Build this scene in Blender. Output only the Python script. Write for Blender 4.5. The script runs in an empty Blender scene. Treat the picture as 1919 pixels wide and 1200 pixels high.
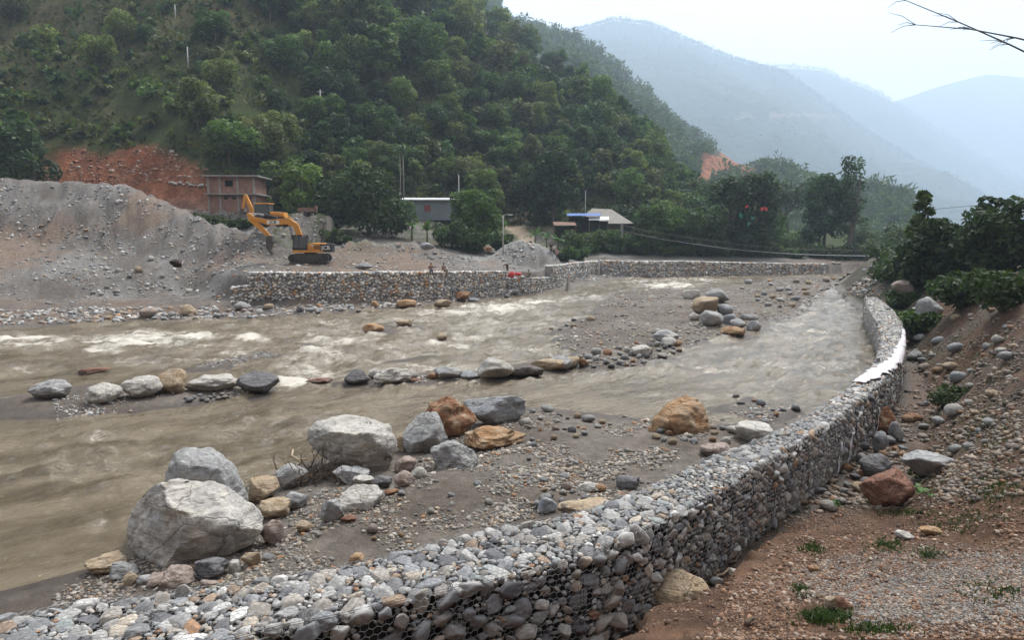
import bpy, bmesh, math, random
import numpy as np
from mathutils import Vector, Matrix, Euler

scene = bpy.context.scene
COL = scene.collection
R = math.radians
# ---------------------------------------------------------------- camera
F_PX, CX, CY, CAM_H = 1300.0, 959.5, 600.0, 7.5
PITCH = math.atan(165.0 / 1300.0)
cam_d = bpy.data.cameras.new('camera'); cam_d.sensor_width = 36.0
cam_d.lens = F_PX / 1919.0 * 36.0; cam_d.clip_start = 0.1; cam_d.clip_end = 12000.0
cam = bpy.data.objects.new('camera', cam_d); COL.objects.link(cam)
cam.location = (0, 0, CAM_H); cam.rotation_euler = (math.pi / 2 - PITCH, 0, 0)
scene.camera = cam
# ---------------------------------------------------------------- sky and sun (bright hazy overcast)
SUN_EL, SUN_AZ = R(56), R(28)          # azimuth measured from +Y towards +X
world = bpy.data.worlds.new('World'); scene.world = world; world.use_nodes = True
wn, wl = world.node_tree.nodes, world.node_tree.links
wn.clear()
w_out = wn.new('ShaderNodeOutputWorld'); w_bg = wn.new('ShaderNodeBackground')
sky = wn.new('ShaderNodeTexSky'); sky.sky_type = 'NISHITA'; sky.sun_disc = False
sky.sun_elevation = SUN_EL; sky.sun_rotation = SUN_AZ; sky.air_density = 1.0; sky.dust_density = 4.0; sky.ozone_density = 1.0
hsv = wn.new('ShaderNodeHueSaturation'); hsv.inputs['Saturation'].default_value = 0.22
mixw = wn.new('ShaderNodeMix'); mixw.data_type = 'RGBA'; mixw.inputs[0].default_value = 0.7
mixw.inputs[7].default_value = (7.4, 7.5, 7.7, 1)     # the even cloud layer
wl.new(sky.outputs[0], hsv.inputs['Color']); wl.new(hsv.outputs[0], mixw.inputs[6])
wl.new(mixw.outputs[2], w_bg.inputs['Color']); w_bg.inputs['Strength'].default_value = 0.05
wl.new(w_bg.outputs[0], w_out.inputs['Surface'])
sun_d = bpy.data.lights.new('sun', 'SUN'); sun_d.energy = 1.5; sun_d.angle = R(18); sun_d.color = (1.0, 0.96, 0.9)
sun = bpy.data.objects.new('sun', sun_d); COL.objects.link(sun)
_sd = Vector((math.sin(SUN_AZ) * math.cos(SUN_EL), math.cos(SUN_AZ) * math.cos(SUN_EL), math.sin(SUN_EL)))
sun.rotation_euler = _sd.to_track_quat('Z', 'Y').to_euler()
vs = scene.view_settings
vs.view_transform = 'Standard'; vs.look = 'None'; vs.gamma = 1.0; vs.use_curve_mapping = False
vs.exposure = 2.0
scene.render.engine = 'CYCLES'
cy = scene.cycles
cy.max_bounces = 5; cy.diffuse_bounces = 2; cy.glossy_bounces = 2; cy.transmission_bounces = 3
cy.volume_bounces = 1; cy.transparent_max_bounces = 6; cy.use_denoising = True
cy.sample_clamp_indirect = 4.0

# ---------------------------------------------------------------- helpers: projection and noise
_cp, _sp = math.cos(PITCH), math.sin(PITCH)
def ray(u, v):
    a, b = (u - CX) / F_PX, (CY - v) / F_PX
    return np.array([a, _cp + b * _sp, -_sp + b * _cp])
def at_z(u, v, z):
    d = ray(u, v); t = (z - CAM_H) / d[2]
    return np.array([d[0] * t, d[1] * t, z])
def at_y(u, v, y):
    d = ray(u, v); t = y / d[1]
    return np.array([d[0] * t, y, CAM_H + d[2] * t])
def proj(P):
    P = np.asarray(P, float); x, y, z = P[..., 0], P[..., 1], P[..., 2] - CAM_H
    f = y * _cp - z * _sp; up = y * _sp + z * _cp
    f = np.where(np.abs(f) < 1e-6, 1e-6, f)
    return CX + F_PX * x / f, CY - F_PX * up / f, f

def _hash(ix, iy, iz, seed):
    h = (ix.astype(np.int64) * 374761393 + iy.astype(np.int64) * 668265263 + iz.astype(np.int64) * 2147483647 + seed * 974634777) & 0xFFFFFFFF
    h = ((h ^ (h >> 13)) * 1274126177) & 0xFFFFFFFF
    h = ((h ^ (h >> 15)) * 2246822519) & 0xFFFFFFFF
    return ((h ^ (h >> 16)) & 0xFFFFFF) / float(0xFFFFFF)
def vnoise(x, y, z=0.0, seed=0):
    x, y, z = np.broadcast_arrays(np.asarray(x, float), np.asarray(y, float), np.asarray(z, float))
    ix, iy, iz = np.floor(x), np.floor(y), np.floor(z)
    fx, fy, fz = x - ix, y - iy, z - iz
    fx, fy, fz = [t * t * (3 - 2 * t) for t in (fx, fy, fz)]
    r = 0
    for a in (0, 1):
        for b in (0, 1):
            for c in (0, 1):
                w = (fx if a else 1 - fx) * (fy if b else 1 - fy) * (fz if c else 1 - fz)
                r = r + w * _hash(ix + a, iy + b, iz + c, seed)
    return r * 2 - 1
def fbm(x, y, z=0.0, seed=0, oct=4, gain=0.5):
    s, a, f = 0, 1.0, 1.0
    for o in range(oct):
        s = s + a * vnoise(np.asarray(x) * f, np.asarray(y) * f, np.asarray(z) * f, seed + o * 17); a *= gain; f *= 2.03
    return s
def sstep(a, b, x):
    t = np.clip((np.asarray(x, float) - a) / (b - a), 0, 1); return t * t * (3 - 2 * t)
def seg_dist(x, y, poly, closed):
    """distance to a polyline, and the side of its nearest segment (+1 = right of the direction of travel)"""
    P = np.asarray(poly, float)[:, :2]; n = len(P); best = np.full(x.shape, 1e18); side = np.zeros(x.shape); par = np.zeros(x.shape)
    cum = 0.0
    for i in range(n if closed else n - 1):
        a, b = P[i], P[(i + 1) % n]; ab = b - a; L2 = max(ab @ ab, 1e-12); L = math.sqrt(L2)
        t = np.clip(((x - a[0]) * ab[0] + (y - a[1]) * ab[1]) / L2, 0, 1)
        dx, dy = x - a[0] - t * ab[0], y - a[1] - t * ab[1]
        d = dx * dx + dy * dy; m = d < best
        best = np.where(m, d, best)
        cr = ab[0] * (y - a[1]) - ab[1] * (x - a[0])
        side = np.where(m, np.where(cr < 0, 1.0, -1.0), side); par = np.where(m, cum + t * L, par); cum += L
    return np.sqrt(best), side, par
def inside(x, y, poly):
    P = np.asarray(poly, float)[:, :2]; n = len(P); c = np.zeros(x.shape, bool)
    for i in range(n):
        (x1, y1), (x2, y2) = P[i], P[(i + 1) % n]
        if y1 == y2: continue
        c ^= ((y1 > y) != (y2 > y)) & (x < (x2 - x1) * (y - y1) / (y2 - y1) + x1)
    return c
def sdf(x, y, poly):
    d, _, _ = seg_dist(x, y, poly, True)
    return np.where(inside(x, y, poly), d, -d)
def px_poly(pts, z=0.0):
    return np.array([at_z(u, v, z) for u, v in pts])

# ---------------------------------------------------------------- helpers: objects
def mk(name, V, F, mat=None, parent=None, col=None, smooth=True, loc=(0, 0, 0), mats=None, midx=None):
    V = np.ascontiguousarray(V, dtype=np.float32).reshape(-1, 3)
    me = bpy.data.meshes.new(name)
    me.vertices.add(len(V)); me.vertices.foreach_set('co', V.ravel())
    if isinstance(F, np.ndarray):
        k = F.shape[1]; n = len(F)
        me.loops.add(n * k); me.loops.foreach_set('vertex_index', F.astype(np.int32).ravel())
        me.polygons.add(n); me.polygons.foreach_set('loop_start', np.arange(0, n * k, k, dtype=np.int32))
    else:
        lens = np.array([len(f) for f in F], dtype=np.int32); n = len(F)
        me.loops.add(int(lens.sum())); me.loops.foreach_set('vertex_index', np.fromiter((i for f in F for i in f), np.int32))
        me.polygons.add(n); st = np.zeros(n, np.int32); st[1:] = np.cumsum(lens)[:-1]; me.polygons.foreach_set('loop_start', st)
    if smooth is not None:
        me.polygons.foreach_set('use_smooth', np.full(n, bool(smooth)))
    for m in (mats or ([mat] if mat else [])): me.materials.append(m)
    if midx is not None: me.polygons.foreach_set('material_index', np.asarray(midx, np.int32))
    me.update(calc_edges=True)
    if col is not None:
        c = np.ones((len(V), 4), np.float32); c[:, :np.shape(col)[-1]] = col
        at = me.color_attributes.new('col', 'FLOAT_COLOR', 'POINT'); at.data.foreach_set('color', c.ravel())
    o = bpy.data.objects.new(name, me); COL.objects.link(o); o.location = loc
    if parent is not None: o.parent = parent
    return o
def add_attr(o, name, vals):
    at = o.data.attributes.new(name, 'FLOAT', 'POINT'); at.data.foreach_set('value', np.ascontiguousarray(vals, np.float32))
def tag(o, label=None, cat=None, group=None, kind=None):
    if label: o['label'] = label
    if cat: o['category'] = cat
    if group: o['group'] = group
    if kind: o['kind'] = kind
    return o
def thing(name, label, cat, loc=(0, 0, 0), rotz=0.0, group=None):
    o = bpy.data.objects.new(name, None); COL.objects.link(o); o.location = loc; o.rotation_euler = (0, 0, rotz); o.empty_display_size = 0.3; o['kind'] = 'thing'
    return tag(o, label, cat, group)
def dup(root, loc, rotz=0.0, scale=None, label=None, group=None):
    r = root.copy(); COL.objects.link(r); r.location = loc; r.rotation_euler = (0, 0, rotz)
    if scale is not None: r.scale = (scale,) * 3 if np.isscalar(scale) else scale
    if label: r['label'] = label
    if group: r['group'] = group
    for ch in list(root.children):
        c = ch.copy(); COL.objects.link(c); c.parent = r
        for g in ch.children:
            d = g.copy(); COL.objects.link(d); d.parent = c
    return r
class MB:
    """collects boxes, bars, tubes and prisms into one mesh"""
    def __init__(s): s.v = []; s.f = []; s.n = 0
    def add(s, V, F):
        V = np.asarray(V, float).reshape(-1, 3); s.v.append(V); s.f += [[i + s.n for i in f] for f in F]; s.n += len(V); return s
    def box(s, c, d, rot=None):
        x, y, z = [t / 2 for t in d]
        V = np.array([(-x, -y, -z), (x, -y, -z), (x, y, -z), (-x, y, -z), (-x, -y, z), (x, -y, z), (x, y, z), (-x, y, z)])
        if rot is not None: V = V @ np.array(Euler(rot).to_matrix()).T
        return s.add(V + np.array(c), [(3, 2, 1, 0), (4, 5, 6, 7), (0, 1, 5, 4), (1, 2, 6, 5), (2, 3, 7, 6), (3, 0, 4, 7)])
    def tube(s, pts, rad, n=8, cap=True):
        pts = [Vector(p) for p in pts]; rad = [rad] * len(pts) if np.isscalar(rad) else rad
        V, F = [], []; up = Vector((0.13, 0.07, 1))
        for i, p in enumerate(pts):
            t = (pts[min(i + 1, len(pts) - 1)] - pts[max(i - 1, 0)])
            t = t.normalized() if t.length > 1e-9 else Vector((0, 0, 1))
            a = t.cross(up if abs(t.dot(up.normalized())) < 0.97 else Vector((1, 0.1, 0))).normalized(); b = t.cross(a)
            for k in range(n):
                q = 2 * math.pi * k / n; V.append(p + (a * math.cos(q) + b * math.sin(q)) * rad[i])
        for i in range(len(pts) - 1):
            for k in range(n):
                F.append((i * n + k, i * n + (k + 1) % n, (i + 1) * n + (k + 1) % n, (i + 1) * n + k))
        if cap:
            F.append(tuple(range(n))[::-1]); F.append(tuple(range((len(pts) - 1) * n, len(pts) * n)))
        return s.add([tuple(v) for v in V], F)
    def bar(s, a, b, w, h):
        a, b = Vector(a), Vector(b); t = (b - a).normalized()
        x = t.cross(Vector((0, 0, 1))); x = x.normalized() if x.length > 1e-4 else Vector((1, 0, 0)); y = x.cross(t)
        V = []
        for p in (a, b):
            for i, j in ((-1, -1), (1, -1), (1, 1), (-1, 1)): V.append(tuple(p + x * i * w / 2 + y * j * h / 2))
        return s.add(V, [(3, 2, 1, 0), (4, 5, 6, 7), (0, 1, 5, 4), (1, 2, 6, 5), (2, 3, 7, 6), (3, 0, 4, 7)])
    def prism(s, poly, y0, y1):
        """polygon in x,z extruded along y"""
        n = len(poly); V = [(x, y0, z) for x, z in poly] + [(x, y1, z) for x, z in poly]
        return s.add(V, [tuple(range(n)), tuple(range(n, 2 * n))[::-1]] + [((i + 1) % n, i, i + n, (i + 1) % n + n) for i in range(n)])
    def build(s, name, mat, parent=None, smooth=False, bevel=0.0, loc=(0, 0, 0)):
        o = mk(name, np.concatenate(s.v), s.f, mat, parent, smooth=smooth, loc=loc)
        bm = bmesh.new(); bm.from_mesh(o.data); bmesh.ops.recalc_face_normals(bm, faces=bm.faces)
        bm.to_mesh(o.data); bm.free()
        if bevel:
            m = o.modifiers.new('bevel', 'BEVEL'); m.width = bevel; m.segments = 2; m.limit_method = 'ANGLE'
        return o

# ---------------------------------------------------------------- helpers: materials
def new_mat(name):
    m = bpy.data.materials.new(name); m.use_nodes = True
    nt = m.node_tree; b = nt.nodes['Principled BSDF']
    return m, nt, b
def nd(nt, typ, **kw):
    n = nt.nodes.new(typ)
    for k, v in kw.items():
        if k.startswith('i_'):
            key = k[2:]; n.inputs[int(key) if key.isdigit() else key].default_value = v
        else: setattr(n, k, v)
    return n
def mixc(nt, fac, a, b, mode='MIX'):
    n = nt.nodes.new('ShaderNodeMix'); n.data_type = 'RGBA'; n.blend_type = mode; n.clamp_factor = True
    for sock, val in ((0, fac), (6, a), (7, b)):
        if isinstance(val, (int, float)): n.inputs[sock].default_value = val
        elif isinstance(val, tuple): n.inputs[sock].default_value = val if len(val) == 4 else val + (1,)
        else: nt.links.new(val, n.inputs[sock])
    return n.outputs[2]
def ramp(nt, src, stops):
    n = nt.nodes.new('ShaderNodeValToRGB'); e = n.color_ramp.elements
    while len(e) < len(stops): e.new(0.5)
    for el, (p, c) in zip(e, stops):
        el.position = p; el.color = (c, c, c, 1) if np.isscalar(c) else tuple(c) + (1,)
    nt.links.new(src, n.inputs[0]); return n.outputs[0]
def noise(nt, vec, scale, detail=4, rough=0.55, dist=0.0):
    n = nd(nt, 'ShaderNodeTexNoise', i_Scale=scale, i_Detail=detail, i_Roughness=rough, i_Distortion=dist)
    if vec is not None: nt.links.new(vec, n.inputs['Vector'])
    return n.outputs[0]
def bump(nt, b, h, strength=0.4, dist=0.02):
    n = nd(nt, 'ShaderNodeBump', i_Strength=strength, i_Distance=dist)
    nt.links.new(h, n.inputs['Height']); nt.links.new(n.outputs[0], b.inputs['Normal']); return n
def objco(nt): return nt.nodes.new('ShaderNodeTexCoord').outputs['Object']
def geopos(nt): return nt.nodes.new('ShaderNodeNewGeometry').outputs['Position']
def mapping(nt, vec, scale=(1, 1, 1), rot=(0, 0, 0)):
    n = nd(nt, 'ShaderNodeMapping'); n.inputs['Scale'].default_value = scale; n.inputs['Rotation'].default_value = rot
    nt.links.new(vec, n.inputs['Vector']); return n.outputs[0]
def plain(name, c, rough=0.6, metal=0.0, var=0.25, nscale=3.0, bmp=0.15):
    """painted, plastic, wood or cloth: one colour with wear and fine relief"""
    m, nt, b = new_mat(name); p = objco(nt)
    n1 = noise(nt, p, nscale, 6, 0.65); lo = tuple(x * (1 - var) for x in c); hi = tuple(min(1, x * (1 + var * .6)) for x in c)
    nt.links.new(ramp(nt, n1, [(0.3, lo), (0.7, hi)]), b.inputs['Base Color'])
    b.inputs['Roughness'].default_value = rough; b.inputs['Metallic'].default_value = metal
    if bmp: bump(nt, b, noise(nt, p, nscale * 8, 4), bmp, 0.01)
    return m
# ================================================================ THE LAND
ZT = 1.9                                    # top of the near gabion wall
RIVER_E = [(-330, 1205), (-120, 1172), (40, 1142), (166, 1122), (330, 1106), (470, 1090), (600, 1072), (700, 1054), (800, 1024), (900, 992), (1000, 980), (1090, 960), (1180, 930),
           (1290, 878), (1360, 850), (1440, 818), (1520, 775), (1570, 742), (1610, 710), (1636, 684), (1650, 655), (1652, 630), (1646, 606), (1632, 586), (1622, 568), (1624, 557)]
LAND_E = [(-330, 1390), (-120, 1330), (40, 1290), (166, 1258), (330, 1222), (470, 1190), (600, 1164), (700, 1142), (800, 1118), (900, 1097), (1035, 1066), (1110, 1036), (1200, 998),
          (1330, 935), (1410, 884), (1480, 842), (1545, 800), (1598, 762), (1640, 728), (1676, 692), (1691, 662), (1694, 632), (1690, 606), (1676, 584), (1656, 566), (1642, 556)]
def chaikin(P, k=2):
    P = np.asarray(P, float)
    for _ in range(k):
        Q = np.empty((2 * len(P), P.shape[1])); Q[0] = P[0]; Q[-1] = P[-1]
        Q[1:-1:2] = 0.75 * P[:-1] + 0.25 * P[1:]; Q[2:-1:2] = 0.25 * P[:-1] + 0.75 * P[1:]
        P = Q
    return P
WE_R = chaikin([at_z(u, v, ZT)[:2] for u, v in RIVER_E]); WE_L = chaikin([at_z(u, v, ZT)[:2] for u, v in LAND_E])
W_C = (WE_R + WE_L) / 2
# the right bank's edge: the wall's centre line, run on upstream and downstream
R_EDGE = np.vstack([[W_C[0] + (W_C[0] - W_C[3]) * 12], W_C, [[36.0, 75.0], [46.0, 100.0], [62.0, 128.0], [74.0, 141.0], [90.0, 160], [150.0, 230]]])
# far gabion wall: (u, v of its foot, v of its top)
FAR_W = [(468, 577, 512), (560, 574, 511), (650, 570, 511), (740, 565, 510.5), (840, 559, 510), (950, 549, 509)]
FAR_W2 = [(952, 549, 522), (995, 545, 521), (1034, 538, 520)]
FAR_W3 = [(1034, 538, 499), (1075, 526, 494), (1120, 516, 489)]
FAR_W4 = [(1128, 517, 489), (1220, 515.5, 490), (1300, 514, 491), (1390, 512, 492.5), (1470, 510.5, 494), (1545, 509.5, 495.5)]
def wall_pts(L):
    out = []
    for u, vb, vt in L:
        p = at_z(u, vb, 0.4); t = at_y(u, vt, p[1]); out.append((p[0], p[1], t[2]))
    return np.array(out)
FW = [wall_pts(L) for L in (FAR_W, FAR_W2, FAR_W3, FAR_W4)]
FAR_LINE = np.vstack([[[-62, 63.5]], [at_z(330, 545, 1.0)[:2]], [w[:2] for W in FW for w in W], [[86, 140]], [[140, 150]]])
FAR_LINE = FAR_LINE + np.array([0.0, 0.45])
SHORE_FAR = px_poly([(-500, 652), (-200, 632), (0, 617), (166, 607), (300, 600), (460, 597), (620, 588), (800, 574), (960, 556), (1060, 542), (1130, 527), (1220, 518.5), (1330, 514), (1450, 511.5), (1550, 509.5), (1640, 506)])[:, :2]
SHORE_FAR = np.vstack([SHORE_FAR, [[100, 148]], [[170, 170]]])
BAR = px_poly([(-200, 1150), (0, 1108), (166, 1066), (250, 1050), (330, 985), (470, 900), (560, 868), (640, 850), (740, 832), (800, 800), (880, 772), (990, 764), (1100, 773), (1210, 786), (1330, 798), (1400, 794), (1460, 800), (1510, 796), (1540, 772)])[:, :2]
BAR = np.vstack([BAR, W_C[(W_C[:, 0] < BAR[-1][0] + 2.5)][::-1]])
ISLES = [px_poly(q)[:, :2] for q in (
    [(1030, 632), (1050, 612), (1110, 590), (1120, 566), (1150, 548), (1235, 545), (1300, 545), (1420, 530), (1450, 519), (1560, 519), (1570, 538), (1535, 556), (1500, 590), (1440, 606), (1430, 624), (1400, 634), (1330, 634), (1290, 650), (1270, 664), (1180, 690), (1100, 692), (1066, 680), (1070, 660), (1040, 650)],
    [(-60, 752), (60, 738), (166, 720), (300, 728), (440, 722), (515, 726), (500, 742), (420, 752), (370, 764), (250, 776), (166, 780), (0, 792)],
    [(620, 716), (700, 706), (790, 700), (900, 694), (1060, 672), (1070, 690), (960, 712), (860, 718), (770, 722), (660, 722)],
    [(350, 690), (420, 672), (500, 655), (570, 640), (590, 648), (520, 668), (430, 690), (370, 702)],
    [(690, 617), (740, 604), (790, 610), (760, 622), (700, 626)],
    [(740, 676), (800, 658), (830, 662), (800, 672)],
    [(1340, 770), (1400, 740), (1420, 745), (1440, 770), (1500, 755), (1500, 775), (1440, 800)],
    [(1575, 512), (1640, 509), (1650, 514), (1600, 517)])]
ISLE_H = [0.42, 0.30, 0.10, 0.04, 0.05, 0.03, 0.10, 0.12]
# hill: (u, foot y, foot z, ridge v, ridge y)
HILL = np.array([(-900, 100, 12, -330, 330), (-300, 104, 12, -330, 330), (166, 110, 11, -310, 330), (450, 107, 10.6, -240, 330), (600, 118, 8.0, -190, 330), (700, 125, 9.0, -140, 325),
                 (805, 131, 10.5, -70, 320), (900, 136, 9.0, 38, 312), (960, 142, 8.5, 92, 300), (1010, 143, 8.5, 146, 290), (1090, 144, 8.0, 180, 272), (1150, 144, 6.0, 226, 256),
                 (1185, 143, 4.8, 268, 246), (1230, 142, 4.4, 302, 238), (1270, 141, 4.2, 338, 230), (1300, 141, 4.0, 362, 222), (1340, 142, 3.8, 385, 215), (1420, 145, 3.6, 420, 210),
                 (1500, 150, 3.4, 436, 210), (1600, 152, 3.0, 441, 220), (1760, 155, 3.0, 441, 230), (3200, 155, 3.0, 441, 230)], float)
# gravel heaps behind the far wall: ridge (u, v, y)
HEAP = [(-700, 300, 100), (-200, 315, 102), (166, 338, 103), (235, 343, 101), (300, 376, 98), (400, 416, 93), (480, 434, 88), (545, 466, 83), (600, 478, 80)]
HEAP2 = [(610, 462, 96), (660, 447, 94), (720, 452, 93), (765, 446, 95), (800, 458, 93), (850, 480, 90)]
HEAP3 = [(922, 474, 97), (948, 456, 98), (975, 446, 99), (1000, 448, 99), (1022, 460, 99), (1044, 480, 98)]
def ridge_pts(L): return np.array([at_y(*q) for q in L])
HEAP4 = [(530, 424, 98), (560, 412, 102), (590, 411, 103), (612, 424, 103), (640, 446, 103)]
HEAP5 = [(370, 396, 101.5), (448, 397, 102), (505, 402, 102)]
HP = [ridge_pts(HEAP), ridge_pts(HEAP2), ridge_pts(HEAP3), ridge_pts(HEAP4), ridge_pts(HEAP5)]
def hill_par(x, y):
    ys = np.maximum(y, 1e-3); uu = CX + F_PX * x / ys * 0.985
    uu = np.where(y <= 1, np.where(x > 0, 3200, -900), np.clip(uu, -900, 3200))
    g = [np.interp(uu, HILL[:, 0], HILL[:, k]) for k in (1, 2, 3, 4)]
    zr = CAM_H + (435 - g[2]) / F_PX * g[3] * 1.0
    return uu, g[0], g[1], g[3], zr
def height(x, y, fine=True, parts=False):
    x = np.asarray(x, float); y = np.asarray(y, float); sh = x.shape; x = x.ravel(); y = y.ravel()
    # river bed, bars and islets
    h = np.full(x.shape, -0.7)
    sb = sdf(x, y, BAR)
    hb = np.where(sb > 0, np.minimum(0.02 + 0.11 * sb, 0.62), np.maximum(-0.7, 0.25 * sb))
    nz = fbm(x * 0.55, y * 0.55, 0, 3, 4)
    hb = hb + np.where(sb > 0.3, nz * 0.09 * sstep(0.3, 2.5, sb), 0) + (0.05 * vnoise(x * 1.7 - y * .9, y * .35 + x * .2, 0, 12) * sstep(1.5, 4, sb) if fine else 0)
    h = np.maximum(h, hb)
    si_all = np.full(x.shape, -99.0)
    for P, hh in zip(ISLES, ISLE_H):
        si = sdf(x, y, P); si_all = np.maximum(si_all, si)
        si = si + 0.5 * fbm(x * .5, y * .5, 0, 8, 3) * (0.35 if hh > .2 else 0.7)
        h = np.maximum(h, np.where(si > 0, np.minimum(0.16 * si, hh), np.maximum(-0.7, 0.22 * si)) + np.where(si > 0, 0.07 * nz * sstep(0, 2, si), 0))
    # far bank
    df, sf, _ = seg_dist(x, y, SHORE_FAR, False); df = -df * sf                 # + behind the shoreline
    hf = np.where(df > 0, np.minimum(0.03 + 0.16 * df, 0.6), np.maximum(-0.7, 0.3 * df)) + np.where(df > .2, 0.12 * fbm(x * .6, y * .6, 0, 5, 3) * sstep(.2, 2, df), 0)
    dw, sw, _ = seg_dist(x, y, FAR_LINE, False); dw = -dw * sw                    # + behind the far wall
    uu, yf, zf, yr, zr = hill_par(x, y)
    zback = np.interp(uu, [300, 440, 470, 950, 1034, 1130, 1300, 1545, 1700], [1.6, 2.6, 3.2, 2.7, 2.3, 2.3, 2.0, 1.3, 1.5])
    soft = np.interp(uu, [380, 445, 462], [5.0, 2.2, 0.45])
    gap = np.maximum(yf - (y - dw), 3.0)
    terr = zback + (zf - zback) * np.clip(dw / gap, 0, 1) ** 1.15
    hf = np.where(dw > -0.4, hf + (terr - hf) * sstep(-0.05, soft, dw), hf)
    wob = fbm(x * .22, y * .22, 0, 21, 4)
    for k, (P, sl) in enumerate(zip(HP, (0.66, 0.55, 0.6, 0.7, 0.75))):
        d, s, par = seg_dist(x, y, P, False)
        cum = np.concatenate([[0], np.cumsum(np.linalg.norm(np.diff(P[:, :2], axis=0), axis=1))])
        zz = np.interp(par, cum, P[:, 2])
        behind = s < 0
        hz = zz + (0.32 * fbm(x * .75 + y * .1, y * .12, 0, 34, 3) * np.minimum(1, d / 2) if fine and k == 0 else 0) - np.where(behind, (0.45, 0.45, 0.6, 0.5, 0.0)[k], sl) * np.sqrt(d * d + 0.5) + wob * 0.5 * np.minimum(1, d / 3) + (0.42 * fbm(x * .8, y * .8, 0, 33, 5, .6) if fine else 0)
        if k == 4: hz = np.where(behind & (d > 9), -9, hz)
        hf = np.where(dw > 0.6, np.maximum(hf, hz), hf)
    # bench and landslip above the heap
    h = np.where(df > -3, np.maximum(h, hf), h)
    # hillside
    t = (y - yf) / np.maximum(yr - yf, 1)
    prof = zf + (zr - zf) * np.clip(t, 0, 1) - np.maximum(t - 1, 0) * (yr - yf) * 0.55
    rough = fbm(x * .028, y * .028, 0, 41, 4) * 9.0 + fbm(x * .11, y * .11, 0, 43, 3) * 1.6
    hh = prof + rough * np.clip((zr - zf) / 60, 0, 1) * np.sin(np.pi * np.clip(t, 0, 1)) ** 0.8
    hh = np.maximum(hh, 2.0)
    hillm = t > 0
    h = np.where(hillm & (df > 0), np.maximum(hh, np.where(t < 0.15, h, -9)), h)
    # right bank
    dr, sr, _ = seg_dist(x, y, R_EDGE, False); dr = dr * sr                       # + on the land side
    dl = dr - 1.05
    yy_ = np.clip(y, 0, 30); dirt = 5.75 - 0.43 * yy_ + 0.0045 * yy_ * yy_ + 0.10 * np.clip(x, -6, 40) - 0.22 * sstep(6, 10, y) + 0.42 * np.maximum(x - 8.5, 0) + np.minimum(1.25 * np.maximum(-y - 1.5, 0), 110)  # last term: unseen hill behind the camera, added and steepened to block sky
    dirt = dirt + 0.10 * fbm(x * .7, y * .7, 0, 51, 4) + (0.045 * fbm(x * 2.6, y * 2.6, 0, 57, 4, .6) if fine else 0)
    t0 = np.interp(y, [6, 8.9, 10.7, 11.9, 14.6, 16], [2.9, 2.35, 1.5, 1.1, .3, .2]) + 0.9 * np.maximum(1.9 - x, 0) + 0.22 * fbm(x * 1.1, y * 1.1, 0, 52, 3)
    near = np.where(dl < t0, np.maximum(dirt - 2.2 * (t0 - dl), -0.1 + 0.2 * sstep(11, 15, y)), dirt)
    wid = np.interp(y, [14, 17, 25, 35, 60], [1.7, 1.7, 0.9, 0.4, 0.3])
    bank = 0.1 + 1.05 * np.maximum(dl - wid, 0)
    cap = np.interp(y, [20, 35, 60], [4.4, 3.8, 2.9]) + 0.22 * np.maximum(dl - 4, 0); bank = np.minimum(bank, cap) + 0.35 * fbm(x * .45, y * .45, 0, 53, 4) * sstep(0.3, 2.0, dl)
    tt = sstep(14.8, 17.0, y + 0.3 * fbm(x * .5, y * .5, 0, 55, 3))
    hr = near + (bank - near) * tt
    hr = np.where(y > 62, np.minimum(hr, np.maximum(-0.5 + 0.9 * dr, -0.5)), hr)
    h = np.where((dr > 0) & (y < 146), np.where(y > 62, np.maximum(hr, np.where(df > 0, h, -1)), hr), h)
    h = np.where((dr > 0) & (y >= 146), np.maximum(h, 3.0), h)
    if parts: return tuple(a.reshape(sh) for a in (h, sb, si_all, df, dw, t, dr, uu, nz))
    return h.reshape(sh)
def ground_px(u, v, z0=0.3):
    z = z0
    for _ in range(70):
        p = at_z(u, v, min(z, CAM_H - 0.4)); zn = H1(p[0], p[1])
        if abs(zn - z) < 0.003: break
        z = 0.5 * z + 0.5 * zn
    return np.array([p[0], p[1], zn])
# polar sheet: fine towards the photograph's side, coarse behind
PHI = np.concatenate([np.arange(-46, 46.01, 0.24), np.arange(50, 311, 4.5)]); NPH = len(PHI)
RAD = np.concatenate([np.geomspace(2.2, 700, 400)]); NR = len(RAD)
PH, RR = np.meshgrid(np.radians(PHI), RAD)
GX, GY = RR * np.sin(PH), RR * np.cos(PH)
GZ, g_sb, g_si, g_df, g_dw, g_t, g_dr, g_uu, g_nz = height(GX, GY, parts=True)
idx = np.arange(NR * NPH).reshape(NR, NPH)
a_ = idx[:-1]; b_ = idx[1:]
def ground_far(u, v, y0=58.0, y1=330.0):
    """first ground met along a sight line, for ground that rises above the eye"""
    d = ray(u, v); y = np.arange(y0, y1, .25); x = d[0] / d[1] * y; z = CAM_H + d[2] / d[1] * y; m = np.flatnonzero(HG(x, y) > z)
    i = int(m[0]) if len(m) else len(y) - 1; return np.array([x[i], y[i], float(HG(x[i:i + 1], y[i:i + 1])[0])])
_lr0, _lr1 = math.log(RAD[0]), math.log(RAD[-1])
def H1(x, y):
    """ground height read off the sheet"""
    r = math.hypot(x, y); a = math.degrees(math.atan2(x, y)); a = a + 360 if a < PHI[0] else a
    fr = min(max((math.log(max(r, 1e-3)) - _lr0) / (_lr1 - _lr0) * (NR - 1), 0), NR - 1.001); i = int(fr); fr -= i
    j = int(np.searchsorted(PHI, a, side='right')) - 1; j2 = (j + 1) % NPH; w = PHI[j2] - PHI[j]; w = w + 360 if w <= 0 else w; fa = (a - PHI[j]) / w
    return float((GZ[i, j] * (1 - fa) + GZ[i, j2] * fa) * (1 - fr) + (GZ[i + 1, j] * (1 - fa) + GZ[i + 1, j2] * fa) * fr)
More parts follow.
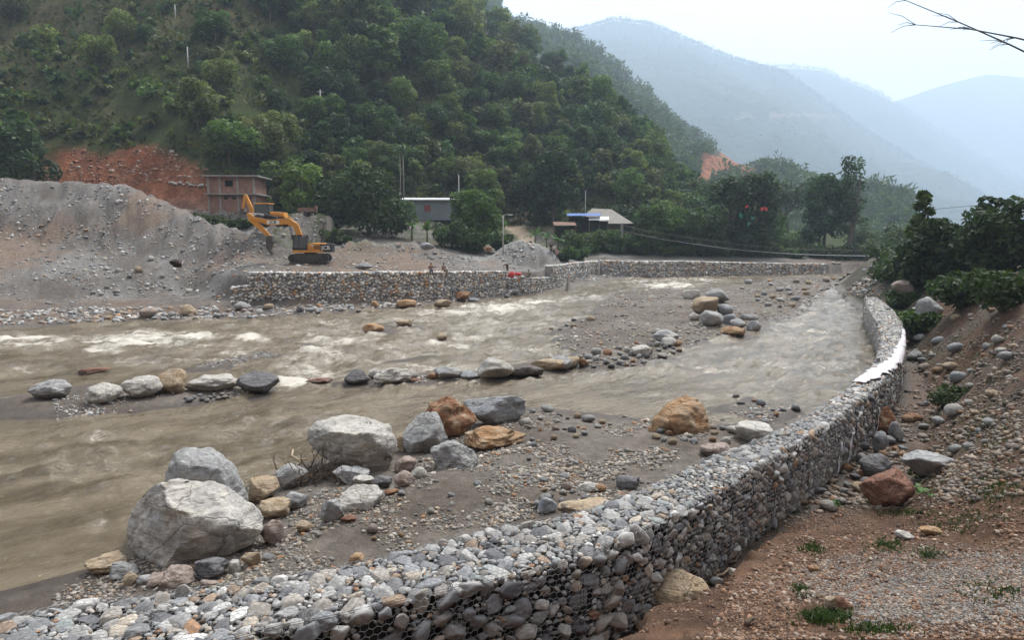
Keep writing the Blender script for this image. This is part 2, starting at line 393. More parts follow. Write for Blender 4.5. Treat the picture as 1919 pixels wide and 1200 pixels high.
def HG(x, y):
    r = np.hypot(x, y); a = np.degrees(np.arctan2(x, y)); a = np.where(a < PHI[0], a + 360, a)
    fr = np.clip((np.log(np.maximum(r, 1e-3)) - _lr0) / (_lr1 - _lr0) * (NR - 1), 0, NR - 1.001); i = fr.astype(int); fr = fr - i
    j = np.searchsorted(PHI, a, side='right') - 1; j2 = (j + 1) % NPH; w = PHI[j2] - PHI[j]; w = np.where(w <= 0, w + 360, w); fa = (a - PHI[j]) / w
    return (GZ[i, j] * (1 - fa) + GZ[i, j2] * fa) * (1 - fr) + (GZ[i + 1, j] * (1 - fa) + GZ[i + 1, j2] * fa) * fr
quads = np.stack([a_, np.roll(a_, -1, 1), np.roll(b_, -1, 1), b_], -1).reshape(-1, 4)
GV = np.stack([GX, GY, GZ], -1).reshape(-1, 3)
# --- what the ground is made of, as colour: sand, gravel, red earth, grass
def lerp(a, b, t): return a + (b - a) * t[..., None]
n1 = fbm(GX * .35, GY * .35, 0, 61, 5); n2 = fbm(GX * 2.1, GY * 2.1, 0, 62, 4); n3 = fbm(GX * .06, GY * .06, 0, 63, 4)
C = np.empty(GX.shape + (3,)); C[:] = (0.118, 0.096, 0.078)
C = lerp(C, np.array((0.165, 0.143, 0.121)), np.clip(0.5 + n1 * 0.9, 0, 1))
sandm = np.clip(0.2 - n1 * 1.6, 0, 1) * sstep(3.5, 0.3, np.where(g_sb > -1, g_sb, 9)) ; C = lerp(C, np.array((0.098, 0.075, 0.058)), sandm)
wet = sstep(0.22, 0.02, GZ) * (GZ < .5)
C = lerp(C, np.array((0.062, 0.047, 0.037)), wet * 0.85)
# far terrace and heaps
tb = (g_df > 1.0) & (g_dr < 0)
cb = lerp(np.broadcast_to(np.array((0.112, 0.097, 0.084)), C.shape), np.array((0.172, 0.161, 0.150)), np.clip(0.5 + n1 * 0.8 + n2 * .25, 0, 1))
cb = lerp(cb, np.array((0.17, 0.115, 0.08)), sstep(0.1, 0.5, n3 + 0.3 * n1) * 0.75)
C = np.where(tb[..., None], cb, C)
C = lerp(C, np.array((0.135, 0.092, 0.066)), np.clip(sstep(460, 420, g_uu) * sstep(74, 66, GY) * tb * (.55 + n1), 0, .85))
# hillside: grass, brown soil, red landslip
hm = sstep(-0.02, 0.02, g_t) * (g_df > 0)
vv = proj(np.stack([GX, GY, GZ], -1))[1]
ch = lerp(np.broadcast_to(np.array((0.044, 0.054, 0.019)), C.shape), np.array((0.118, 0.098, 0.048)), np.clip(0.45 + n3 * 0.9 + n1 * .7, 0, 1))
ch = lerp(ch, np.array((0.050, 0.072, 0.020)), np.clip(n1 * 1.2 - .1, 0, 1))
slip_v = np.interp(g_uu, [40, 166, 230, 270, 300, 340, 380, 405, 420], [262, 278, 290, 270, 268, 290, 305, 330, 420])
slip = sstep(-6, 10, vv - slip_v + 5 * n1 + 3 * n2) * sstep(425, 405, g_uu) * sstep(95, 150, g_uu + 30 * n1) * sstep(0.13, 0.10, g_t)
ch = lerp(ch, lerp(np.broadcast_to(np.array((0.165, 0.052, 0.022)), C.shape), np.array((0.23, 0.095, 0.05)), np.clip(.5 + n1 * .8, 0, 1)), slip)
C = lerp(C, ch, hm)
pile = sstep(3.5, 1.5, seg_dist(GX.ravel(), GY.ravel(), HP[2], False)[0].reshape(GX.shape) - 2.0) * (GZ > 3.6) * tb; C = lerp(C, np.array((0.20, 0.195, 0.185)), pile)
veg = (1 - pile) * np.maximum(sstep(-0.12, 0.3, n1 + 0.25 * n2), (g_uu > 1045) * 1.0) * sstep(-0.22, -0.06, g_t) * tb * (g_uu > 520); C = lerp(C, np.array((0.045, 0.06, 0.02)), veg)
road = (g_uu > 935) & (g_uu < 1000) & (g_t < 0.08) & (GY > 104) & tb
C = lerp(C, np.array((0.36, 0.28, 0.2)), sstep(26, 12, np.abs(g_uu - (978 + 14 * np.sin(GY * .3)))) * road)
# right bank: red earth, with a patch of chippings
rb = g_dr > 0.9
cr = lerp(np.broadcast_to(np.array((0.088, 0.045, 0.026)), C.shape), np.array((0.150, 0.083, 0.048)), np.clip(.5 + n1 * .8 + n2 * .3, 0, 1))
cr = lerp(cr, np.array((0.072, 0.050, 0.035)), sstep(14, 18, GY) * np.clip(.7 + n1, 0, 1))
CHIP = px_poly([(1470, 1075), (1560, 1045), (1640, 1035), (1752, 1030), (1900, 1040), (1900, 1160), (1752, 1170), (1700, 1150), (1640, 1185), (1585, 1130), (1500, 1110)], 2.6)[:, :2]
sc = sdf(GX.ravel(), GY.ravel(), CHIP).reshape(GX.shape)
chip = sstep(-0.35, 0.35, sc + 0.5 * n1 + .15 * n2); cr = lerp(cr, np.array((0.145, 0.122, 0.105)), chip * rb)
cr = lerp(cr, np.array((0.055, 0.05, 0.032)), np.clip(sstep(30, 60, GY) * np.clip(.3 + n1, 0, 1) + sstep(48, 58, GY) * .8, 0, 1))
C = np.where(rb[..., None], cr, C)
C = np.clip(C * (1 + 0.16 * n2[..., None]), 0.01, 1)
GC = C.reshape(-1, 3)
rough_g = (0.95 - 0.5 * wet).ravel()
def ground_mat():
    m, nt, b = new_mat('earth'); at = nd(nt, 'ShaderNodeVertexColor', layer_name='col'); p = geopos(nt)
    f1 = noise(nt, p, 3.2, 10, 0.74); f2 = noise(nt, p, 30.0, 5, 0.65)
    c = mixc(nt, 1.0, at.outputs[0], ramp(nt, f1, [(0.28, 0.5), (0.5, 1.0), (0.72, 1.5)]), 'MULTIPLY')
    c = mixc(nt, ramp(nt, f2, [(0.62, 0.0), (0.7, 0.55)]), c, (0.30, 0.28, 0.26))
    nt.links.new(mixc(nt, 1.0, c, ramp(nt, f2, [(0.3, 0.75), (0.6, 1.1)]), 'MULTIPLY'), b.inputs['Base Color'])
    ra = nd(nt, 'ShaderNodeAttribute', attribute_name='rough'); nt.links.new(ra.outputs['Fac'], b.inputs['Roughness'])
    bump(nt, b, noise(nt, p, 7.0, 10, 0.75), 0.9, 0.12); b.inputs['Specular IOR Level'].default_value = 0.3
    return m
def hill_mat():
    m, nt, b = new_mat('hill_grass'); at = nd(nt, 'ShaderNodeVertexColor', layer_name='col'); p = geopos(nt)
    f1 = noise(nt, p, 0.55, 8, 0.72); f2 = noise(nt, p, 2.6, 5, 0.7)
    c = mixc(nt, 1.0, at.outputs[0], ramp(nt, f1, [(0.3, 0.5), (0.5, 1.0), (0.7, 1.5)]), 'MULTIPLY')
    c = mixc(nt, 1.0, c, ramp(nt, f2, [(0.3, 0.65), (0.65, 1.3)]), 'MULTIPLY')
    nt.links.new(c, b.inputs['Base Color']); b.inputs['Roughness'].default_value = 0.95; b.inputs['Specular IOR Level'].default_value = 0.1
    bump(nt, b, f2, 1.0, 0.5); return m
M_EARTH, M_HILL = ground_mat(), hill_mat()
tf = g_t.ravel()[quads].mean(1); hq = (tf > 0.0) & (g_df.ravel()[quads].min(1) > 0) & (g_dr.ravel()[quads].max(1) < 0)
def sub_mesh(name, V, Q, mat, col, rough):
    u, inv = np.unique(Q.ravel(), return_inverse=True)
    o = mk(name, V[u], inv.reshape(Q.shape), mat, col=col[u]); add_attr(o, 'rough', rough[u]); return o
g_o = sub_mesh('ground', GV, quads[~hq], M_EARTH, GC, rough_g); tag(g_o, kind='structure')
h_o = sub_mesh('hillside', GV, quads[hq], M_HILL, GC, rough_g); tag(h_o, kind='structure')
# disc under the camera closing the sheet
cap_z = 5.75
mk('ground_under_camera', np.vstack([[0, 0, cap_z], GV[:NPH]]), np.array([(0, 1 + (i + 1) % NPH, 1 + i) for i in range(NPH)])[:, ::-1], M_EARTH, col=np.tile((0.14, 0.08, 0.046), (NPH + 1, 1)))
tag(bpy.data.objects['ground_under_camera'], kind='structure'); bpy.data.objects['ground_under_camera'].name = 'ground'

# ---------------------------------------------------------------- water
wphi = np.radians(np.arange(-60, 50.01, 0.25)); wrad = np.geomspace(7.5, 190, 420)
PH2, RR2 = np.meshgrid(wphi, wrad); WX, WY = RR2 * np.sin(PH2), RR2 * np.cos(PH2)
wh = height(WX, WY, fine=False)
FOAM = [(250, 640, 120, 12, 1.0), (350, 630, 150, 9, .8), (470, 634, 40, 10, 1.0), (200, 655, 60, 10, .7), (560, 714, 50, 10, 1.0), (600, 700, 60, 10, .7), (250, 625, 80, 5, .5), (560, 690, 60, 14, .6),
        (640, 640, 120, 16, .55), (930, 578, 80, 8, 1.0), (850, 585, 110, 9, .7), (780, 600, 80, 10, .5), (1010, 566, 60, 6, .7), (940, 655, 110, 10, .45), (800, 690, 90, 8, .6), (740, 650, 60, 10, .5),
        (1260, 536, 60, 6, .9), (1320, 526, 60, 5, .6), (1090, 560, 80, 6, .5), (1560, 572, 40, 10, .45), (1500, 640, 70, 18, .35), (1290, 688, 50, 6, .45), (1440, 720, 30, 8, .45), (420, 660, 90, 8, .5), (880, 630, 90, 9, .5),
        (180, 822, 40, 5, .5), (190, 975, 14, 8, .5), (460, 810, 12, 4, .3), (1600, 540, 30, 10, .4), (1180, 700, 120, 6, .3), (40, 640, 140, 14, .8), (60, 690, 90, 10, .5), (380, 650, 240, 20, .35), (700, 620, 300, 30, .32), (870, 713, 60, 5, .6), (730, 723, 50, 4, .6), (480, 744, 40, 4, .35), (690, 627, 45, 4, .7), (815, 642, 35, 4, .75), (1000, 713, 40, 4, .45), (1060, 700, 60, 5, .35), (1330, 634, 60, 4, .3), (1500, 600, 90, 30, .35), (1480, 690, 120, 30, .3), (1560, 540, 60, 20, .35), (900, 610, 160, 16, .4), (650, 670, 200, 16, .45), (300, 680, 160, 12, .45), (1250, 525, 160, 10, .45), (990, 585, 60, 10, .5), (200, 870, 200, 30, .12), (560, 800, 120, 20, .14), (250, 600, 200, 8, .35), (620, 605, 120, 8, .45), (1100, 640, 30, 6, .3), (860, 650, 60, 8, .6), (600, 660, 60, 7, .6), (760, 690, 40, 5, .65), (1530, 620, 50, 10, .4), (1420, 680, 60, 8, .42), (1350, 700, 80, 6, .38)]
wu, wv, _ = proj(np.stack([WX, WY, 0 * WX], -1))
fo = np.zeros(WX.shape); rap = np.zeros(WX.shape)
for fu, fv, su, sv, st in FOAM:
    g = st * np.exp(-((wu - fu) / su) ** 2 - ((wv - fv) / sv) ** 2); fo = np.maximum(fo, g); rap = np.maximum(rap, np.exp(-((wu - fu) / (su * 1.6)) ** 2 - ((wv - fv) / (sv * 2.2)) ** 2))
al = WX * -.82 + WY * -.57; ac = WX * .57 + WY * -.82                        # along and across the current
fn = fbm(al * .55, ac * 1.5, 0, 71, 5, .6)
fn2 = fbm(al * 1.3, ac * 3.2, 0, 75, 5, .65); fo = np.clip(fo * (1.0 + .5 * fn + .4 * fn2) * 1.1, 0, 1.3)
edge = sstep(-0.16, -0.02, wh) * 0.25 * np.clip(fn + .3, 0, 1); fo = np.maximum(fo, edge * (rap > .1))
chop = sstep(22, 50, WY) * 0.75 + 0.38
WZ = 0.085 * chop * fbm(al * 1.0, ac * 1.9, 0, 72, 5, .62) + 0.22 * rap * fbm(al * .6, ac * 1.2, 0, 73, 5, .6) + 0.03 * fo
wi = np.arange(WX.size).reshape(WX.shape); wq = np.stack([wi[:-1, :-1], wi[:-1, 1:], wi[1:, 1:], wi[1:, :-1]], -1).reshape(-1, 4)
wm = (wh.ravel()[wq].min(1) < 0.10) & (seg_dist(WX.ravel(), WY.ravel(), R_EDGE, False)[1].reshape(-1)[wq].min(1) < 0)
wq = wq[wm]; wuq, winv = np.unique(wq.ravel(), return_inverse=True)
def water_mat():
    m, nt, b = new_mat('muddy_water'); p = geopos(nt)
    q = mapping(nt, p, (1, 1, 1), (0, 0, R(-34)))
    q1 = mapping(nt, q, (1.3, 3.2, 1)); q2 = mapping(nt, q, (4.5, 11.0, 1)); q3 = mapping(nt, q, (0.22, 0.7, 1))
    a1, a2, a3 = noise(nt, q1, 1.0, 5, 0.6, .4), noise(nt, q2, 1.0, 4, 0.6, .5), noise(nt, q3, 1.0, 4, 0.55)
    base = mixc(nt, ramp(nt, a3, [(0.4, 0.0), (0.6, 1.0)]), (0.088, 0.066, 0.037), (0.170, 0.136, 0.090))
    fa = nd(nt, 'ShaderNodeAttribute', attribute_name='foam')
    base = mixc(nt, ramp(nt, fa.outputs['Fac'], [(0.0, 0.0), (0.9, .75)]), base, (0.25, 0.215, 0.165))
    ad = nd(nt, 'ShaderNodeMath', operation='MULTIPLY_ADD'); nt.links.new(fa.outputs['Fac'], ad.inputs[0]); ad.inputs[1].default_value = 0.46
    mn = nd(nt, 'ShaderNodeMix', i_0=0.55); nt.links.new(a1, mn.inputs[2]); nt.links.new(a2, mn.inputs[3]); nt.links.new(mn.outputs[0], ad.inputs[2])
    fm = ramp(nt, ad.outputs[0], [(0.69, 0.0), (1.08, 0.9)])
    nt.links.new(mixc(nt, fm, base, (0.60, 0.56, 0.49)), b.inputs['Base Color'])
    nt.links.new(mixc(nt, fm, (0.05, 0.05, 0.05), (0.75, 0.75, 0.75)), b.inputs['Roughness'])
    b.inputs['IOR'].default_value = 1.33
    s = nd(nt, 'ShaderNodeMath', operation='MULTIPLY_ADD'); nt.links.new(a2, s.inputs[0]); s.inputs[1].default_value = 0.35; nt.links.new(a1, s.inputs[2])
    bump(nt, b, s.outputs[0], 0.75, 0.2); return m
M_WATER = water_mat()
WV = np.stack([WX, WY, WZ], -1).reshape(-1, 3)[wuq]
w_o = mk('river', WV, winv.reshape(wq.shape), M_WATER); add_attr(w_o, 'foam', fo.ravel()[wuq]); tag(w_o, kind='structure')

# ---------------------------------------------------------------- farther hills and mountains, each its own sheet
def ruled_hill(name, pts, foot_y, foot_z, mat, seed, amp, nu=220, nv=60, back=0.6):
    pts = np.array(pts, float); us = np.linspace(pts[0, 0], pts[-1, 0], nu)
    rv = np.interp(us, pts[:, 0], pts[:, 1]); ry = np.interp(us, pts[:, 0], pts[:, 2])
    top = np.array([at_y(u, v, y) for u, v, y in zip(us, rv, ry)])
    t = np.concatenate([np.linspace(0, 1, nv), [1.15, 1.5]])
    T, X = np.meshgrid(t, np.arange(nu), indexing='ij')
    ang = (us - CX) / F_PX
    Y = foot_y + (ry[None, :] - foot_y) * T; Xw = top[None, :, 0] / ry[None, :] * Y
    Z = foot_z + (top[None, :, 2] - foot_z) * np.where(T <= 1, T ** 0.9, 1 - (T - 1) * back)
    s = amp * 6
    n = fbm(Xw / s, Y / s, 0, seed, 5, .55)
    Z = Z + n * amp * np.sin(np.pi * np.clip(T, 0, 1)) + n * amp * 0.05
    V = np.stack([Xw, Y, Z], -1); i = np.arange(T.size).reshape(T.shape)
    Q = np.stack([i[:-1, :-1], i[:-1, 1:], i[1:, 1:], i[1:, :-1]], -1).reshape(-1, 4)
    return V, Q, us
H2 = [(a, b, c * 1.2) for a, b, c in [(820, -95, 640), (900, -40, 640), (960, 32, 640), (1060, 62, 640), (1120, 92, 630), (1160, 126, 620), (1210, 172, 610), (1270, 230, 600), (1340, 276, 590), (1400, 318, 575), (1440, 336, 560), (1500, 372, 545), (1540, 408, 530), (1590, 438, 520), (1700, 447, 520)]]
M3 = [(900, 90, 1700), (1000, 66, 1700), (1090, 55, 1700), (1150, 38, 1700), (1220, 48, 1700), (1290, 78, 1680), (1330, 94, 1660), (1400, 120, 1620), (1470, 140, 1600), (1540, 190, 1560), (1640, 260, 1500), (1760, 330, 1450), (1900, 400, 1400), (2300, 430, 1400)]
M4 = [(1250, 150, 2500), (1400, 128, 2500), (1460, 127, 2500), (1540, 133, 2500), (1600, 158, 2480), (1640, 174, 2450), (1700, 208, 2400), (1752, 244, 2350), (1830, 292, 2300), (1930, 350, 2250), (2100, 400, 2200), (2500, 430, 2200)]
M5 = [(1500, 240, 3900), (1620, 205, 3900), (1690, 186, 3900), (1760, 164, 3900), (1850, 140, 3900), (1960, 150, 3900), (2300, 120, 3900)]
def forest_mat(name, c0, c1, sc):
    m, nt, b = new_mat(name); p = geopos(nt); f = noise(nt, p, sc, 8, 0.7); g = noise(nt, p, sc * 7, 6, 0.7)
    c = mixc(nt, ramp(nt, f, [(0.35, 0.0), (0.65, 1.0)]), c0, c1)
    at = nd(nt, 'ShaderNodeVertexColor', layer_name='col')
    c = mixc(nt, at.outputs['Alpha'], c, at.outputs['Color'])
    nt.links.new(mixc(nt, 1.0, c, ramp(nt, g, [(0.3, 0.45), (0.7, 1.5)]), 'MULTIPLY'), b.inputs['Base Color'])
    b.inputs['Roughness'].default_value = 0.95; b.inputs['Specular IOR Level'].default_value = 0.1
    bump(nt, b, g, 1.0, 1.0 / sc * .2); return m
M_F2 = forest_mat('wooded_slope', (0.038, 0.055, 0.020), (0.070, 0.088, 0.034), 0.03)
M_F3 = forest_mat('distant_slope', (0.038, 0.050, 0.026), (0.058, 0.066, 0.034), 0.006)
FARV = {}
K3 = lambda L, k: [(a, b, c * k) for a, b, c in L]
for nm, pts, fy, fz, mt, sd, am in (('hill', H2, 330, 0.0, M_F2, 81, 26), ('mountain', K3(M3, 1.9), 1300, 0.0, M_F3, 82, 38), ('mountain', K3(M4, 1.6), 2500, 0.0, M_F3, 83, 60), ('mountain', K3(M5, 1.25), 4100, 0.0, M_F3, 84, 130)):
    V, Q, us = ruled_hill(nm, pts, fy, fz, mt, sd, am)
    col = np.zeros(V.shape[:2] + (4,)); pu, pv, _ = proj(V)
    if fy == 330:
        scar = sstep(-8, 6, 28 - np.abs(pv - np.interp(pu, [1290, 1330, 1380, 1420], [325, 312, 305, 318])) + 14 * fbm(V[..., 0] * .05, V[..., 1] * .05, 0, 86, 3)) * sstep(1295, 1325, pu) * sstep(1425, 1400, pu)
        col[..., :3] = (0.40, 0.17, 0.095); col[..., 3] = scar
    if fy == 1300:
        rd = sstep(5, 1, np.abs(pv - np.interp(pu, [1300, 1400, 1480, 1560, 1650], [232, 222, 214, 218, 232]))) * (pu > 1380) * (pu < 1600) * (fbm(V[..., 0] * .01, V[..., 1] * .01, 0, 87, 3) > -.3)
        col[..., :3] = (0.45, 0.30, 0.2); col[..., 3] = rd * .5
    o = mk(nm, V.reshape(-1, 3), Q, mt, col=col.reshape(-1, 4)); tag(o, kind='structure'); FARV[fy] = (V, us)
# ---------------------------------------------------------------- haze: one closed box of even air
hz = MB().box((0, 2450, 606), (12000, 5300, 1220)).build('haze', None)
hm_, nt_, b_ = new_mat('haze_air'); nt_.nodes.remove(b_)
pv_ = nd(nt_, 'ShaderNodeVolumePrincipled'); pv_.inputs['Color'].default_value = (0.66, 0.82, 1.0, 1); pv_.inputs['Density'].default_value = 0.00034; pv_.inputs['Anisotropy'].default_value = 0.2
nt_.links.new(pv_.outputs[0], nt_.nodes['Material Output'].inputs['Volume'])
hz.data.materials.append(hm_); tag(hz, 'pale blue haze filling the river valley', 'haze', kind='stuff')
# ================================================================ VEGETATION
def leaf_mat(name, trans=0.34):
    m, nt, b = new_mat(name)
    at = nd(nt, 'ShaderNodeVertexColor', layer_name='col'); oi = nt.nodes.new('ShaderNodeObjectInfo')
    c = mixc(nt, 1.0, at.outputs['Color'], oi.outputs['Color'], 'MULTIPLY')
    nt.links.new(c, b.inputs['Base Color']); b.inputs['Roughness'].default_value = 0.6; b.inputs['Specular IOR Level'].default_value = 0.25
    tr = nt.nodes.new('ShaderNodeBsdfTranslucent'); nt.links.new(mixc(nt, 1.0, c, (1.1, 1.25, 0.6), 'MULTIPLY'), tr.inputs['Color'])
    mx = nt.nodes.new('ShaderNodeMixShader'); mx.inputs[0].default_value = trans
    nt.links.new(b.outputs[0], mx.inputs[1]); nt.links.new(tr.outputs[0], mx.inputs[2])
    nt.links.new(mx.outputs[0], nt.nodes['Material Output'].inputs['Surface']); return m
M_LEAF = leaf_mat('foliage')
M_BARK = plain('bark', (0.13, 0.11, 0.09), 0.9, var=0.4, nscale=4.0, bmp=0.5)
M_PALEBARK = plain('pale_bark', (0.30, 0.27, 0.23), 0.9, var=0.3, nscale=3.0, bmp=0.4)
def leaf_cloud(rng, cen, rad, n, size, zs=0.8, droop=0.0, lob_var=0.18, fill=0.5):
    cen = np.asarray(cen, float); rad = np.asarray(rad, float); w = rad ** 2; w = w / w.sum()
    k = rng.choice(len(cen), n, p=w); d = rng.normal(size=(n, 3)); d[:, 2] += 0.25; d /= np.linalg.norm(d, axis=1)[:, None]
    rr = rad[k] * (fill + (1.06 - fill) * rng.random(n) ** 0.6)
    p = cen[k] + d * rr[:, None] * np.array([1, 1, zs])
    nn = d * 0.7 + rng.normal(size=(n, 3)) * 0.55; nn[:, 2] += 0.35; nn /= np.linalg.norm(nn, axis=1)[:, None]
    a = np.cross(nn, rng.normal(size=(n, 3))); a /= np.linalg.norm(a, axis=1)[:, None] + 1e-9; b = np.cross(nn, a)
    s = size * (0.55 + 0.9 * rng.random(n))[:, None]
    a = a * s * 0.62; b = b * s
    b[:, 2] -= droop * s[:, 0]
    V = np.stack([p - b, p + a * 0.9 - b * .1 + nn * s * .12, p + b, p - a * 0.9 - b * .1 + nn * s * .12], 1).reshape(-1, 3)
    F = np.arange(4 * n).reshape(n, 4)
    lob = 1 + lob_var * rng.normal(size=len(cen)); c = np.clip(lob[k] * (1 + 0.22 * rng.normal(size=n)), 0.4, 1.9)
    hue = rng.normal(size=n) * .07
    col = np.stack([c * (1 + hue), c, c * (1 - hue)], 1); col = np.repeat(col, 4, 0)
    return V, F, col
def tree_shape(seed, h=9.0, w=7.0, lobes=9, shape='dome', bare=0.28):
    """crown lobes and limbs of a tree of height h"""
    rng = np.random.default_rng(seed); cen, rad, mb = [], [], MB()
    top = np.array([rng.normal() * .05 * h, rng.normal() * .05 * h, h * 0.78])
    for i in range(lobes):
        f = (i + .5) / lobes; ang = i * 2.4 + rng.random() * .8
        if shape == 'dome': zz = bare + (0.92 - bare) * f; rr = 0.5 * w * math.sqrt(max(0.05, 1 - ((zz - .5) / .52) ** 2)) * (0.45 + .35 * rng.random())
        elif shape == 'tall': zz = bare + (0.95 - bare) * f; rr = 0.5 * w * (1.1 - .75 * f) * (0.4 + .4 * rng.random())
        elif shape == 'umbrella': zz = 0.62 + 0.28 * rng.random(); rr = 0.5 * w * math.sqrt(f) * .85
        else: zz = 0.2 + 0.6 * f * rng.random() + .1; rr = 0.5 * w * math.sqrt(f) * .75      # bush
        c = np.array([math.cos(ang) * rr, math.sin(ang) * rr, zz * h]); cen.append(c)
        r = w * (0.17 + 0.11 * rng.random()); rad.append(min(r, max(h - c[2], .1 * h) * 1.1))
    r0 = 0.02 * h + 0.03
    if shape != 'bush':
        mb.tube([(0, 0, -.6), (0, 0, h * .1), tuple(top * .45 + np.array([rng.normal() * .1, 0, 0])), tuple(top)], [r0 * 1.3, r0, r0 * .7, r0 * .2], 6)
    for c in cen:
        s = top * (0.3 + .3 * rng.random()) if shape != 'bush' else np.array([0, 0, -.3])
        mid = (s + c) / 2 + np.array([0, 0, -.04 * h]); mb.tube([tuple(s), tuple(mid), tuple(c)], [r0 * .4, r0 * .25, r0 * .1], 4, cap=False)
    return np.array(cen), np.array(rad), mb, rng
def build_tree(name, label, cat, loc, h, w, seed, color, lobes=10, shape='dome', nleaf=900, leaf=0.5, bare=.28, group=None, zs=.8, bark=None, fill=.5, droop=0.0, radk=1.0):
    cen, rad, mb, rng = tree_shape(seed, h, w, lobes, shape, bare); rad = rad * radk
    V, F, c = leaf_cloud(rng, cen, rad, nleaf, leaf, zs, droop, fill=fill)
    t = thing(name, label, cat, loc, rng.random() * 6.28, group)
    mb.build('trunk' if shape != 'bush' else 'stem', bark or M_BARK, t, smooth=True)
    o = mk('crown' if shape != 'bush' else 'foliage', V, F, M_LEAF, t, col=c, smooth=False); o.color = tuple(color) + (1,)
    return t
GREENS = np.array([(0.030, 0.056, 0.020), (0.038, 0.070, 0.022), (0.050, 0.084, 0.024), (0.026, 0.046, 0.020), (0.062, 0.090, 0.030), (0.034, 0.062, 0.028), (0.078, 0.100, 0.032), (0.055, 0.062, 0.028)]) * np.array([1.56, 1.53, 1.42])
SHAPES = [('dome', 9, 8, 11), ('dome', 11, 8.5, 13), ('tall', 12, 6.5, 11), ('dome', 8, 9, 12), ('umbrella', 10, 9, 10), ('tall', 10, 5.5, 10), ('dome', 10, 7, 10), ('bush', 4.5, 6, 8), ('bush', 3.5, 4.2, 7)]
# --- every position on the hillside
rng = np.random.default_rng(5)
GRASS = [(-900, -900), (300, -900), (420, 0), (520, 60), (600, 150), (575, 235), (520, 275), (430, 300), (300, 290), (166, 275), (-900, 300)]
cells, spots = {}, []
def try_spot(x, y, r):
    k = (int(x // 8), int(y // 8))
    for i in (-1, 0, 1):
        for j in (-1, 0, 1):
            for (px, py, pr) in cells.get((k[0] + i, k[1] + j), ()):
                if (px - x) ** 2 + (py - y) ** 2 < (0.5 * (r + pr)) ** 2: return False
    cells.setdefault(k, []).append((x, y, r)); return True
N = 34000
su = rng.uniform(-420, 1760, N); stt = rng.random(N) ** 1.15 * 1.03
syf = np.interp(su, HILL[:, 0], HILL[:, 1]); syr = np.interp(su, HILL[:, 0], HILL[:, 4]); sy = syf + 1.0 + (syr - syf) * stt; sx = (su - CX) / F_PX * sy / .985
sz = height(sx, sy); pu, pv, _ = proj(np.stack([sx, sy, sz], -1))
gr = inside(pu, pv, GRASS); clump = fbm(sx * .035, sy * .035, 0, 91, 3)
KEEP_OUT = [(395, 500, 318, 402), (40, 425, 262, 420), (748, 862, 368, 412), (1060, 1180, 380, 425), (930, 1015, 392, 470)]
for i in range(N):
    if any(a < pu[i] < b and c < pv[i] < d + 18 for a, b, c, d in KEEP_OUT): continue
    if gr[i]:
        if rng.random() > np.clip(0.10 + 0.30 * max(0, clump[i]), 0, 1): continue
        kind = rng.choice([7, 8, 8, 8, 7, 0]); sc = rng.uniform(.4, 1.0)
    else:
        kind = rng.choice([0, 1, 2, 3, 4, 5, 6, 7, 8, 0, 1, 3, 6]); sc = rng.uniform(.6, 1.1) * (1 + .25 * clump[i])
    if pu[i] > 1235:
        if pu[i] > 1460 or (pu[i] > 1330 and rng.random() < .45): continue
        sc *= .62
    r = SHAPES[kind][2] * sc * (0.65 if not gr[i] else .9)
    if try_spot(sx[i], sy[i], r): spots.append((sx[i], sy[i], sz[i], kind, sc, pu[i], pv[i], gr[i], stt[i]))
    if len(spots) > 2800: break
spots.sort(key=lambda s: -(SHAPES[s[3]][1] * s[4] / math.hypot(s[0], s[1])) - (0 if -10 < s[5] < 1930 and s[6] > -30 else -9))
NT = 232
proto = []
for k, (shp, h, w, lb) in enumerate(SHAPES):
    pr = []
    for v in range(2):
        cen, rad, mb, rg = tree_shape(300 + k * 7 + v, h, w, lb, shp)
        V, F, c = leaf_cloud(rg, cen, rad, 2600 if shp != 'bush' else 1300, 0.36 if shp != 'bush' else .3, lob_var=.24)
        a = mb.build('trunk' if shp != 'bush' else 'stem', M_BARK, smooth=True); b = mk('crown' if shp != 'bush' else 'foliage', V, F, M_LEAF, col=c, smooth=False)
        ma, mbm = a.data, b.data; bpy.data.objects.remove(a); bpy.data.objects.remove(b); pr.append((ma, mbm, shp))
    proto.append(pr)
TL = {'dome': ('broad_tree', 'rounded', 'tree'), 'tall': ('tall_tree', 'tall narrow', 'tree'), 'umbrella': ('flat_topped_tree', 'flat topped', 'tree'), 'bush': ('shrub', 'low leafy', 'shrub')}
TONES = ['dark green', 'mid green', 'fresh green', 'blackish green', 'yellow green', 'dull green', 'bright yellow green', 'olive']
def tone(rg): k = int(rg.integers(len(GREENS))); return GREENS[k] * rg.uniform(.8, 1.25), TONES[k]
for s in spots[:NT]:
    x, y, z, k, sc, u_, v_, g, t_ = s; ma, mbm, shp = proto[k][rng.integers(2)]; c_, tn_ = tone(rng)
    nm, adj, cat = TL[shp]; zone = 'far left' if u_ < 300 else 'left' if u_ < 520 else 'left centre' if u_ < 700 else 'centre' if u_ < 900 else 'right centre' if u_ < 1080 else 'right'
    tier = 'at the foot of' if t_ < .08 else 'low on' if t_ < .2 else 'halfway up' if t_ < .4 else 'high on'
    lab = f'{tn_} {adj} {cat} {tier} the open grassy slope, {zone}' if g else f'{tn_} {adj} {cat} {tier} the wooded hill, {zone}'
    t = thing(nm, lab, cat, (x, y, z - .15), rng.random() * 6.28, f'{adj} {cat}s on the hillside'); t.scale = (sc * rng.uniform(.9, 1.12), sc * rng.uniform(.9, 1.12), sc * rng.uniform(.85, 1.15))
    a = bpy.data.objects.new('trunk' if shp != 'bush' else 'stem', ma); b = bpy.data.objects.new('crown' if shp != 'bush' else 'foliage', mbm)
    for o in (a, b): COL.objects.link(o); o.parent = t
    b.color = tuple(c_) + (1,)
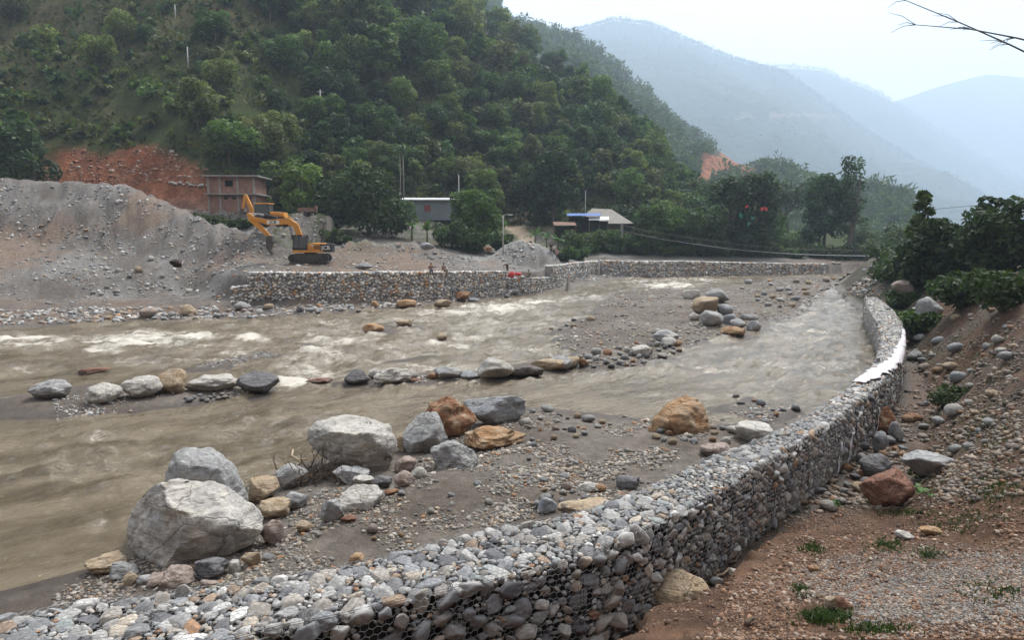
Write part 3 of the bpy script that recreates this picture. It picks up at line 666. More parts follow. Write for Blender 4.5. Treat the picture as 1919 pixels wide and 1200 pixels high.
# --- the rest of the wood reads as one mass
PV, PF, PC, n0 = [], [], [], 0
low = []
for k, (shp, h, w, lb) in enumerate(SHAPES):
    cen, rad, mb, rg = tree_shape(400 + k, h, w, lb, shp)
    low.append(leaf_cloud(rg, cen, rad, 310 if shp != 'bush' else 160, .78 if shp != 'bush' else .62, lob_var=.24))
for s in spots[NT:]:
    x, y, z, k, sc = s[:5]; V, F, c = low[k]; q = rng.random() * 6.28; ca, sa = math.cos(q) * sc, math.sin(q) * sc
    W = np.stack([V[:, 0] * ca - V[:, 1] * sa + x, V[:, 0] * sa + V[:, 1] * ca + y, V[:, 2] * sc * rng.uniform(.9, 1.15) + z - .2], 1)
    PV.append(W); PF.append(F + n0); PC.append(c * tone(rng)[0]); n0 += len(W)
o = mk('forest', np.concatenate(PV), np.concatenate(PF), M_LEAF, col=np.concatenate(PC), smooth=False)
tag(o, 'mass of dark green trees covering the upper hillside', 'forest', kind='stuff')
# --- grass and low scrub on the slope
n = 34000
gu = rng.uniform(-250, 1300, n); gt = rng.random(n) ** 1.4 * .9; gyf = np.interp(gu, HILL[:, 0], HILL[:, 1]); gyr = np.interp(gu, HILL[:, 0], HILL[:, 4])
gy = gyf + (gyr - gyf) * gt + .5; gx = (gu - CX) / F_PX * gy / .985; gz = height(gx, gy); qu, qv, _ = proj(np.stack([gx, gy, gz], -1))
sl = (qu < 425) & (qv > np.interp(qu, [0, 166, 230, 270, 300, 340, 380, 405], [262, 278, 290, 270, 268, 290, 305, 330]) - 3)
keep = (fbm(gx * .06, gy * .06, 0, 95, 4) > -.7) & ~sl
gx, gy, gz = gx[keep], gy[keep], gz[keep]; n = len(gx)
def blades(gx, gy, gz, hgt, wid, rng, lean=.5):
    n = len(gx); a = rng.random(n) * 6.28; ln = rng.normal(size=(n, 2)) * lean * hgt[:, None]
    b = np.stack([gx, gy, gz], -1); dx = np.stack([np.cos(a) * wid, np.sin(a) * wid, 0 * a], -1)
    tip = b + np.stack([ln[:, 0], ln[:, 1], hgt], -1); mid = b + np.stack([ln[:, 0] * .3, ln[:, 1] * .3, hgt * .55], -1)
    V = np.stack([b - dx * .7, b + dx * .7, mid + dx, tip, mid - dx], 1).reshape(-1, 3)
    i = np.arange(n)[:, None] * 5; F = np.concatenate([i + np.array([[0, 1, 2]]), i + np.array([[0, 2, 4]]), i + np.array([[4, 2, 3]])])
    return V, F
V, F = blades(gx, gy, gz - .1, rng.uniform(.35, 1.2, n), rng.uniform(.2, .55, n), rng, .8)
gc = np.array((0.040, 0.054, 0.018)) * rng.uniform(.6, 2.0, (n, 1)) * np.where(rng.random((n, 1)) < .35, np.array((1.7, 1.2, .95)), 1.0)
o = mk('undergrowth', V, F, M_LEAF, col=np.repeat(gc, 5, 0), smooth=False); tag(o, 'long grass and low scrub on the hillside', 'undergrowth', kind='stuff')
# --- woods on the farther hill and along the mountain crests
def crest_trees(V, us, n, seed, hmin, hmax, tris, tone_c, tmax=1.0, bias=.5, name='distant_forest', label='', avoid=None):
    rg = np.random.default_rng(seed); nr, nu = V.shape[:2]; nv = nr - 2
    tt = 1 - rg.random(n) ** (1 / bias) * tmax if bias < 1 else rg.random(n) * tmax
    ii = np.clip(tt * (nv - 1), 0, nv - 1.001); jj = rg.random(n) * (nu - 1.001)
    i0, j0 = ii.astype(int), jj.astype(int); fi, fj = (ii - i0)[:, None], (jj - j0)[:, None]
    P = (V[i0, j0] * (1 - fi) * (1 - fj) + V[i0 + 1, j0] * fi * (1 - fj) + V[i0, j0 + 1] * (1 - fi) * fj + V[i0 + 1, j0 + 1] * fi * fj)
    if avoid is not None:
        _u, _v, _ = proj(P); P = P[~inside(_u, _v, avoid)]; n = len(P)
    h = rg.uniform(hmin, hmax, n) * (1 + .4 * (rg.random(n) < .08)); k = tris
    d = rg.normal(size=(n, k, 3)); d /= np.linalg.norm(d, axis=2)[..., None]
    p = P[:, None] + np.stack([d[..., 0] * .38, d[..., 1] * .38, .58 + d[..., 2] * .42], -1) * h[:, None, None]
    s = h[:, None, None] * .17; a = np.clip(rg.normal(size=(n, k, 3)), -1.5, 1.5) * s; b = np.clip(rg.normal(size=(n, k, 3)), -1.5, 1.5) * s
    T = np.stack([p, p + a, p + b], 2).reshape(-1, 3); F = np.arange(len(T)).reshape(-1, 3)
    c = np.array(tone_c) * rg.uniform(.6, 1.5, (n, 1)); c = np.repeat(c, k * 3, 0) * rg.uniform(.8, 1.2, (len(T), 1))
    o = mk(name, T, F, M_LEAF, col=c, smooth=False); tag(o, label, 'forest', kind='stuff')
crest_trees(*FARV[330], 8500, 11, 5, 10, 26, (0.058, 0.084, 0.032), bias=1, avoid=[(1296, 350), (1318, 298), (1360, 288), (1405, 296), (1428, 312), (1420, 328), (1380, 334), (1330, 350)], label='hazy green trees covering the second hillside')
crest_trees(*FARV[1300], 5000, 12, 10, 20, 12, (0.046, 0.054, 0.028), bias=.09, label='small hazy trees along the crest of the blue mountain')
crest_trees(*FARV[2500], 2500, 13, 13, 24, 8, (0.046, 0.054, 0.028), bias=.08, label='tiny hazy trees along the crest of the farther mountain')

# --- trees of the valley floor, one by one: (u, v of foot, depth, height, width, shape, tone, label, lobes, leaves, leaf size)
VALLEY = [
    (566, 392, 112, 10.5, 6.5, 'dome', (0.085, 0.130, 0.035), 'light green airy tree beside the brick house', 12, 1100, .5),
    (470, 310, 122, 5.5, 9, 'bush', (0.050, 0.080, 0.028), 'spreading green bush on the slope above the brick house', 10, 900, .5),
    (520, 350, 120, 6, 8, 'bush', (0.055, 0.085, 0.026), 'green bush right of the brick house roof', 9, 800, .5),
    (690, 432, 112, 11, 12, 'dome', (0.028, 0.048, 0.018), 'large dark rounded tree left of the grey shed', 15, 1900, .5),
    (632, 426, 114, 8.5, 8, 'dome', (0.026, 0.046, 0.017), 'dark tree behind the excavator cab', 12, 1200, .5),
    (735, 440, 108, 6, 7, 'bush', (0.030, 0.050, 0.018), 'dark thicket at the foot of the large rounded tree', 10, 1000, .42),
    (905, 462, 108, 9.5, 7.0, 'dome', (0.048, 0.082, 0.026), 'bright green leafy tree right of the grey shed', 13, 1500, .45),
    (868, 440, 114, 8.0, 5.5, 'tall', (0.055, 0.090, 0.028), 'slim green tree touching the right end of the grey shed', 10, 900, .45),
    (890, 464, 103, 4.6, 7, 'bush', (0.028, 0.050, 0.018), 'dark bush below the tree right of the grey shed', 9, 1000, .38),
    (845, 462, 104, 4.4, 6, 'bush', (0.036, 0.058, 0.020), 'bush in front of the grey shed wall', 8, 850, .38),
    (938, 455, 107, 4.2, 4.5, 'bush', (0.040, 0.066, 0.022), 'bush beside the dirt track and lamp post', 8, 700, .36),
    (1037, 418, 144, 15.5, 10, 'dome', (0.020, 0.040, 0.017), 'tall dark tree standing over the dirt track', 16, 1900, .6),
    (1000, 400, 152, 10, 9, 'dome', (0.028, 0.046, 0.020), 'dark tree behind the dirt track', 12, 1100, .6),
    (1070, 440, 136, 4.5, 6, 'bush', (0.036, 0.060, 0.024), 'bush under the blue tarpaulin roof', 8, 700, .42),
    (1100, 468, 128, 3.8, 9.0, 'bush', (0.042, 0.068, 0.022), 'wide bush on the bank below the huts', 11, 1200, .42),
    (1155, 470, 130, 4.2, 7, 'bush', (0.040, 0.072, 0.022), 'green bush on the bank right of the huts', 12, 1200, .45),
    (1218, 474, 132, 9.5, 7.0, 'dome', (0.044, 0.078, 0.025), 'bright green tree behind the start of the footbridge cable', 13, 1400, .5),
    (1240, 478, 132, 9.5, 9, 'dome', (0.050, 0.086, 0.026), 'rounded bright tree over the middle of the far wall', 13, 1400, .5),
    (1285, 478, 134, 9.0, 8.5, 'dome', (0.036, 0.064, 0.022), 'mid green tree next to the rounded bright tree', 12, 1300, .5),
    (1325, 480, 135, 9.5, 8.5, 'dome', (0.034, 0.058, 0.022), 'dark tree left of the flag hung trees', 12, 1300, .5),
    (1365, 478, 138, 16, 9.5, 'umbrella', (0.026, 0.046, 0.022), 'dark spreading tree left of the flag hung tree', 12, 1300, .6),
    (1420, 478, 138, 16.5, 10, 'dome', (0.026, 0.044, 0.022), 'tall dark tree hung with red and teal flags', 14, 1700, .6),
    (1398, 482, 136, 8, 8, 'bush', (0.026, 0.046, 0.020), 'dark bush below the flag hung tree', 10, 1000, .5),
    (1475, 470, 190, 15, 15, 'umbrella', (0.032, 0.048, 0.030), 'hazy spreading tree between the flag hung tree and the tall pair', 12, 1000, .7),
    (1542, 490, 150, 17, 10, 'dome', (0.028, 0.054, 0.026), 'full dark tree, left of the tall pair beyond the river', 17, 2300, .6),
    (1588, 490, 146, 21, 8.0, 'tall', (0.034, 0.058, 0.028), 'slender open tree, right of the tall pair beyond the river', 24, 800, .5),
    (1610, 480, 170, 6, 8, 'bush', (0.045, 0.065, 0.030), 'pale bush at the foot of the slender open tree', 8, 500, .5),
    (1500, 482, 160, 4, 9, 'bush', (0.050, 0.080, 0.030), 'low bush on the green field beyond the river', 8, 500, .5),
    (1460, 484, 150, 4, 8, 'bush', (0.052, 0.085, 0.030), 'low bush right of the flag hung tree', 8, 500, .5),
    (1575, 498, 141, 3.2, 7, 'bush', (0.032, 0.050, 0.022), 'bush on the dark bank under the tall pair of trees', 8, 500, .45),
    (1615, 500, 142, 3.4, 8, 'bush', (0.036, 0.052, 0.024), 'bush on the dark bank right of the tall pair of trees', 8, 500, .45),
    (1655, 500, 140, 5, 9, 'bush', (0.036, 0.055, 0.026), 'wide bush where the river bends out of sight', 8, 600, .45),
    (1650, 488, 150, 5, 9, 'bush', (0.036, 0.055, 0.026), 'hazy bush under the distant power pole', 8, 500, .5),
    (1690, 490, 140, 7, 9, 'dome', (0.036, 0.055, 0.024), 'hazy tree behind the right bank thicket', 9, 600, .5)]
for k, (u, v, y, h, w, shp, tn, lab, lb, nl, ls) in enumerate(VALLEY):
    p = at_y(u, v, y); z = H1(p[0], p[1]); z = min(max(z, p[2] - 2.0), p[2] + .6)
    build_tree('tree' if shp != 'bush' else 'bush', lab, 'tree' if shp != 'bush' else 'bush', (p[0], p[1], H1(p[0], p[1]) - .1), h + min(.8, max(0, p[2] - z) * .3), w, 500 + k, tuple(np.array(tn) * (1.5, 1.5, 1.35)), lb, shp, int(nl * 1.9), ls * .7, bare=.3 if shp == 'tall' else .22, bark=M_BARK, fill=.35 if 'open' in lab else .5, radk=.82 if 'open' in lab else 1.0)
rgh = np.random.default_rng(31)
for k in range(24):
    u = 1062 + k * 21 + rgh.normal() * 5; y = np.interp(u, [1040, 1130, 1545], [108, 126, 139]) + rgh.uniform(0, 3.5); p = at_y(u, 470, y); sz_ = .85 * rgh.uniform(.8, 1.25)
    build_tree('bush', 'dark green bush in the hedge of bushes right behind the long low far wall', 'bush', (p[0], p[1], H1(p[0], p[1]) - .1), 3.0 * sz_, 4.6 * sz_, 900 + k, GREENS[rgh.integers(4)] * 1.05, 8, 'bush', 420, .42, group='hedge bushes behind the far wall')
for k, (u, v, y, h, w) in enumerate([(400, 404, 99, 1.8, 4), (432, 408, 98.5, 1.6, 3.5), (462, 404, 99.5, 1.2, 3), (370, 400, 99, 1.6, 4), (620, 430, 101, 1.6, 4), (640, 440, 100, 1.4, 3)]):
    p = at_y(u, v, y); build_tree('bush', 'low rough bush on the stony bank below the brick house', 'bush', (p[0], p[1], H1(p[0], p[1]) - .1), h, w, 950 + k, (.05, .072, .024), 7, 'bush', 380, .32, group='low bushes below the brick house')
# right bank thicket
THICK = [(1715, 500, 62, 4.2, 3.8, 'dome', (0.024, 0.044, 0.012), 'dark leafy tree at the near end of the right bank thicket', 13, 2600, .26),
         (1745, 505, 58, 6.0, 4.2, 'dome', (0.026, 0.050, 0.012), 'tallest dark tree of the right bank thicket', 16, 3400, .26),
         (1725, 440, 60, 4.0, 2.2, 'tall', (0.055, 0.085, 0.022), 'pale leafed sapling rising out of the right bank thicket', 8, 700, .25),
         (1795, 500, 56, 5.2, 5.0, 'dome', (0.024, 0.045, 0.013), 'dark tree on the right bank behind the tallest one', 15, 3000, .26),
         (1875, 500, 52, 6.4, 5.6, 'dome', (0.030, 0.054, 0.016), 'broad tree on the right bank at the picture edge', 16, 3200, .26),
         (1700, 545, 50, 1.8, 3.2, 'bush', (0.060, 0.105, 0.022), 'bright green low bush below the right bank thicket', 9, 1500, .2),
         (1735, 560, 45, 1.7, 3.0, 'bush', (0.046, 0.078, 0.020), 'green bush on the boulder slope under the thicket', 9, 1300, .18),
         (1664, 532, 72, 2.0, 4.0, 'bush', (0.034, 0.058, 0.018), 'dark bush at the water past the wall end', 9, 900, .24),
         (1668, 516, 88, 3.0, 6.0, 'bush', (0.034, 0.056, 0.018), 'dark bush on the right shore beyond the wall end', 9, 900, .28),
         (1690, 528, 70, 2.4, 5.0, 'bush', (0.036, 0.062, 0.018), 'rough bush past the far end of the near wall', 9, 1200, .24),
         (1695, 515, 80, 3.0, 6.0, 'bush', (0.034, 0.058, 0.018), 'dark rough bush farther along the right bank', 9, 1000, .28),
         (1690, 508, 105, 2.6, 7.0, 'bush', (0.034, 0.056, 0.022), 'hazy rough bush at the far right bank', 9, 800, .35),
         (1695, 535, 58, 1.8, 3.0, 'bush', (0.040, 0.072, 0.018), 'small bush overhanging the far end of the near wall', 8, 1100, .2),
         (1810, 575, 42, 2.4, 4.0, 'bush', (0.038, 0.068, 0.020), 'rounded bush on the right bank slope', 9, 1500, .2),
         (1880, 620, 34, 2.2, 3.6, 'bush', (0.042, 0.070, 0.020), 'leafy bush on the right bank near the picture edge', 9, 1500, .17),
         (1790, 700, 27, .8, 1.8, 'bush', (0.045, 0.066, 0.02), 'scrubby shrub halfway up the eroded bank', 7, 800, .1),
         (1745, 800, 20, .5, 1.1, 'bush', (0.046, 0.06, 0.02), 'low scrub above the grey rocks of the bank', 7, 600, .08)]
for k, (u, v, y, h, w, shp, tn, lab, lb, nl, ls) in enumerate(THICK):
    p = at_y(u, v, y); z = H1(p[0], p[1])
    build_tree('tree' if shp != 'bush' else 'bush', lab, 'tree' if shp != 'bush' else 'bush', (p[0], p[1], z - .1 if 'sapling' not in lab else z), h if 'sapling' not in lab else h + p[2] - z, w, 700 + k, tn, lb, shp, nl, ls, bare=.12 if 'sapling' not in lab else .55)
# banana plants
def banana(label, loc, h, seed, n=9):
    rg = np.random.default_rng(seed); t = thing('banana_plant', label, 'banana plant', loc, rg.random() * 6, 'banana plants by the dirt track')
    MB().tube([(0, 0, -.2), (.05, 0, h * .25), (0, .05, h * .5)], [.16, .14, .08], 7).build('stem', plain_green, t, smooth=True)
    for k in range(n):
        a = k * 2.4 + rg.random(); L = h * rg.uniform(.5, .75); e = rg.uniform(.3, 1.1); V, F = [], []
        for i in range(8):
            f = i / 7; r = L * f * math.cos(e) * (1 - .1 * f); z = h * .48 + L * (f * math.sin(e) - .55 * f * f * math.cos(e)); wd = .28 * math.sin(math.pi * min(1, f * .93 + .05)) + .01
            c = np.array([math.cos(a) * r, math.sin(a) * r, z]); s = np.array([-math.sin(a), math.cos(a), 0]) * wd
            V += [c - s + np.array([0, 0, -.12 * wd]), c + np.array([0, 0, .05]), c + s + np.array([0, 0, -.12 * wd])]
            if i: b = i * 3; F += [(b - 3, b - 2, b + 1, b), (b - 2, b - 1, b + 2, b + 1)]
        o = mk('leaf', V, np.array(F), M_LEAF, t, col=np.tile(rg.uniform(.8, 1.2, (1, 3)), (len(V), 1)), smooth=True); o.color = (0.07, 0.12, 0.045, 1)
plain_green = plain('banana_stem', (0.10, 0.13, 0.05), .6)
for k, (u, v, y, h, lab) in enumerate([(772, 446, 106, 4.6, 'banana plant with torn leaves in front of the left end of the grey shed'), (800, 448, 104, 3.8, 'banana plant in front of the red shed shutter'), (826, 460, 103, 3.4, 'short banana plant at the edge of the dark bush'),
                                   (1003, 448, 124, 4.6, 'banana plant just right of the dirt track'), (1024, 452, 123, 4.2, 'banana plant second from the dirt track'), (1046, 455, 124, 3.9, 'banana plant beside the rusty tin roof')]):
    p = at_y(u, v, y); banana(lab, (p[0], p[1], H1(p[0], p[1])), h, 40 + k)
# two slim palms
M_PALM = plain('palm_trunk', (0.26, 0.24, 0.20), .9)
for k, (u, h, lab) in enumerate([(751, 9.5, 'slim pale palm trunk, left of the two by the grey shed'), (757, 10.5, 'slim pale palm trunk, right of the two by the grey shed')]):
    p = at_y(u, 405, 134); z = H1(p[0], p[1]); t = thing('palm_tree', lab, 'palm', (p[0], p[1], z), 0, 'slim palms by the shed')
    MB().tube([(0, 0, -.3), (.1, 0, h * .5), (.05 * (-1) ** k, 0, h)], [.16, .13, .1], 6).build('trunk', M_PALM, t, smooth=True)
    V, F, n = [], [], 0
    for j in range(9):
        a = j * .7 + k; 
        for i in range(6):
            f = i / 5; c = np.array([math.cos(a) * 1.6 * f, math.sin(a) * 1.6 * f, h + .9 * f - 1.5 * f * f]); s = np.array([-math.sin(a), math.cos(a), -.3]) * .28 * math.sin(math.pi * (f * .9 + .06))
            V += [c - s, c + s]
            if i: F.append((n - 2, n - 1, n + 1, n))
            n += 2
    o = mk('fronds', V, np.array(F), M_LEAF, t, col=np.ones((n, 3)), smooth=False); o.color = (0.04, 0.07, 0.03, 1)
# ================================================================ STONES AND GABION WALLS
def ico(sub):
    bm = bmesh.new(); bmesh.ops.create_icosphere(bm, subdivisions=sub, radius=1.0)
    V = np.array([v.co[:] for v in bm.verts]); F = np.array([[v.index for v in f.verts] for f in bm.faces]); bm.free(); return V, F
ICO = {k: ico(k) for k in (1, 2, 3, 4, 5)}
def rock_shape(seed, sub=2, facets=7, rough=0.1, lump=0.25, cut=(0.55, 0.9)):
    """a stone in the unit box: lumpy ball with planes broken off"""
    rg = np.random.default_rng(seed); V, F = ICO[sub]; V = V.copy()
    o = rg.uniform(-50, 50, 3)
    V = V * (1 + lump * fbm(V[:, 0] * .9 + o[0], V[:, 1] * .9 + o[1], V[:, 2] * .9 + o[2], seed % 97, 2))[:, None]
    for _ in range(facets):
        n = rg.normal(size=3); n /= np.linalg.norm(n); d = rg.uniform(*cut)
        q = V @ n - d; V = V - np.outer(np.where(q > 0, q * 0.88, 0), n)
    if rough and sub > 1:
        nn = V / np.linalg.norm(V, axis=1)[:, None]
        V = V + nn * (rough * fbm(V[:, 0] * 2.6 + o[1], V[:, 1] * 2.6 + o[2], V[:, 2] * 2.6 + o[0], seed % 89, 4))[:, None]
    lo, hi = V.min(0), V.max(0); V = (V - (lo + hi) / 2) / ((hi - lo) / 2)
    return V, F
PALETTE = np.array([(0.30, 0.295, 0.29), (0.235, 0.24, 0.25), (0.37, 0.36, 0.345), (0.20, 0.20, 0.205), (0.44, 0.43, 0.41), (0.33, 0.30, 0.265), (0.40, 0.345, 0.28), (0.30, 0.215, 0.15), (0.33, 0.185, 0.10),
                    (0.125, 0.125, 0.135), (0.165, 0.16, 0.16), (0.55, 0.54, 0.52), (0.27, 0.245, 0.225), (0.27, 0.29, 0.285)])
PAL_W = np.array([5, 5, 5, 4, 3.5, 4, 3.5, 2.0, 1.1, 2, 2.5, 1.6, 4, 3.]); PAL_W = PAL_W / PAL_W.sum()
def pal(rg, n, lo=.8, hi=1.2): return 1.12 * PALETTE[rg.choice(len(PALETTE), n, p=PAL_W)] * rg.uniform(lo, hi, (n, 1))
def stone_mat(name, use_obj, gain=1.0):
    m, nt, b = new_mat(name); p = objco(nt) if use_obj else geopos(nt)
    if use_obj: base = nt.nodes.new('ShaderNodeObjectInfo').outputs['Color']; sc = 1.0
    else: base = nd(nt, 'ShaderNodeVertexColor', layer_name='col').outputs['Color']; sc = 1.0
    k = 1.0 if not use_obj else 0.13                    # unit stones are scaled, so their own space is larger
    f1 = noise(nt, p, 11 * k, 6, 0.65, 0.6); f2 = noise(nt, p, 60 * k, 4, 0.65)
    st = noise(nt, mapping(nt, p, (9 * k, 14 * k, 46 * k), (.5, .3, 0)), 1.0, 4, .6, .8)
    c = mixc(nt, 1.0, base, ramp(nt, f1, [(0.25, 0.72), (0.7, 1.22)]), 'MULTIPLY')
    c = mixc(nt, 1.0, c, ramp(nt, st, [(0.3, 0.78), (0.7, 1.2)]), 'MULTIPLY')
    c = mixc(nt, ramp(nt, f2, [(0.62, 0.0), (0.72, 0.5)]), c, (0.5, 0.49, 0.47))
    nt.links.new(c, b.inputs['Base Color']); b.inputs['Roughness'].default_value = 0.72; b.inputs['Specular IOR Level'].default_value = 0.35
    bump(nt, b, f1, 0.5, 0.02); return m
M_STONE_O, M_STONE_V = stone_mat('cobble', True), stone_mat('cobble_mass', False)
M_GAPSHADE = plain('gabion_gap_shade', (0.03, 0.028, 0.026), 0.95)  # near-black, to deepen the shade in the gaps by colour
M_CORE2 = plain('packed_small_stone', (0.30, 0.28, 0.255), 0.95, var=.35, nscale=14)
M_WIRE = plain('galvanised_wire', (0.32, 0.32, 0.32), 0.55, .5)
M_RUSTWIRE = plain('dark_wire', (0.06, 0.055, 0.055), 0.6, .4)
UNIT = {s: [rock_shape(900 + s * 50 + k, s, 9, 0.05 if s > 1 else 0, 0.24, (.45, .9)) for k in range(10)] for s in (1, 2)}
SM = []
def scatter_mesh(P, S, Rm, c, sub, rg):
    """joined stones: P positions, S semi-axes, Rm rotation matrices, c colours"""
    Vs, Fs, Cs, n0 = [], [], [], 0
    kk = rg.integers(0, 10, len(P))
    for k in range(10):
        m = kk == k
        if not m.any(): continue
        V, F = UNIT[sub][k]; W = np.einsum('nij,vj,nj->nvi', Rm[m], V, S[m]) if False else np.einsum('nij,nvj->nvi', Rm[m], V[None] * S[m][:, None, :])
        W = W + P[m][:, None, :]; n = len(W)
        Vs.append(W.reshape(-1, 3)); Fs.append((F[None] + (n0 + np.arange(n) * len(V))[:, None, None]).reshape(-1, 3)); n0 += n * len(V)
        Cs.append(np.repeat(c[m], len(V), 0))
    SM.append([len(f) for f in Fs]); return np.concatenate(Vs), np.concatenate(Fs), np.concatenate(Cs)
def frames(X, Y, Z, spin, tilt, rg):
    """rotation matrices: stone's own axes on (X, Y, Z) with a spin about Z and a little tilt"""
    n = len(X); c, s = np.cos(spin)[:, None], np.sin(spin)[:, None]
    A = X * c + Y * s; B = -X * s + Y * c; Zt = Z + A * rg.normal(size=(n, 1)) * tilt + B * rg.normal(size=(n, 1)) * tilt
    Zt /= np.linalg.norm(Zt, axis=1)[:, None]; B = np.cross(Zt, A); B /= np.linalg.norm(B, axis=1)[:, None]; A = np.cross(B, Zt)
    return np.stack([A, B, Zt], -1)
def pack(w, h, radii, rg, tries=10, over=0.86):
    """stones of mixed size laid side by side on a strip w x h; big ones first, by batches on an occupancy raster"""
    radii = np.sort(radii)[::-1]; px = 0.03; nx, ny = int(w / px) + 1, int(h / px) + 1; D = np.full((nx, ny), 9.0, np.float32); out = []
    rx, ry = rg.random((len(radii), tries)), rg.random((len(radii), tries))
    for k, r in enumerate(radii):
        X, Y = rx[k] * w, ry[k] * h; ii, jj = (X / px).astype(int), (Y / px).astype(int)
        g = D[ii, jj]; b = np.flatnonzero(g > over * r)
        if not len(b): continue
        b = b[np.argmin(g[b])] if len(b) > 1 and len(out) > 40 else b[0]
        x, y = X[b], Y[b]; out.append((x, y, r)); R_ = over * r + .16 + r
        i0, i1, j0, j1 = max(0, int((x - R_) / px)), min(nx, int((x + R_) / px) + 2), max(0, int((y - R_) / px)), min(ny, int((y + R_) / px) + 2)
        d = np.sqrt(((np.arange(i0, i1) * px - x) ** 2)[:, None] + ((np.arange(j0, j1) * px - y) ** 2)[None]) - over * r
        np.minimum(D[i0:i1, j0:j1], d, out=D[i0:i1, j0:j1])
    return np.array(out)
rg = np.random.default_rng(77)
# ---- near wall: stones laid over its top and down its two faces
def resample(P, ds):
    L = np.concatenate([[0], np.cumsum(np.linalg.norm(np.diff(P, axis=0), axis=1))]); n = max(2, int(L[-1] / ds)); s = np.linspace(0, L[-1], n)
    return np.stack([np.interp(s, L, P[:, k]) for k in range(P.shape[1])], 1), s
cs, cS = resample(W_C, 0.25); WLEN = cS[-1]
def norm2(T): return T / np.linalg.norm(T, axis=1)[:, None]
cT = norm2(np.gradient(cs, axis=0)); cN = np.stack([cT[:, 1], -cT[:, 0]], 1)          # towards the land
k5 = np.ones(9) / 9
def width_to(E):
    d, _, _ = seg_dist(cs[:, 0], cs[:, 1], E, False); return np.convolve(np.pad(d, 4, mode='edge'), k5, 'valid')
wL, wR = width_to(WE_L), width_to(WE_R)
sw = np.linspace(0, WLEN, len(cs)); TOPZ = ZT + 0.05 * fbm(cS * .35, 0 * cS, 0, 99, 3)
def wall_frame(s):
    g = lambda A: np.stack([np.interp(s, cS, A[:, k]) for k in range(2)], 1)
    return g(cs), norm2(g(cT)), norm2(g(cN)), np.interp(s, cS, wL), np.interp(s, cS, wR), np.interp(s, cS, TOPZ)
def on_wall(s, q, out=0.0):
    """q runs across the wall's skin: 0 at the river foot, up the river face, over the top, down the land face"""
    c, T, N, a, b, tz = wall_frame(s); hgt = 1.9; rr = 0.08
    W = a + b; qr = hgt; ql = hgt + W
    up = q < qr; top = (q >= qr) & (q < ql); dn = q >= ql
    off = np.where(up, -b - 0.10 * np.sin(np.pi * np.clip(q / qr, 0, 1)), np.where(top, -b + (q - qr), a + 0.10 * np.sin(np.pi * np.clip((q - ql) / hgt, 0, 1))))
    z = np.where(up, tz - hgt + q, np.where(top, tz, tz - (q - ql)))
    n_off = np.where(up, -1.0, np.where(top, 0.0, 1.0)); n_z = np.where(top, 1.0, 0.0)
    e1 = np.clip(1 - np.abs(q - qr) / rr, 0, 1) * .7; e2 = np.clip(1 - np.abs(q - ql) / rr, 0, 1) * .7
    n_off = np.where(top, -e1 + e2, n_off); n_z = np.where(up, e1, np.where(dn, e2, 1.0))
    drop = 0.035 * (np.maximum(e1, e2) / .7) ** 2; z = z - np.where(top, drop, 0); off = off - np.where(up, -1, np.where(dn, 1, 0)) * 0.035 * (np.maximum(e1, e2) / .7) ** 2
    nrm = np.concatenate([N * n_off[:, None], n_z[:, None]], 1); nrm /= np.linalg.norm(nrm, axis=1)[:, None]
    P = np.concatenate([c + N * off[:, None], z[:, None]], 1) + nrm * out
    Tx = np.concatenate([T, np.zeros((len(s), 1))], 1)
    return P, Tx, nrm
W_of = lambda s: np.interp(s, cS, wL) + np.interp(s, cS, wR)
WTOT = 1.9 * 2 + float(np.max(wL + wR))
near_thing = thing('gabion_wall', 'long curving wire gabion wall of grey river cobbles in the foreground along the right bank', 'gabion wall', (float(cs[len(cs) // 3, 0]), float(cs[len(cs) // 3, 1]), 0))
NB = Vector(near_thing.location)
lists = []
for s0, s1, mean, sd in ((0, 20, .088, .040), (20, 32, .084, .036), (32, WLEN, .09, .032)):
    area = (s1 - s0) * WTOT; big_n = int(area * .62 / (math.pi * mean ** 2 * (1 + (sd / mean) ** 2))); small_n = int(area * 95)
    rad = np.clip(np.exp(rg.normal(math.log(mean), sd / mean, big_n)), .045, .19); rad = np.concatenate([rad, rg.uniform(.024, .05, small_n)])
    a = pack(s1 - s0, WTOT, rad, rg, 12); a[:, 0] += s0; lists.append(a)
A = np.concatenate(lists); s_, q_, r_ = A.T
# river-side lower face of the far part and the land face are kept where they can be seen; basket seams stay open
wtot_s = 3.8 + W_of(s_); ok = (q_ < wtot_s) & ~((r_ < .045) & (q_ > 1.9 + W_of(s_)) & (rg.random(len(s_)) < .6))
seam = np.abs(((s_ + .6) % 2.4) - 1.2); ok &= ~((seam > 1.2 - .035) & (q_ > 1.9 + W_of(s_)) )
s_, q_, r_ = s_[ok], q_[ok], r_[ok]
P, Tx, nr = on_wall(s_, q_, 0.0)
B = np.cross(nr, Tx); asp = rg.uniform(.78, 1.35, len(s_)); flat = rg.uniform(.42, .75, len(s_))
face = q_ > 1.9 + W_of(s_)
S = np.stack([r_ * asp * 1.08, r_ / asp ** .6 * np.where(face, .9, 1.06), r_ * flat], 1)
Rm = frames(Tx, B, nr, np.where(face, rg.normal(size=len(s_)) * .35, rg.random(len(s_)) * 6.28), .2, rg)
P = P + nr * (np.where(face, -.3, -.75) * r_ * flat + rg.normal(size=len(s_)) * np.where(face, .022, .007))[:, None]
Cw = pal(rg, len(s_)) * np.where(P[:, 1] > 30, .92, 1)[:, None]
big = r_ > .16; Cw[big] = PALETTE[rg.choice([0, 1, 2, 3, 4, 5, 9], big.sum())]
pu, pv, dist = proj(P); vis = (pu > -20) & (pu < 1940) & (pv > 0) & (pv < 1215) & (q_ > 1.75)
score = np.where(vis, r_ / dist, 0); order = np.argsort(-score); first = order[:300]
unit_me = []
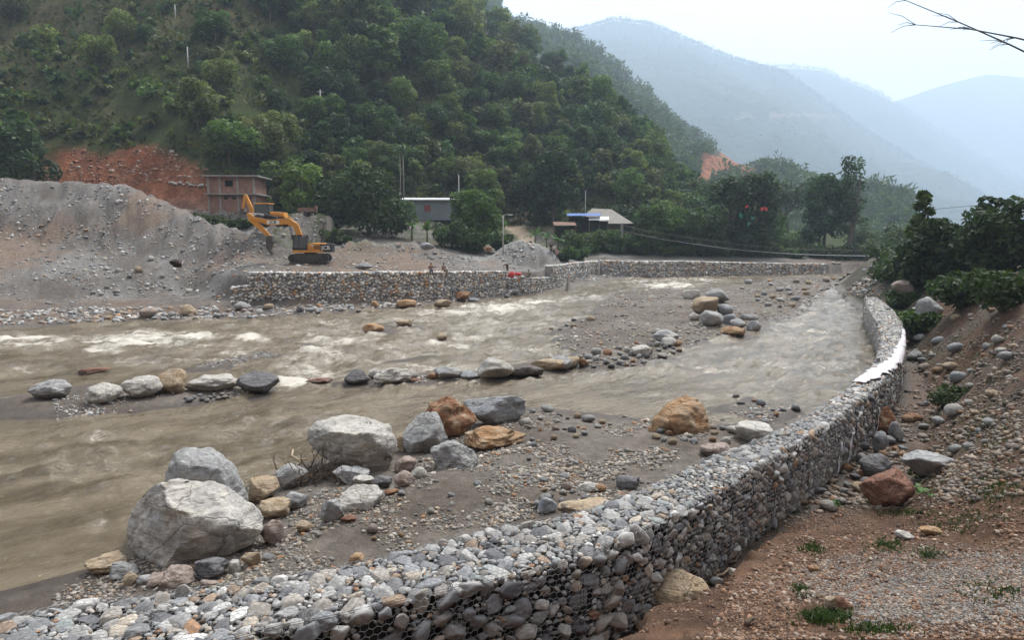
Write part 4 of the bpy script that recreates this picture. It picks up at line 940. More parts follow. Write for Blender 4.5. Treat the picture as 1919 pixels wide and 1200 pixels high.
for k in range(14):
    V, F = rock_shape(1500 + k, 3, 9, .06, .26, (.45, .9)); o = mk('stone', V, F, M_STONE_O); unit_me.append(o.data); bpy.data.objects.remove(o)
for i in first:
    o = bpy.data.objects.new('stone', unit_me[rg.integers(14)]); COL.objects.link(o); o.parent = near_thing
    M = np.eye(4); M[:3, :3] = Rm[i] * S[i][None, :]; M[:3, 3] = P[i] - np.array(NB); o.matrix_local = Matrix(M.tolist()); o.color = tuple(Cw[i]) + (1,)
rest = order[300:]; near2 = dist[rest] < 26
Vn, Fn, Cn = [], [], []; n0 = 0
for sel, sub in ((rest[near2], 2), (rest[~near2], 1)):
    V, F, c = scatter_mesh(P[sel] - np.array(NB), S[sel], Rm[sel], Cw[sel], sub if sub == 1 else 2, rg) if len(sel) else (np.zeros((0, 3)), np.zeros((0, 3), int), np.zeros((0, 3)))
    Vn.append(V); Fn.append(F + n0); Cn.append(c); n0 += len(V)
M_STONE_VL = M_STONE_V
o = mk('stone_fill', np.concatenate(Vn), np.concatenate(Fn), M_STONE_VL, near_thing, col=np.concatenate(Cn)); o['kind'] = 'stuff'
sm_ = np.ones(len(o.data.polygons), bool); at_ = 0
for cnts in SM[-2:]:
    for q_n, c_n in enumerate(cnts):
        if q_n % 2: sm_[at_:at_ + c_n] = False
        at_ += c_n
o.data.polygons.foreach_set('use_smooth', sm_)
# basket core, its near-black colour painting the shade between the stones
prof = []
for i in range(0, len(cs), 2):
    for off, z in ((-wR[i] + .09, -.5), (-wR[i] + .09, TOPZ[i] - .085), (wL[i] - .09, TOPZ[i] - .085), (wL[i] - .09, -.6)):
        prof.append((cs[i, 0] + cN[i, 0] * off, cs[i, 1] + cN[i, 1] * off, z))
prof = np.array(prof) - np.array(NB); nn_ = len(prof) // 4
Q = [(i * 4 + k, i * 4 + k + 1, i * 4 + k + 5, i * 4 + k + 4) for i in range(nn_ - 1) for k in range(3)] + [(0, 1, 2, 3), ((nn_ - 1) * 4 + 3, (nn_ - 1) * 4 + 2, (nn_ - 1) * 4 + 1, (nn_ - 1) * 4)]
mk('core', prof, Q, M_GAPSHADE, near_thing, smooth=False)
# twisted wire netting over the nearer baskets
def prism_edges(A, B, N, r):
    T = B - A; T /= np.linalg.norm(T, axis=1)[:, None] + 1e-12; U = np.cross(T, N); U /= np.linalg.norm(U, axis=1)[:, None] + 1e-12; n = len(A)
    o1, o2, o3 = U * r, -U * r, N * r * 1.4
    V = np.stack([A + o1, A + o2, A + o3, B + o1, B + o2, B + o3], 1).reshape(-1, 3); i = np.arange(n)[:, None] * 6
    F = np.concatenate([i + np.array([[0, 3, 4, 1]]), i + np.array([[1, 4, 5, 2]]), i + np.array([[2, 5, 3, 0]])]); return V, F
hx = 0.065; ex, ey = [], []
S_NET = 24.0
for row in range(int((WTOT - 1.75) / (hx * 1.5)) + 1):
    for colm in range(int(S_NET / (hx * 1.732)) + 1):
        cx_ = colm * hx * 1.732 + (row % 2) * hx * .866; cy_ = 1.8 + row * hx * 1.5
        p0, p1, p2, p3 = (cx_, cy_ + hx), (cx_ + hx * .866, cy_ + hx * .5), (cx_ + hx * .866, cy_ - hx * .5), (cx_, cy_ - hx)
        ex += [p0, p1, p2]; ey += [p1, p2, p3]
ex, ey = np.array(ex), np.array(ey); mq = ex[:, 1] < 3.75 + W_of(ex[:, 0]); ex, ey = ex[mq], ey[mq]
j = lambda E: np.stack([E[:, 0] + .02 * vnoise(E[:, 0] * 3, E[:, 1] * 3, 0, 7), E[:, 1] + .02 * vnoise(E[:, 0] * 3, E[:, 1] * 3, 5, 8)], 1)
A1, _, nA = on_wall(j(ex)[:, 0], j(ex)[:, 1], .045); B1, _, nB = on_wall(j(ey)[:, 0], j(ey)[:, 1], .045)
A1 += nA * (.02 * vnoise(ex[:, 0] * 5, ex[:, 1] * 5, 0, 9))[:, None]; B1 += nB * (.02 * vnoise(ey[:, 0] * 5, ey[:, 1] * 5, 0, 9))[:, None]
V, F = prism_edges(A1, B1, nA, .0033); o = mk('wire_netting', V - np.array(NB), F, M_WIRE, near_thing, smooth=False); o['kind'] = 'stuff'
# selvedge wires along the edges and down each seam
mb = MB(); ss = np.arange(0, WLEN - .2, .3)
for qo in (0.02, -0.02):
    Pp, _, n_ = on_wall(ss, 1.9 + W_of(ss) + qo, .05); mb.tube([tuple(p - np.array(NB)) for p in Pp], .004, 4)
for s0 in np.arange(1.2 - .6, WLEN, 2.4):
    if s0 > 30: continue
    for d in (-.03, -.012, .01, .03):
        qq = np.linspace(1.95 + W_of(np.array([s0]))[0] - .3, 3.75 + W_of(np.array([s0]))[0], 14); s2 = np.full(14, s0 + d) + rg.normal(size=14) * .008
        Pp, _, n_ = on_wall(s2, qq, .03); mb.tube([tuple(p - np.array(NB)) for p in Pp], .0045, 4)
mb.build('seam_wires', M_RUSTWIRE, near_thing)

# ---- far gabion walls: face of stones, top, seams and lacing wires
def far_wall(W, label, thick, r, rg, per_m2, tiers=1, end_caps=True):
    r *= .84; per_m2 *= 1.7
    L = np.concatenate([[0], np.cumsum(np.linalg.norm(np.diff(W[:, :2], axis=0), axis=1))]); tot = L[-1]
    t = thing('gabion_wall', label, 'gabion wall', tuple(W[0, :2]) + (0.3,), 0, 'gabion walls along the far bank'); b0 = np.array([W[0, 0], W[0, 1], 0.3])
    base_z = -.1
    def fr(s):
        g = [np.interp(s, L, W[:, k]) for k in range(3)]; i = np.clip(np.searchsorted(L, s, side='right') - 1, 0, len(L) - 2)
        T = norm2((W[1:, :2] - W[:-1, :2]))[i]; N = np.stack([T[:, 1], -T[:, 0]], 1)     # towards the river (camera)
        return np.stack(g[:2], 1), T, N, g[2] + .05 * vnoise(s * .4, 0 * s, 0, 3)
    hmax = float(W[:, 2].max()) - base_z; Wd = hmax + thick
    a = pack(tot, Wd, np.clip(np.exp(rg.normal(math.log(r), .3, int(tot * Wd * per_m2))), r * .5, r * 2.1), rg, 8); s, q, rr = a.T
    c, T, N, zt = fr(s); hh = zt - base_z; front = q < hh; ok = (q < hh + thick) & ~((np.abs(((s + .5) % 1.0) - .5) > .475) & front)
    s, q, rr, c, T, N, zt, hh, front = [v[ok] for v in (s, q, rr, c, T, N, zt, hh, front)]
    off = np.where(front, 0.06 * np.sin(np.pi * ((q % 1.0))), -(q - hh)); z = np.where(front, base_z + q, zt)
    Pn = np.concatenate([c + N * off[:, None], z[:, None]], 1); nrm = np.concatenate([N * front[:, None], (~front)[:, None]], 1); Tx = np.concatenate([T, 0 * zt[:, None]], 1)
    S = np.stack([rr * 1.15, rr, rr * .75], 1); Rm = frames(Tx, np.cross(nrm, Tx), nrm, rg.normal(size=len(s)) * .6, .25, rg); Pn = Pn - nrm * (rr * .3)[:, None]
    cc = pal(rg, len(s)) * 1.5
    sc = np.where(proj(Pn)[0] > -30, rr / Pn[:, 1], 0); od = np.argsort(-sc)
    V, F, c_ = scatter_mesh(Pn[od] - b0, S[od], Rm[od], cc[od], 1, rg)
    o = mk('stone_fill', V, F, M_STONE_V, t, col=c_); o['kind'] = 'stuff'
    ss = np.arange(0, tot + .01, 1.0); ss[-1] = tot; c, T, N, zt = fr(ss); V = []
    for i in range(len(ss)):
        for o_, z_ in ((-.08, base_z), (-.08, zt[i] - .07), (-thick + .05, zt[i] - .07), (-thick + .05, base_z)): V.append((*(c[i] + N[i] * o_), z_))
    n = len(ss); Q = [(i * 4 + k, i * 4 + k + 1, i * 4 + k + 5, i * 4 + k + 4) for i in range(n - 1) for k in range(3)] + [(0, 1, 2, 3), ((n - 1) * 4 + 3, (n - 1) * 4 + 2, (n - 1) * 4 + 1, (n - 1) * 4)]
    mk('core', np.array(V) - b0, Q, M_CORE2, t, smooth=False)
    mb = MB()
    for i in range(0, len(ss)):
        for d in (0.03,):
            p = c[i] + N[i] * d; mb.tube([tuple(np.array([*p, base_z]) - b0), tuple(np.array([*(p + N[i] * .05), (base_z + zt[i]) / 2]) - b0), tuple(np.array([*p, zt[i]]) - b0)], .014, 3, cap=False)
    for k in range(1, int(hmax) + 1):
        pts = [tuple(np.array([*(c[i] + N[i] * .05), min(base_z + k * 1.05, zt[i])]) - b0) for i in range(len(ss))]; mb.tube(pts, .014, 3, cap=False)
    mb.build('lacing_wires', M_RUSTWIRE, t); return t
far_wall(FW[0], 'tall straight gabion wall across the river at the left below the excavator', 1.0, .125, rg, 42)
far_wall(FW[1], 'low step of gabion baskets at the right end of the tall far wall', 1.6, .125, rg, 42)
far_wall(FW[2], 'pale gabion wall rising behind the three standing people', 1.0, .14, rg, 36)
far_wall(FW[3], 'long low gabion wall under the trees at the far bend of the river', 1.0, .16, rg, 30)
p0 = at_z(436, 576, .5); p1 = FW[0][0]
far_wall(np.array([[p0[0], p0[1], 2.3], [p1[0] - .02, p1[1] + .1, 2.45]]), 'short lower basket at the left end of the tall far wall', 1.0, .125, rg, 42)
# crate-like end baskets seen side on
# ================================================================ BOULDERS
def boulder_mat(name, base, second, patch, pamt=0.45, strata=0.5, spots=0.3, rot=(0.4, 0.5, 0.0), sc=1.0, rough=0.8):
    m, nt, b = new_mat(name); p = objco(nt)
    f1 = noise(nt, p, 1.6 * sc, 7, 0.62, 0.7); f2 = noise(nt, p, 9 * sc, 6, 0.7, .3); f3 = noise(nt, p, 42 * sc, 4, 0.65); f4 = noise(nt, p, 0.9 * sc, 5, 0.6, 1.4)
    st = noise(nt, mapping(nt, p, (1.2 * sc, 2.0 * sc, 11 * sc), rot), 1.0, 5, 0.62, 1.1)
    c = mixc(nt, ramp(nt, f1, [(0.38, 0.0), (0.62, 1.0)]), base, second)
    c = mixc(nt, ramp(nt, f4, [(1 - pamt - .08, 0.0), (1 - pamt + .10, 0.85)]), c, patch)
    c = mixc(nt, strata, c, mixc(nt, 1.0, c, ramp(nt, st, [(0.3, 0.5), (0.48, 1.05), (0.6, 0.95), (0.72, 1.45)]), 'MULTIPLY'))
    c = mixc(nt, 1.0, c, ramp(nt, f2, [(0.3, 0.6), (0.52, 1.0), (0.72, 1.25)]), 'MULTIPLY')
    c = mixc(nt, ramp(nt, f3, [(0.60, 0.0), (0.68, spots)]), c, (0.10, 0.095, 0.09))
    wv_ = nd(nt, 'ShaderNodeTexNoise', i_Scale=2.2 * sc, i_Detail=4.0); nt.links.new(p, wv_.inputs['Vector']); wp = nd(nt, 'ShaderNodeVectorMath', operation='MULTIPLY_ADD'); nt.links.new(wv_.outputs['Color'], wp.inputs[0]); wp.inputs[1].default_value = (.55, .55, .55); nt.links.new(mapping(nt, p, (1, 1, 1.7), rot), wp.inputs[2])
    vo = nd(nt, 'ShaderNodeTexVoronoi', feature='DISTANCE_TO_EDGE', i_Scale=.7 * sc); nt.links.new(wp.outputs[0], vo.inputs['Vector']); crk = ramp(nt, vo.outputs['Distance'], [(0.0, 1.0), (0.016, 0.0)])
    c = mixc(nt, mixc(nt, 1.0, crk, ramp(nt, f1, [(.45, 0.), (.62, .42)]), 'MULTIPLY'), c, (.10, .092, .085))
    sx_ = nt.nodes.new('ShaderNodeSeparateXYZ'); nt.links.new(geopos(nt), sx_.inputs[0]); wz = nd(nt, 'ShaderNodeMath', operation='MULTIPLY_ADD'); nt.links.new(f2, wz.inputs[0]); wz.inputs[1].default_value = -.16; nt.links.new(sx_.outputs['Z'], wz.inputs[2])
    wet = ramp(nt, wz.outputs[0], [(0.02, 1.0), (0.12, 0.0)])
    c = mixc(nt, wet, c, mixc(nt, 1.0, c, (.36, .33, .30), 'MULTIPLY'))
    nt.links.new(c, b.inputs['Base Color']); nt.links.new(mixc(nt, wet, (rough,) * 3, (.25, .25, .25)), b.inputs['Roughness']); b.inputs['Specular IOR Level'].default_value = 0.3
    s = nd(nt, 'ShaderNodeMath', operation='MULTIPLY_ADD'); nt.links.new(f2, s.inputs[0]); s.inputs[1].default_value = 0.6; nt.links.new(st, s.inputs[2])
    s2 = nd(nt, 'ShaderNodeMath', operation='MULTIPLY_ADD'); nt.links.new(crk, s2.inputs[0]); s2.inputs[1].default_value = -.35; nt.links.new(s.outputs[0], s2.inputs[2])
    bump(nt, b, s2.outputs[0], 0.9, 0.09); return m
BM = {
    'white': boulder_mat('pale_gneiss', (0.50, 0.475, 0.43), (0.38, 0.36, 0.335), (0.42, 0.36, 0.27), .40, .45, .35),
    'grey': boulder_mat('grey_gneiss', (0.27, 0.27, 0.275), (0.40, 0.395, 0.38), (0.33, 0.30, 0.26), .38, .6, .4, (.2, .9, .3)),
    'blue': boulder_mat('blue_grey_schist', (0.24, 0.255, 0.275), (0.34, 0.345, 0.35), (0.42, 0.41, 0.40), .36, .5, .3, (.1, .5, 1.0)),
    'orange': boulder_mat('rusty_sandstone', (0.31, 0.165, 0.075), (0.40, 0.27, 0.16), (0.45, 0.38, 0.29), .42, .35, .25, (.9, .2, 0)),
    'brown': boulder_mat('iron_stained_rock', (0.19, 0.082, 0.040), (0.27, 0.135, 0.065), (0.46, 0.38, 0.26), .45, .35, .35, (.9, .4, 0)),
    'tan': boulder_mat('tan_rock', (0.40, 0.32, 0.22), (0.34, 0.24, 0.15), (0.45, 0.41, 0.35), .42, .5, .3),
    'dark': boulder_mat('dark_schist', (0.125, 0.12, 0.125), (0.19, 0.185, 0.19), (0.36, 0.35, 0.34), .33, .5, .2),
    'wet': boulder_mat('wet_dark_rock', (0.060, 0.048, 0.042), (0.10, 0.075, 0.062), (0.15, 0.10, 0.07), .4, .4, .1, rough=.35),
    'red': boulder_mat('red_rock', (0.19, 0.085, 0.055), (0.25, 0.135, 0.09), (0.36, 0.24, 0.17), .4, .3, .2),
    'pinkish': boulder_mat('pinkish_rock', (0.30, 0.235, 0.20), (0.36, 0.30, 0.265), (0.24, 0.17, 0.13), .42, .45, .3)}
def boulder(bb, kind, label, seed, depth=0.8, facets=6, rough=.07, sub=4, z0=None, sink=.12, group=None, cut=(.5, .9), lump=.26, name='boulder', cat='boulder', tilt=0.0, spin=None, lift=0.0):
    """bb: the outline's box in the photograph; the boulder stands on the ground there"""
    u0, v0, u1, v1 = bb; uc, vc = (u0 + u1) / 2, (v0 + v1) / 2
    g = ground_px(uc, min(v1, 1198) - (v1 - v0) * .12, 0.3) if z0 is None else at_z(uc, v1 - (v1 - v0) * .12, z0)
    zg = (max(g[2], -0.05) if z0 is None else z0) + lift
    c = np.array(g)
    for _ in range(4):
        dd = c - np.array([0, 0, CAM_H]); D = np.linalg.norm(dd); th = math.asin(max(0.0, -dd[2] / D))
        f = c[1] * _cp - (c[2] - CAM_H) * _sp
        a = (u1 - u0) / 2 * f / F_PX; hh = (v1 - v0) / 2 * f / F_PX / math.cos(math.radians(0)); b = a * depth
        cc = math.sqrt(max((hh * .98) ** 2 - (b * math.sin(th)) ** 2, (0.35 * hh) ** 2)) / max(math.cos(th), .3)
        zc = zg + cc * (1 - 2 * sink)
        c = at_z(uc, vc, min(zc, CAM_H - .8))
    V, F = rock_shape(seed, sub, facets, rough, lump, cut)
    if tilt:
        ct, st = math.cos(tilt), math.sin(tilt); V = V @ np.array([[ct, 0, -st], [0, 1, 0], [st, 0, ct]]).T
        lo, hi = V.min(0), V.max(0); V = (V - (lo + hi) / 2) / ((hi - lo) / 2)
    V = V * np.array([a, b, cc])
    base = np.array([c[0], c[1], c[2] - cc]); az = math.atan2(-c[0], c[1])
    o = mk(name, V + np.array([0, 0, cc]), F, BM[kind], smooth=True); o.location = base; o.rotation_euler = (0, 0, az if spin is None else az + spin)
    tag(o, label, cat, group); return o
def hull_rock(name, label, cat, P, mat, seed, cuts=4, amp=.06, fine=.02, smooth_it=1, loc=None):
    """a boulder broken to shape: hull of measured corners, then worn"""
    bm = bmesh.new()
    for p in P: bm.verts.new(p)
    r = bmesh.ops.convex_hull(bm, input=bm.verts); 
    junk = [v for v in bm.verts if not v.link_faces]; bmesh.ops.delete(bm, geom=junk, context='VERTS')
    bmesh.ops.triangulate(bm, faces=bm.faces)
    for it in range(cuts):
        ed = [e for e in bm.edges if e.calc_length() > .10] if it else list(bm.edges)
        bmesh.ops.subdivide_edges(bm, edges=ed, cuts=1, use_grid_fill=True); bmesh.ops.triangulate(bm, faces=bm.faces)
        if it == 1: 
            for _ in range(smooth_it): bmesh.ops.smooth_vert(bm, verts=bm.verts, factor=.35, use_axis_x=True, use_axis_y=True, use_axis_z=True)
    bm.normal_update(); V = np.array([v.co[:] for v in bm.verts]); Nn = np.array([v.normal[:] for v in bm.verts]); F = [[v.index for v in f.verts] for f in bm.faces]; bm.free()
    d = amp * fbm(V[:, 0] * 1.1 + seed, V[:, 1] * 1.1, V[:, 2] * 1.6, seed, 3) + fine * fbm(V[:, 0] * 5 + seed, V[:, 1] * 5, V[:, 2] * 9, seed + 3, 4)
    ridge = np.abs(vnoise(V[:, 0] * 1.7 + seed, V[:, 1] * 1.7, V[:, 2] * 2.6, seed + 8)); d = d - amp * .8 * np.maximum(0, .25 - ridge) * 4
    V = V + Nn * d[:, None]; b = np.array([V[:, 0].mean(), V[:, 1].mean(), V[:, 2].min()]) if loc is None else np.array(loc)
    o = mk(name, V - b, F, mat, smooth=True, loc=tuple(b)); tag(o, label, cat); return o
def corner(u, v, y): return tuple(at_y(u, v, y))
yb = at_z(370, 1062, .15)[1]
BIGROCK = [corner(*q) for q in [(243, 962, yb + .9), (262, 930, yb + .9), (300, 903, yb + .6), (345, 897, yb + .9), (400, 900, yb + 1.0), (436, 915, yb + 1.0), (470, 940, yb + .9), (497, 968, yb + .8), (494, 995, yb + .5), (470, 1022, yb + .45), (430, 1040, yb + .25),
                                   (372, 1052, yb + .0), (300, 1078, yb - .1), (268, 1062, yb + .3), (240, 1020, yb + .7), (318, 952, yb + .0), (330, 1030, yb - .2), (420, 985, yb - .05),
                                   (260, 960, yb + 2.2), (330, 925, yb + 2.4), (430, 935, yb + 2.4), (480, 985, yb + 2.0), (300, 1050, yb + 1.6), (420, 1030, yb + 1.8)]]
M_BIG = boulder_mat('banded_gneiss', (0.54, 0.505, 0.45), (0.38, 0.365, 0.35), (0.46, 0.36, 0.24), .36, .6, .35, (.5, -.75, .2), .8)
hull_rock('boulder', 'huge pale banded boulder in the left foreground beside the gravel bar', 'boulder', BIGROCK, M_BIG, 3, 6, .06, .028, 0)
yk = yb + 2.7
BACKROCK = [corner(*q) for q in [(308, 900, yk), (312, 868, yk), (325, 845, yk + .2), (352, 834, yk + .3), (392, 838, yk + .3), (428, 858, yk + .2), (452, 888, yk), (464, 920, yk), (466, 985, yk), (310, 985, yk), (340, 870, yk - .7), (410, 880, yk - .8), (430, 940, yk - .8), (330, 930, yk - .8),
                                 (330, 880, yk + 1.5), (430, 890, yk + 1.5), (450, 970, yk + 1.4), (320, 970, yk + 1.4)]]
hull_rock('boulder', 'rounded grey boulder standing behind the huge pale one', 'boulder', BACKROCK, BM['grey'], 5, 5, .06, .025, 1)
yw = at_z(655, 888, .35)[1]
WHITEROCK = [corner(*q) for q in [(572, 826, yw + .3), (578, 803, yw + .5), (592, 786, yw + .9), (640, 780, yw + 1.2), (700, 784, yw + 1.1), (728, 798, yw + .8), (742, 828, yw + .5), (742, 862, yw + .3), (722, 886, yw + .2), (690, 889, yw), (640, 872, yw + .1), (612, 864, yw + .1), (590, 850, yw + .2),
                                  (625, 810, yw - .3), (690, 812, yw - .3), (660, 848, yw - .35), (715, 840, yw - .1), (600, 820, yw + 2.0), (700, 815, yw + 2.2), (720, 870, yw + 1.8), (630, 865, yw + 1.6)]]
hull_rock('boulder', 'large blocky white boulder at the water\'s edge', 'boulder', WHITEROCK, BM['white'], 7, 6, .07, .025, 0)
yo = at_z(1272, 818, .3)[1]
ORANGEROCK = [corner(*q) for q in [(1212, 806, yo + .5), (1220, 785, yo + .5), (1240, 765, yo + .6), (1262, 748, yo + .8), (1285, 739, yo + 1.0), (1308, 745, yo + .9), (1324, 768, yo + .7), (1331, 800, yo + .4), (1329, 826, yo + .2), (1270, 828, yo), (1222, 818, yo + .2), (1250, 790, yo - .1), (1290, 775, yo + .1), (1262, 770, yo + .2), (1300, 800, yo - .1),
                                     (1240, 800, yo + 2.2), (1290, 760, yo + 2.0), (1320, 815, yo + 1.8)]]
hull_rock('boulder', 'big orange stained boulder standing alone at the river edge', 'boulder', ORANGEROCK, BM['orange'], 11, 5, .05, .025, 1)
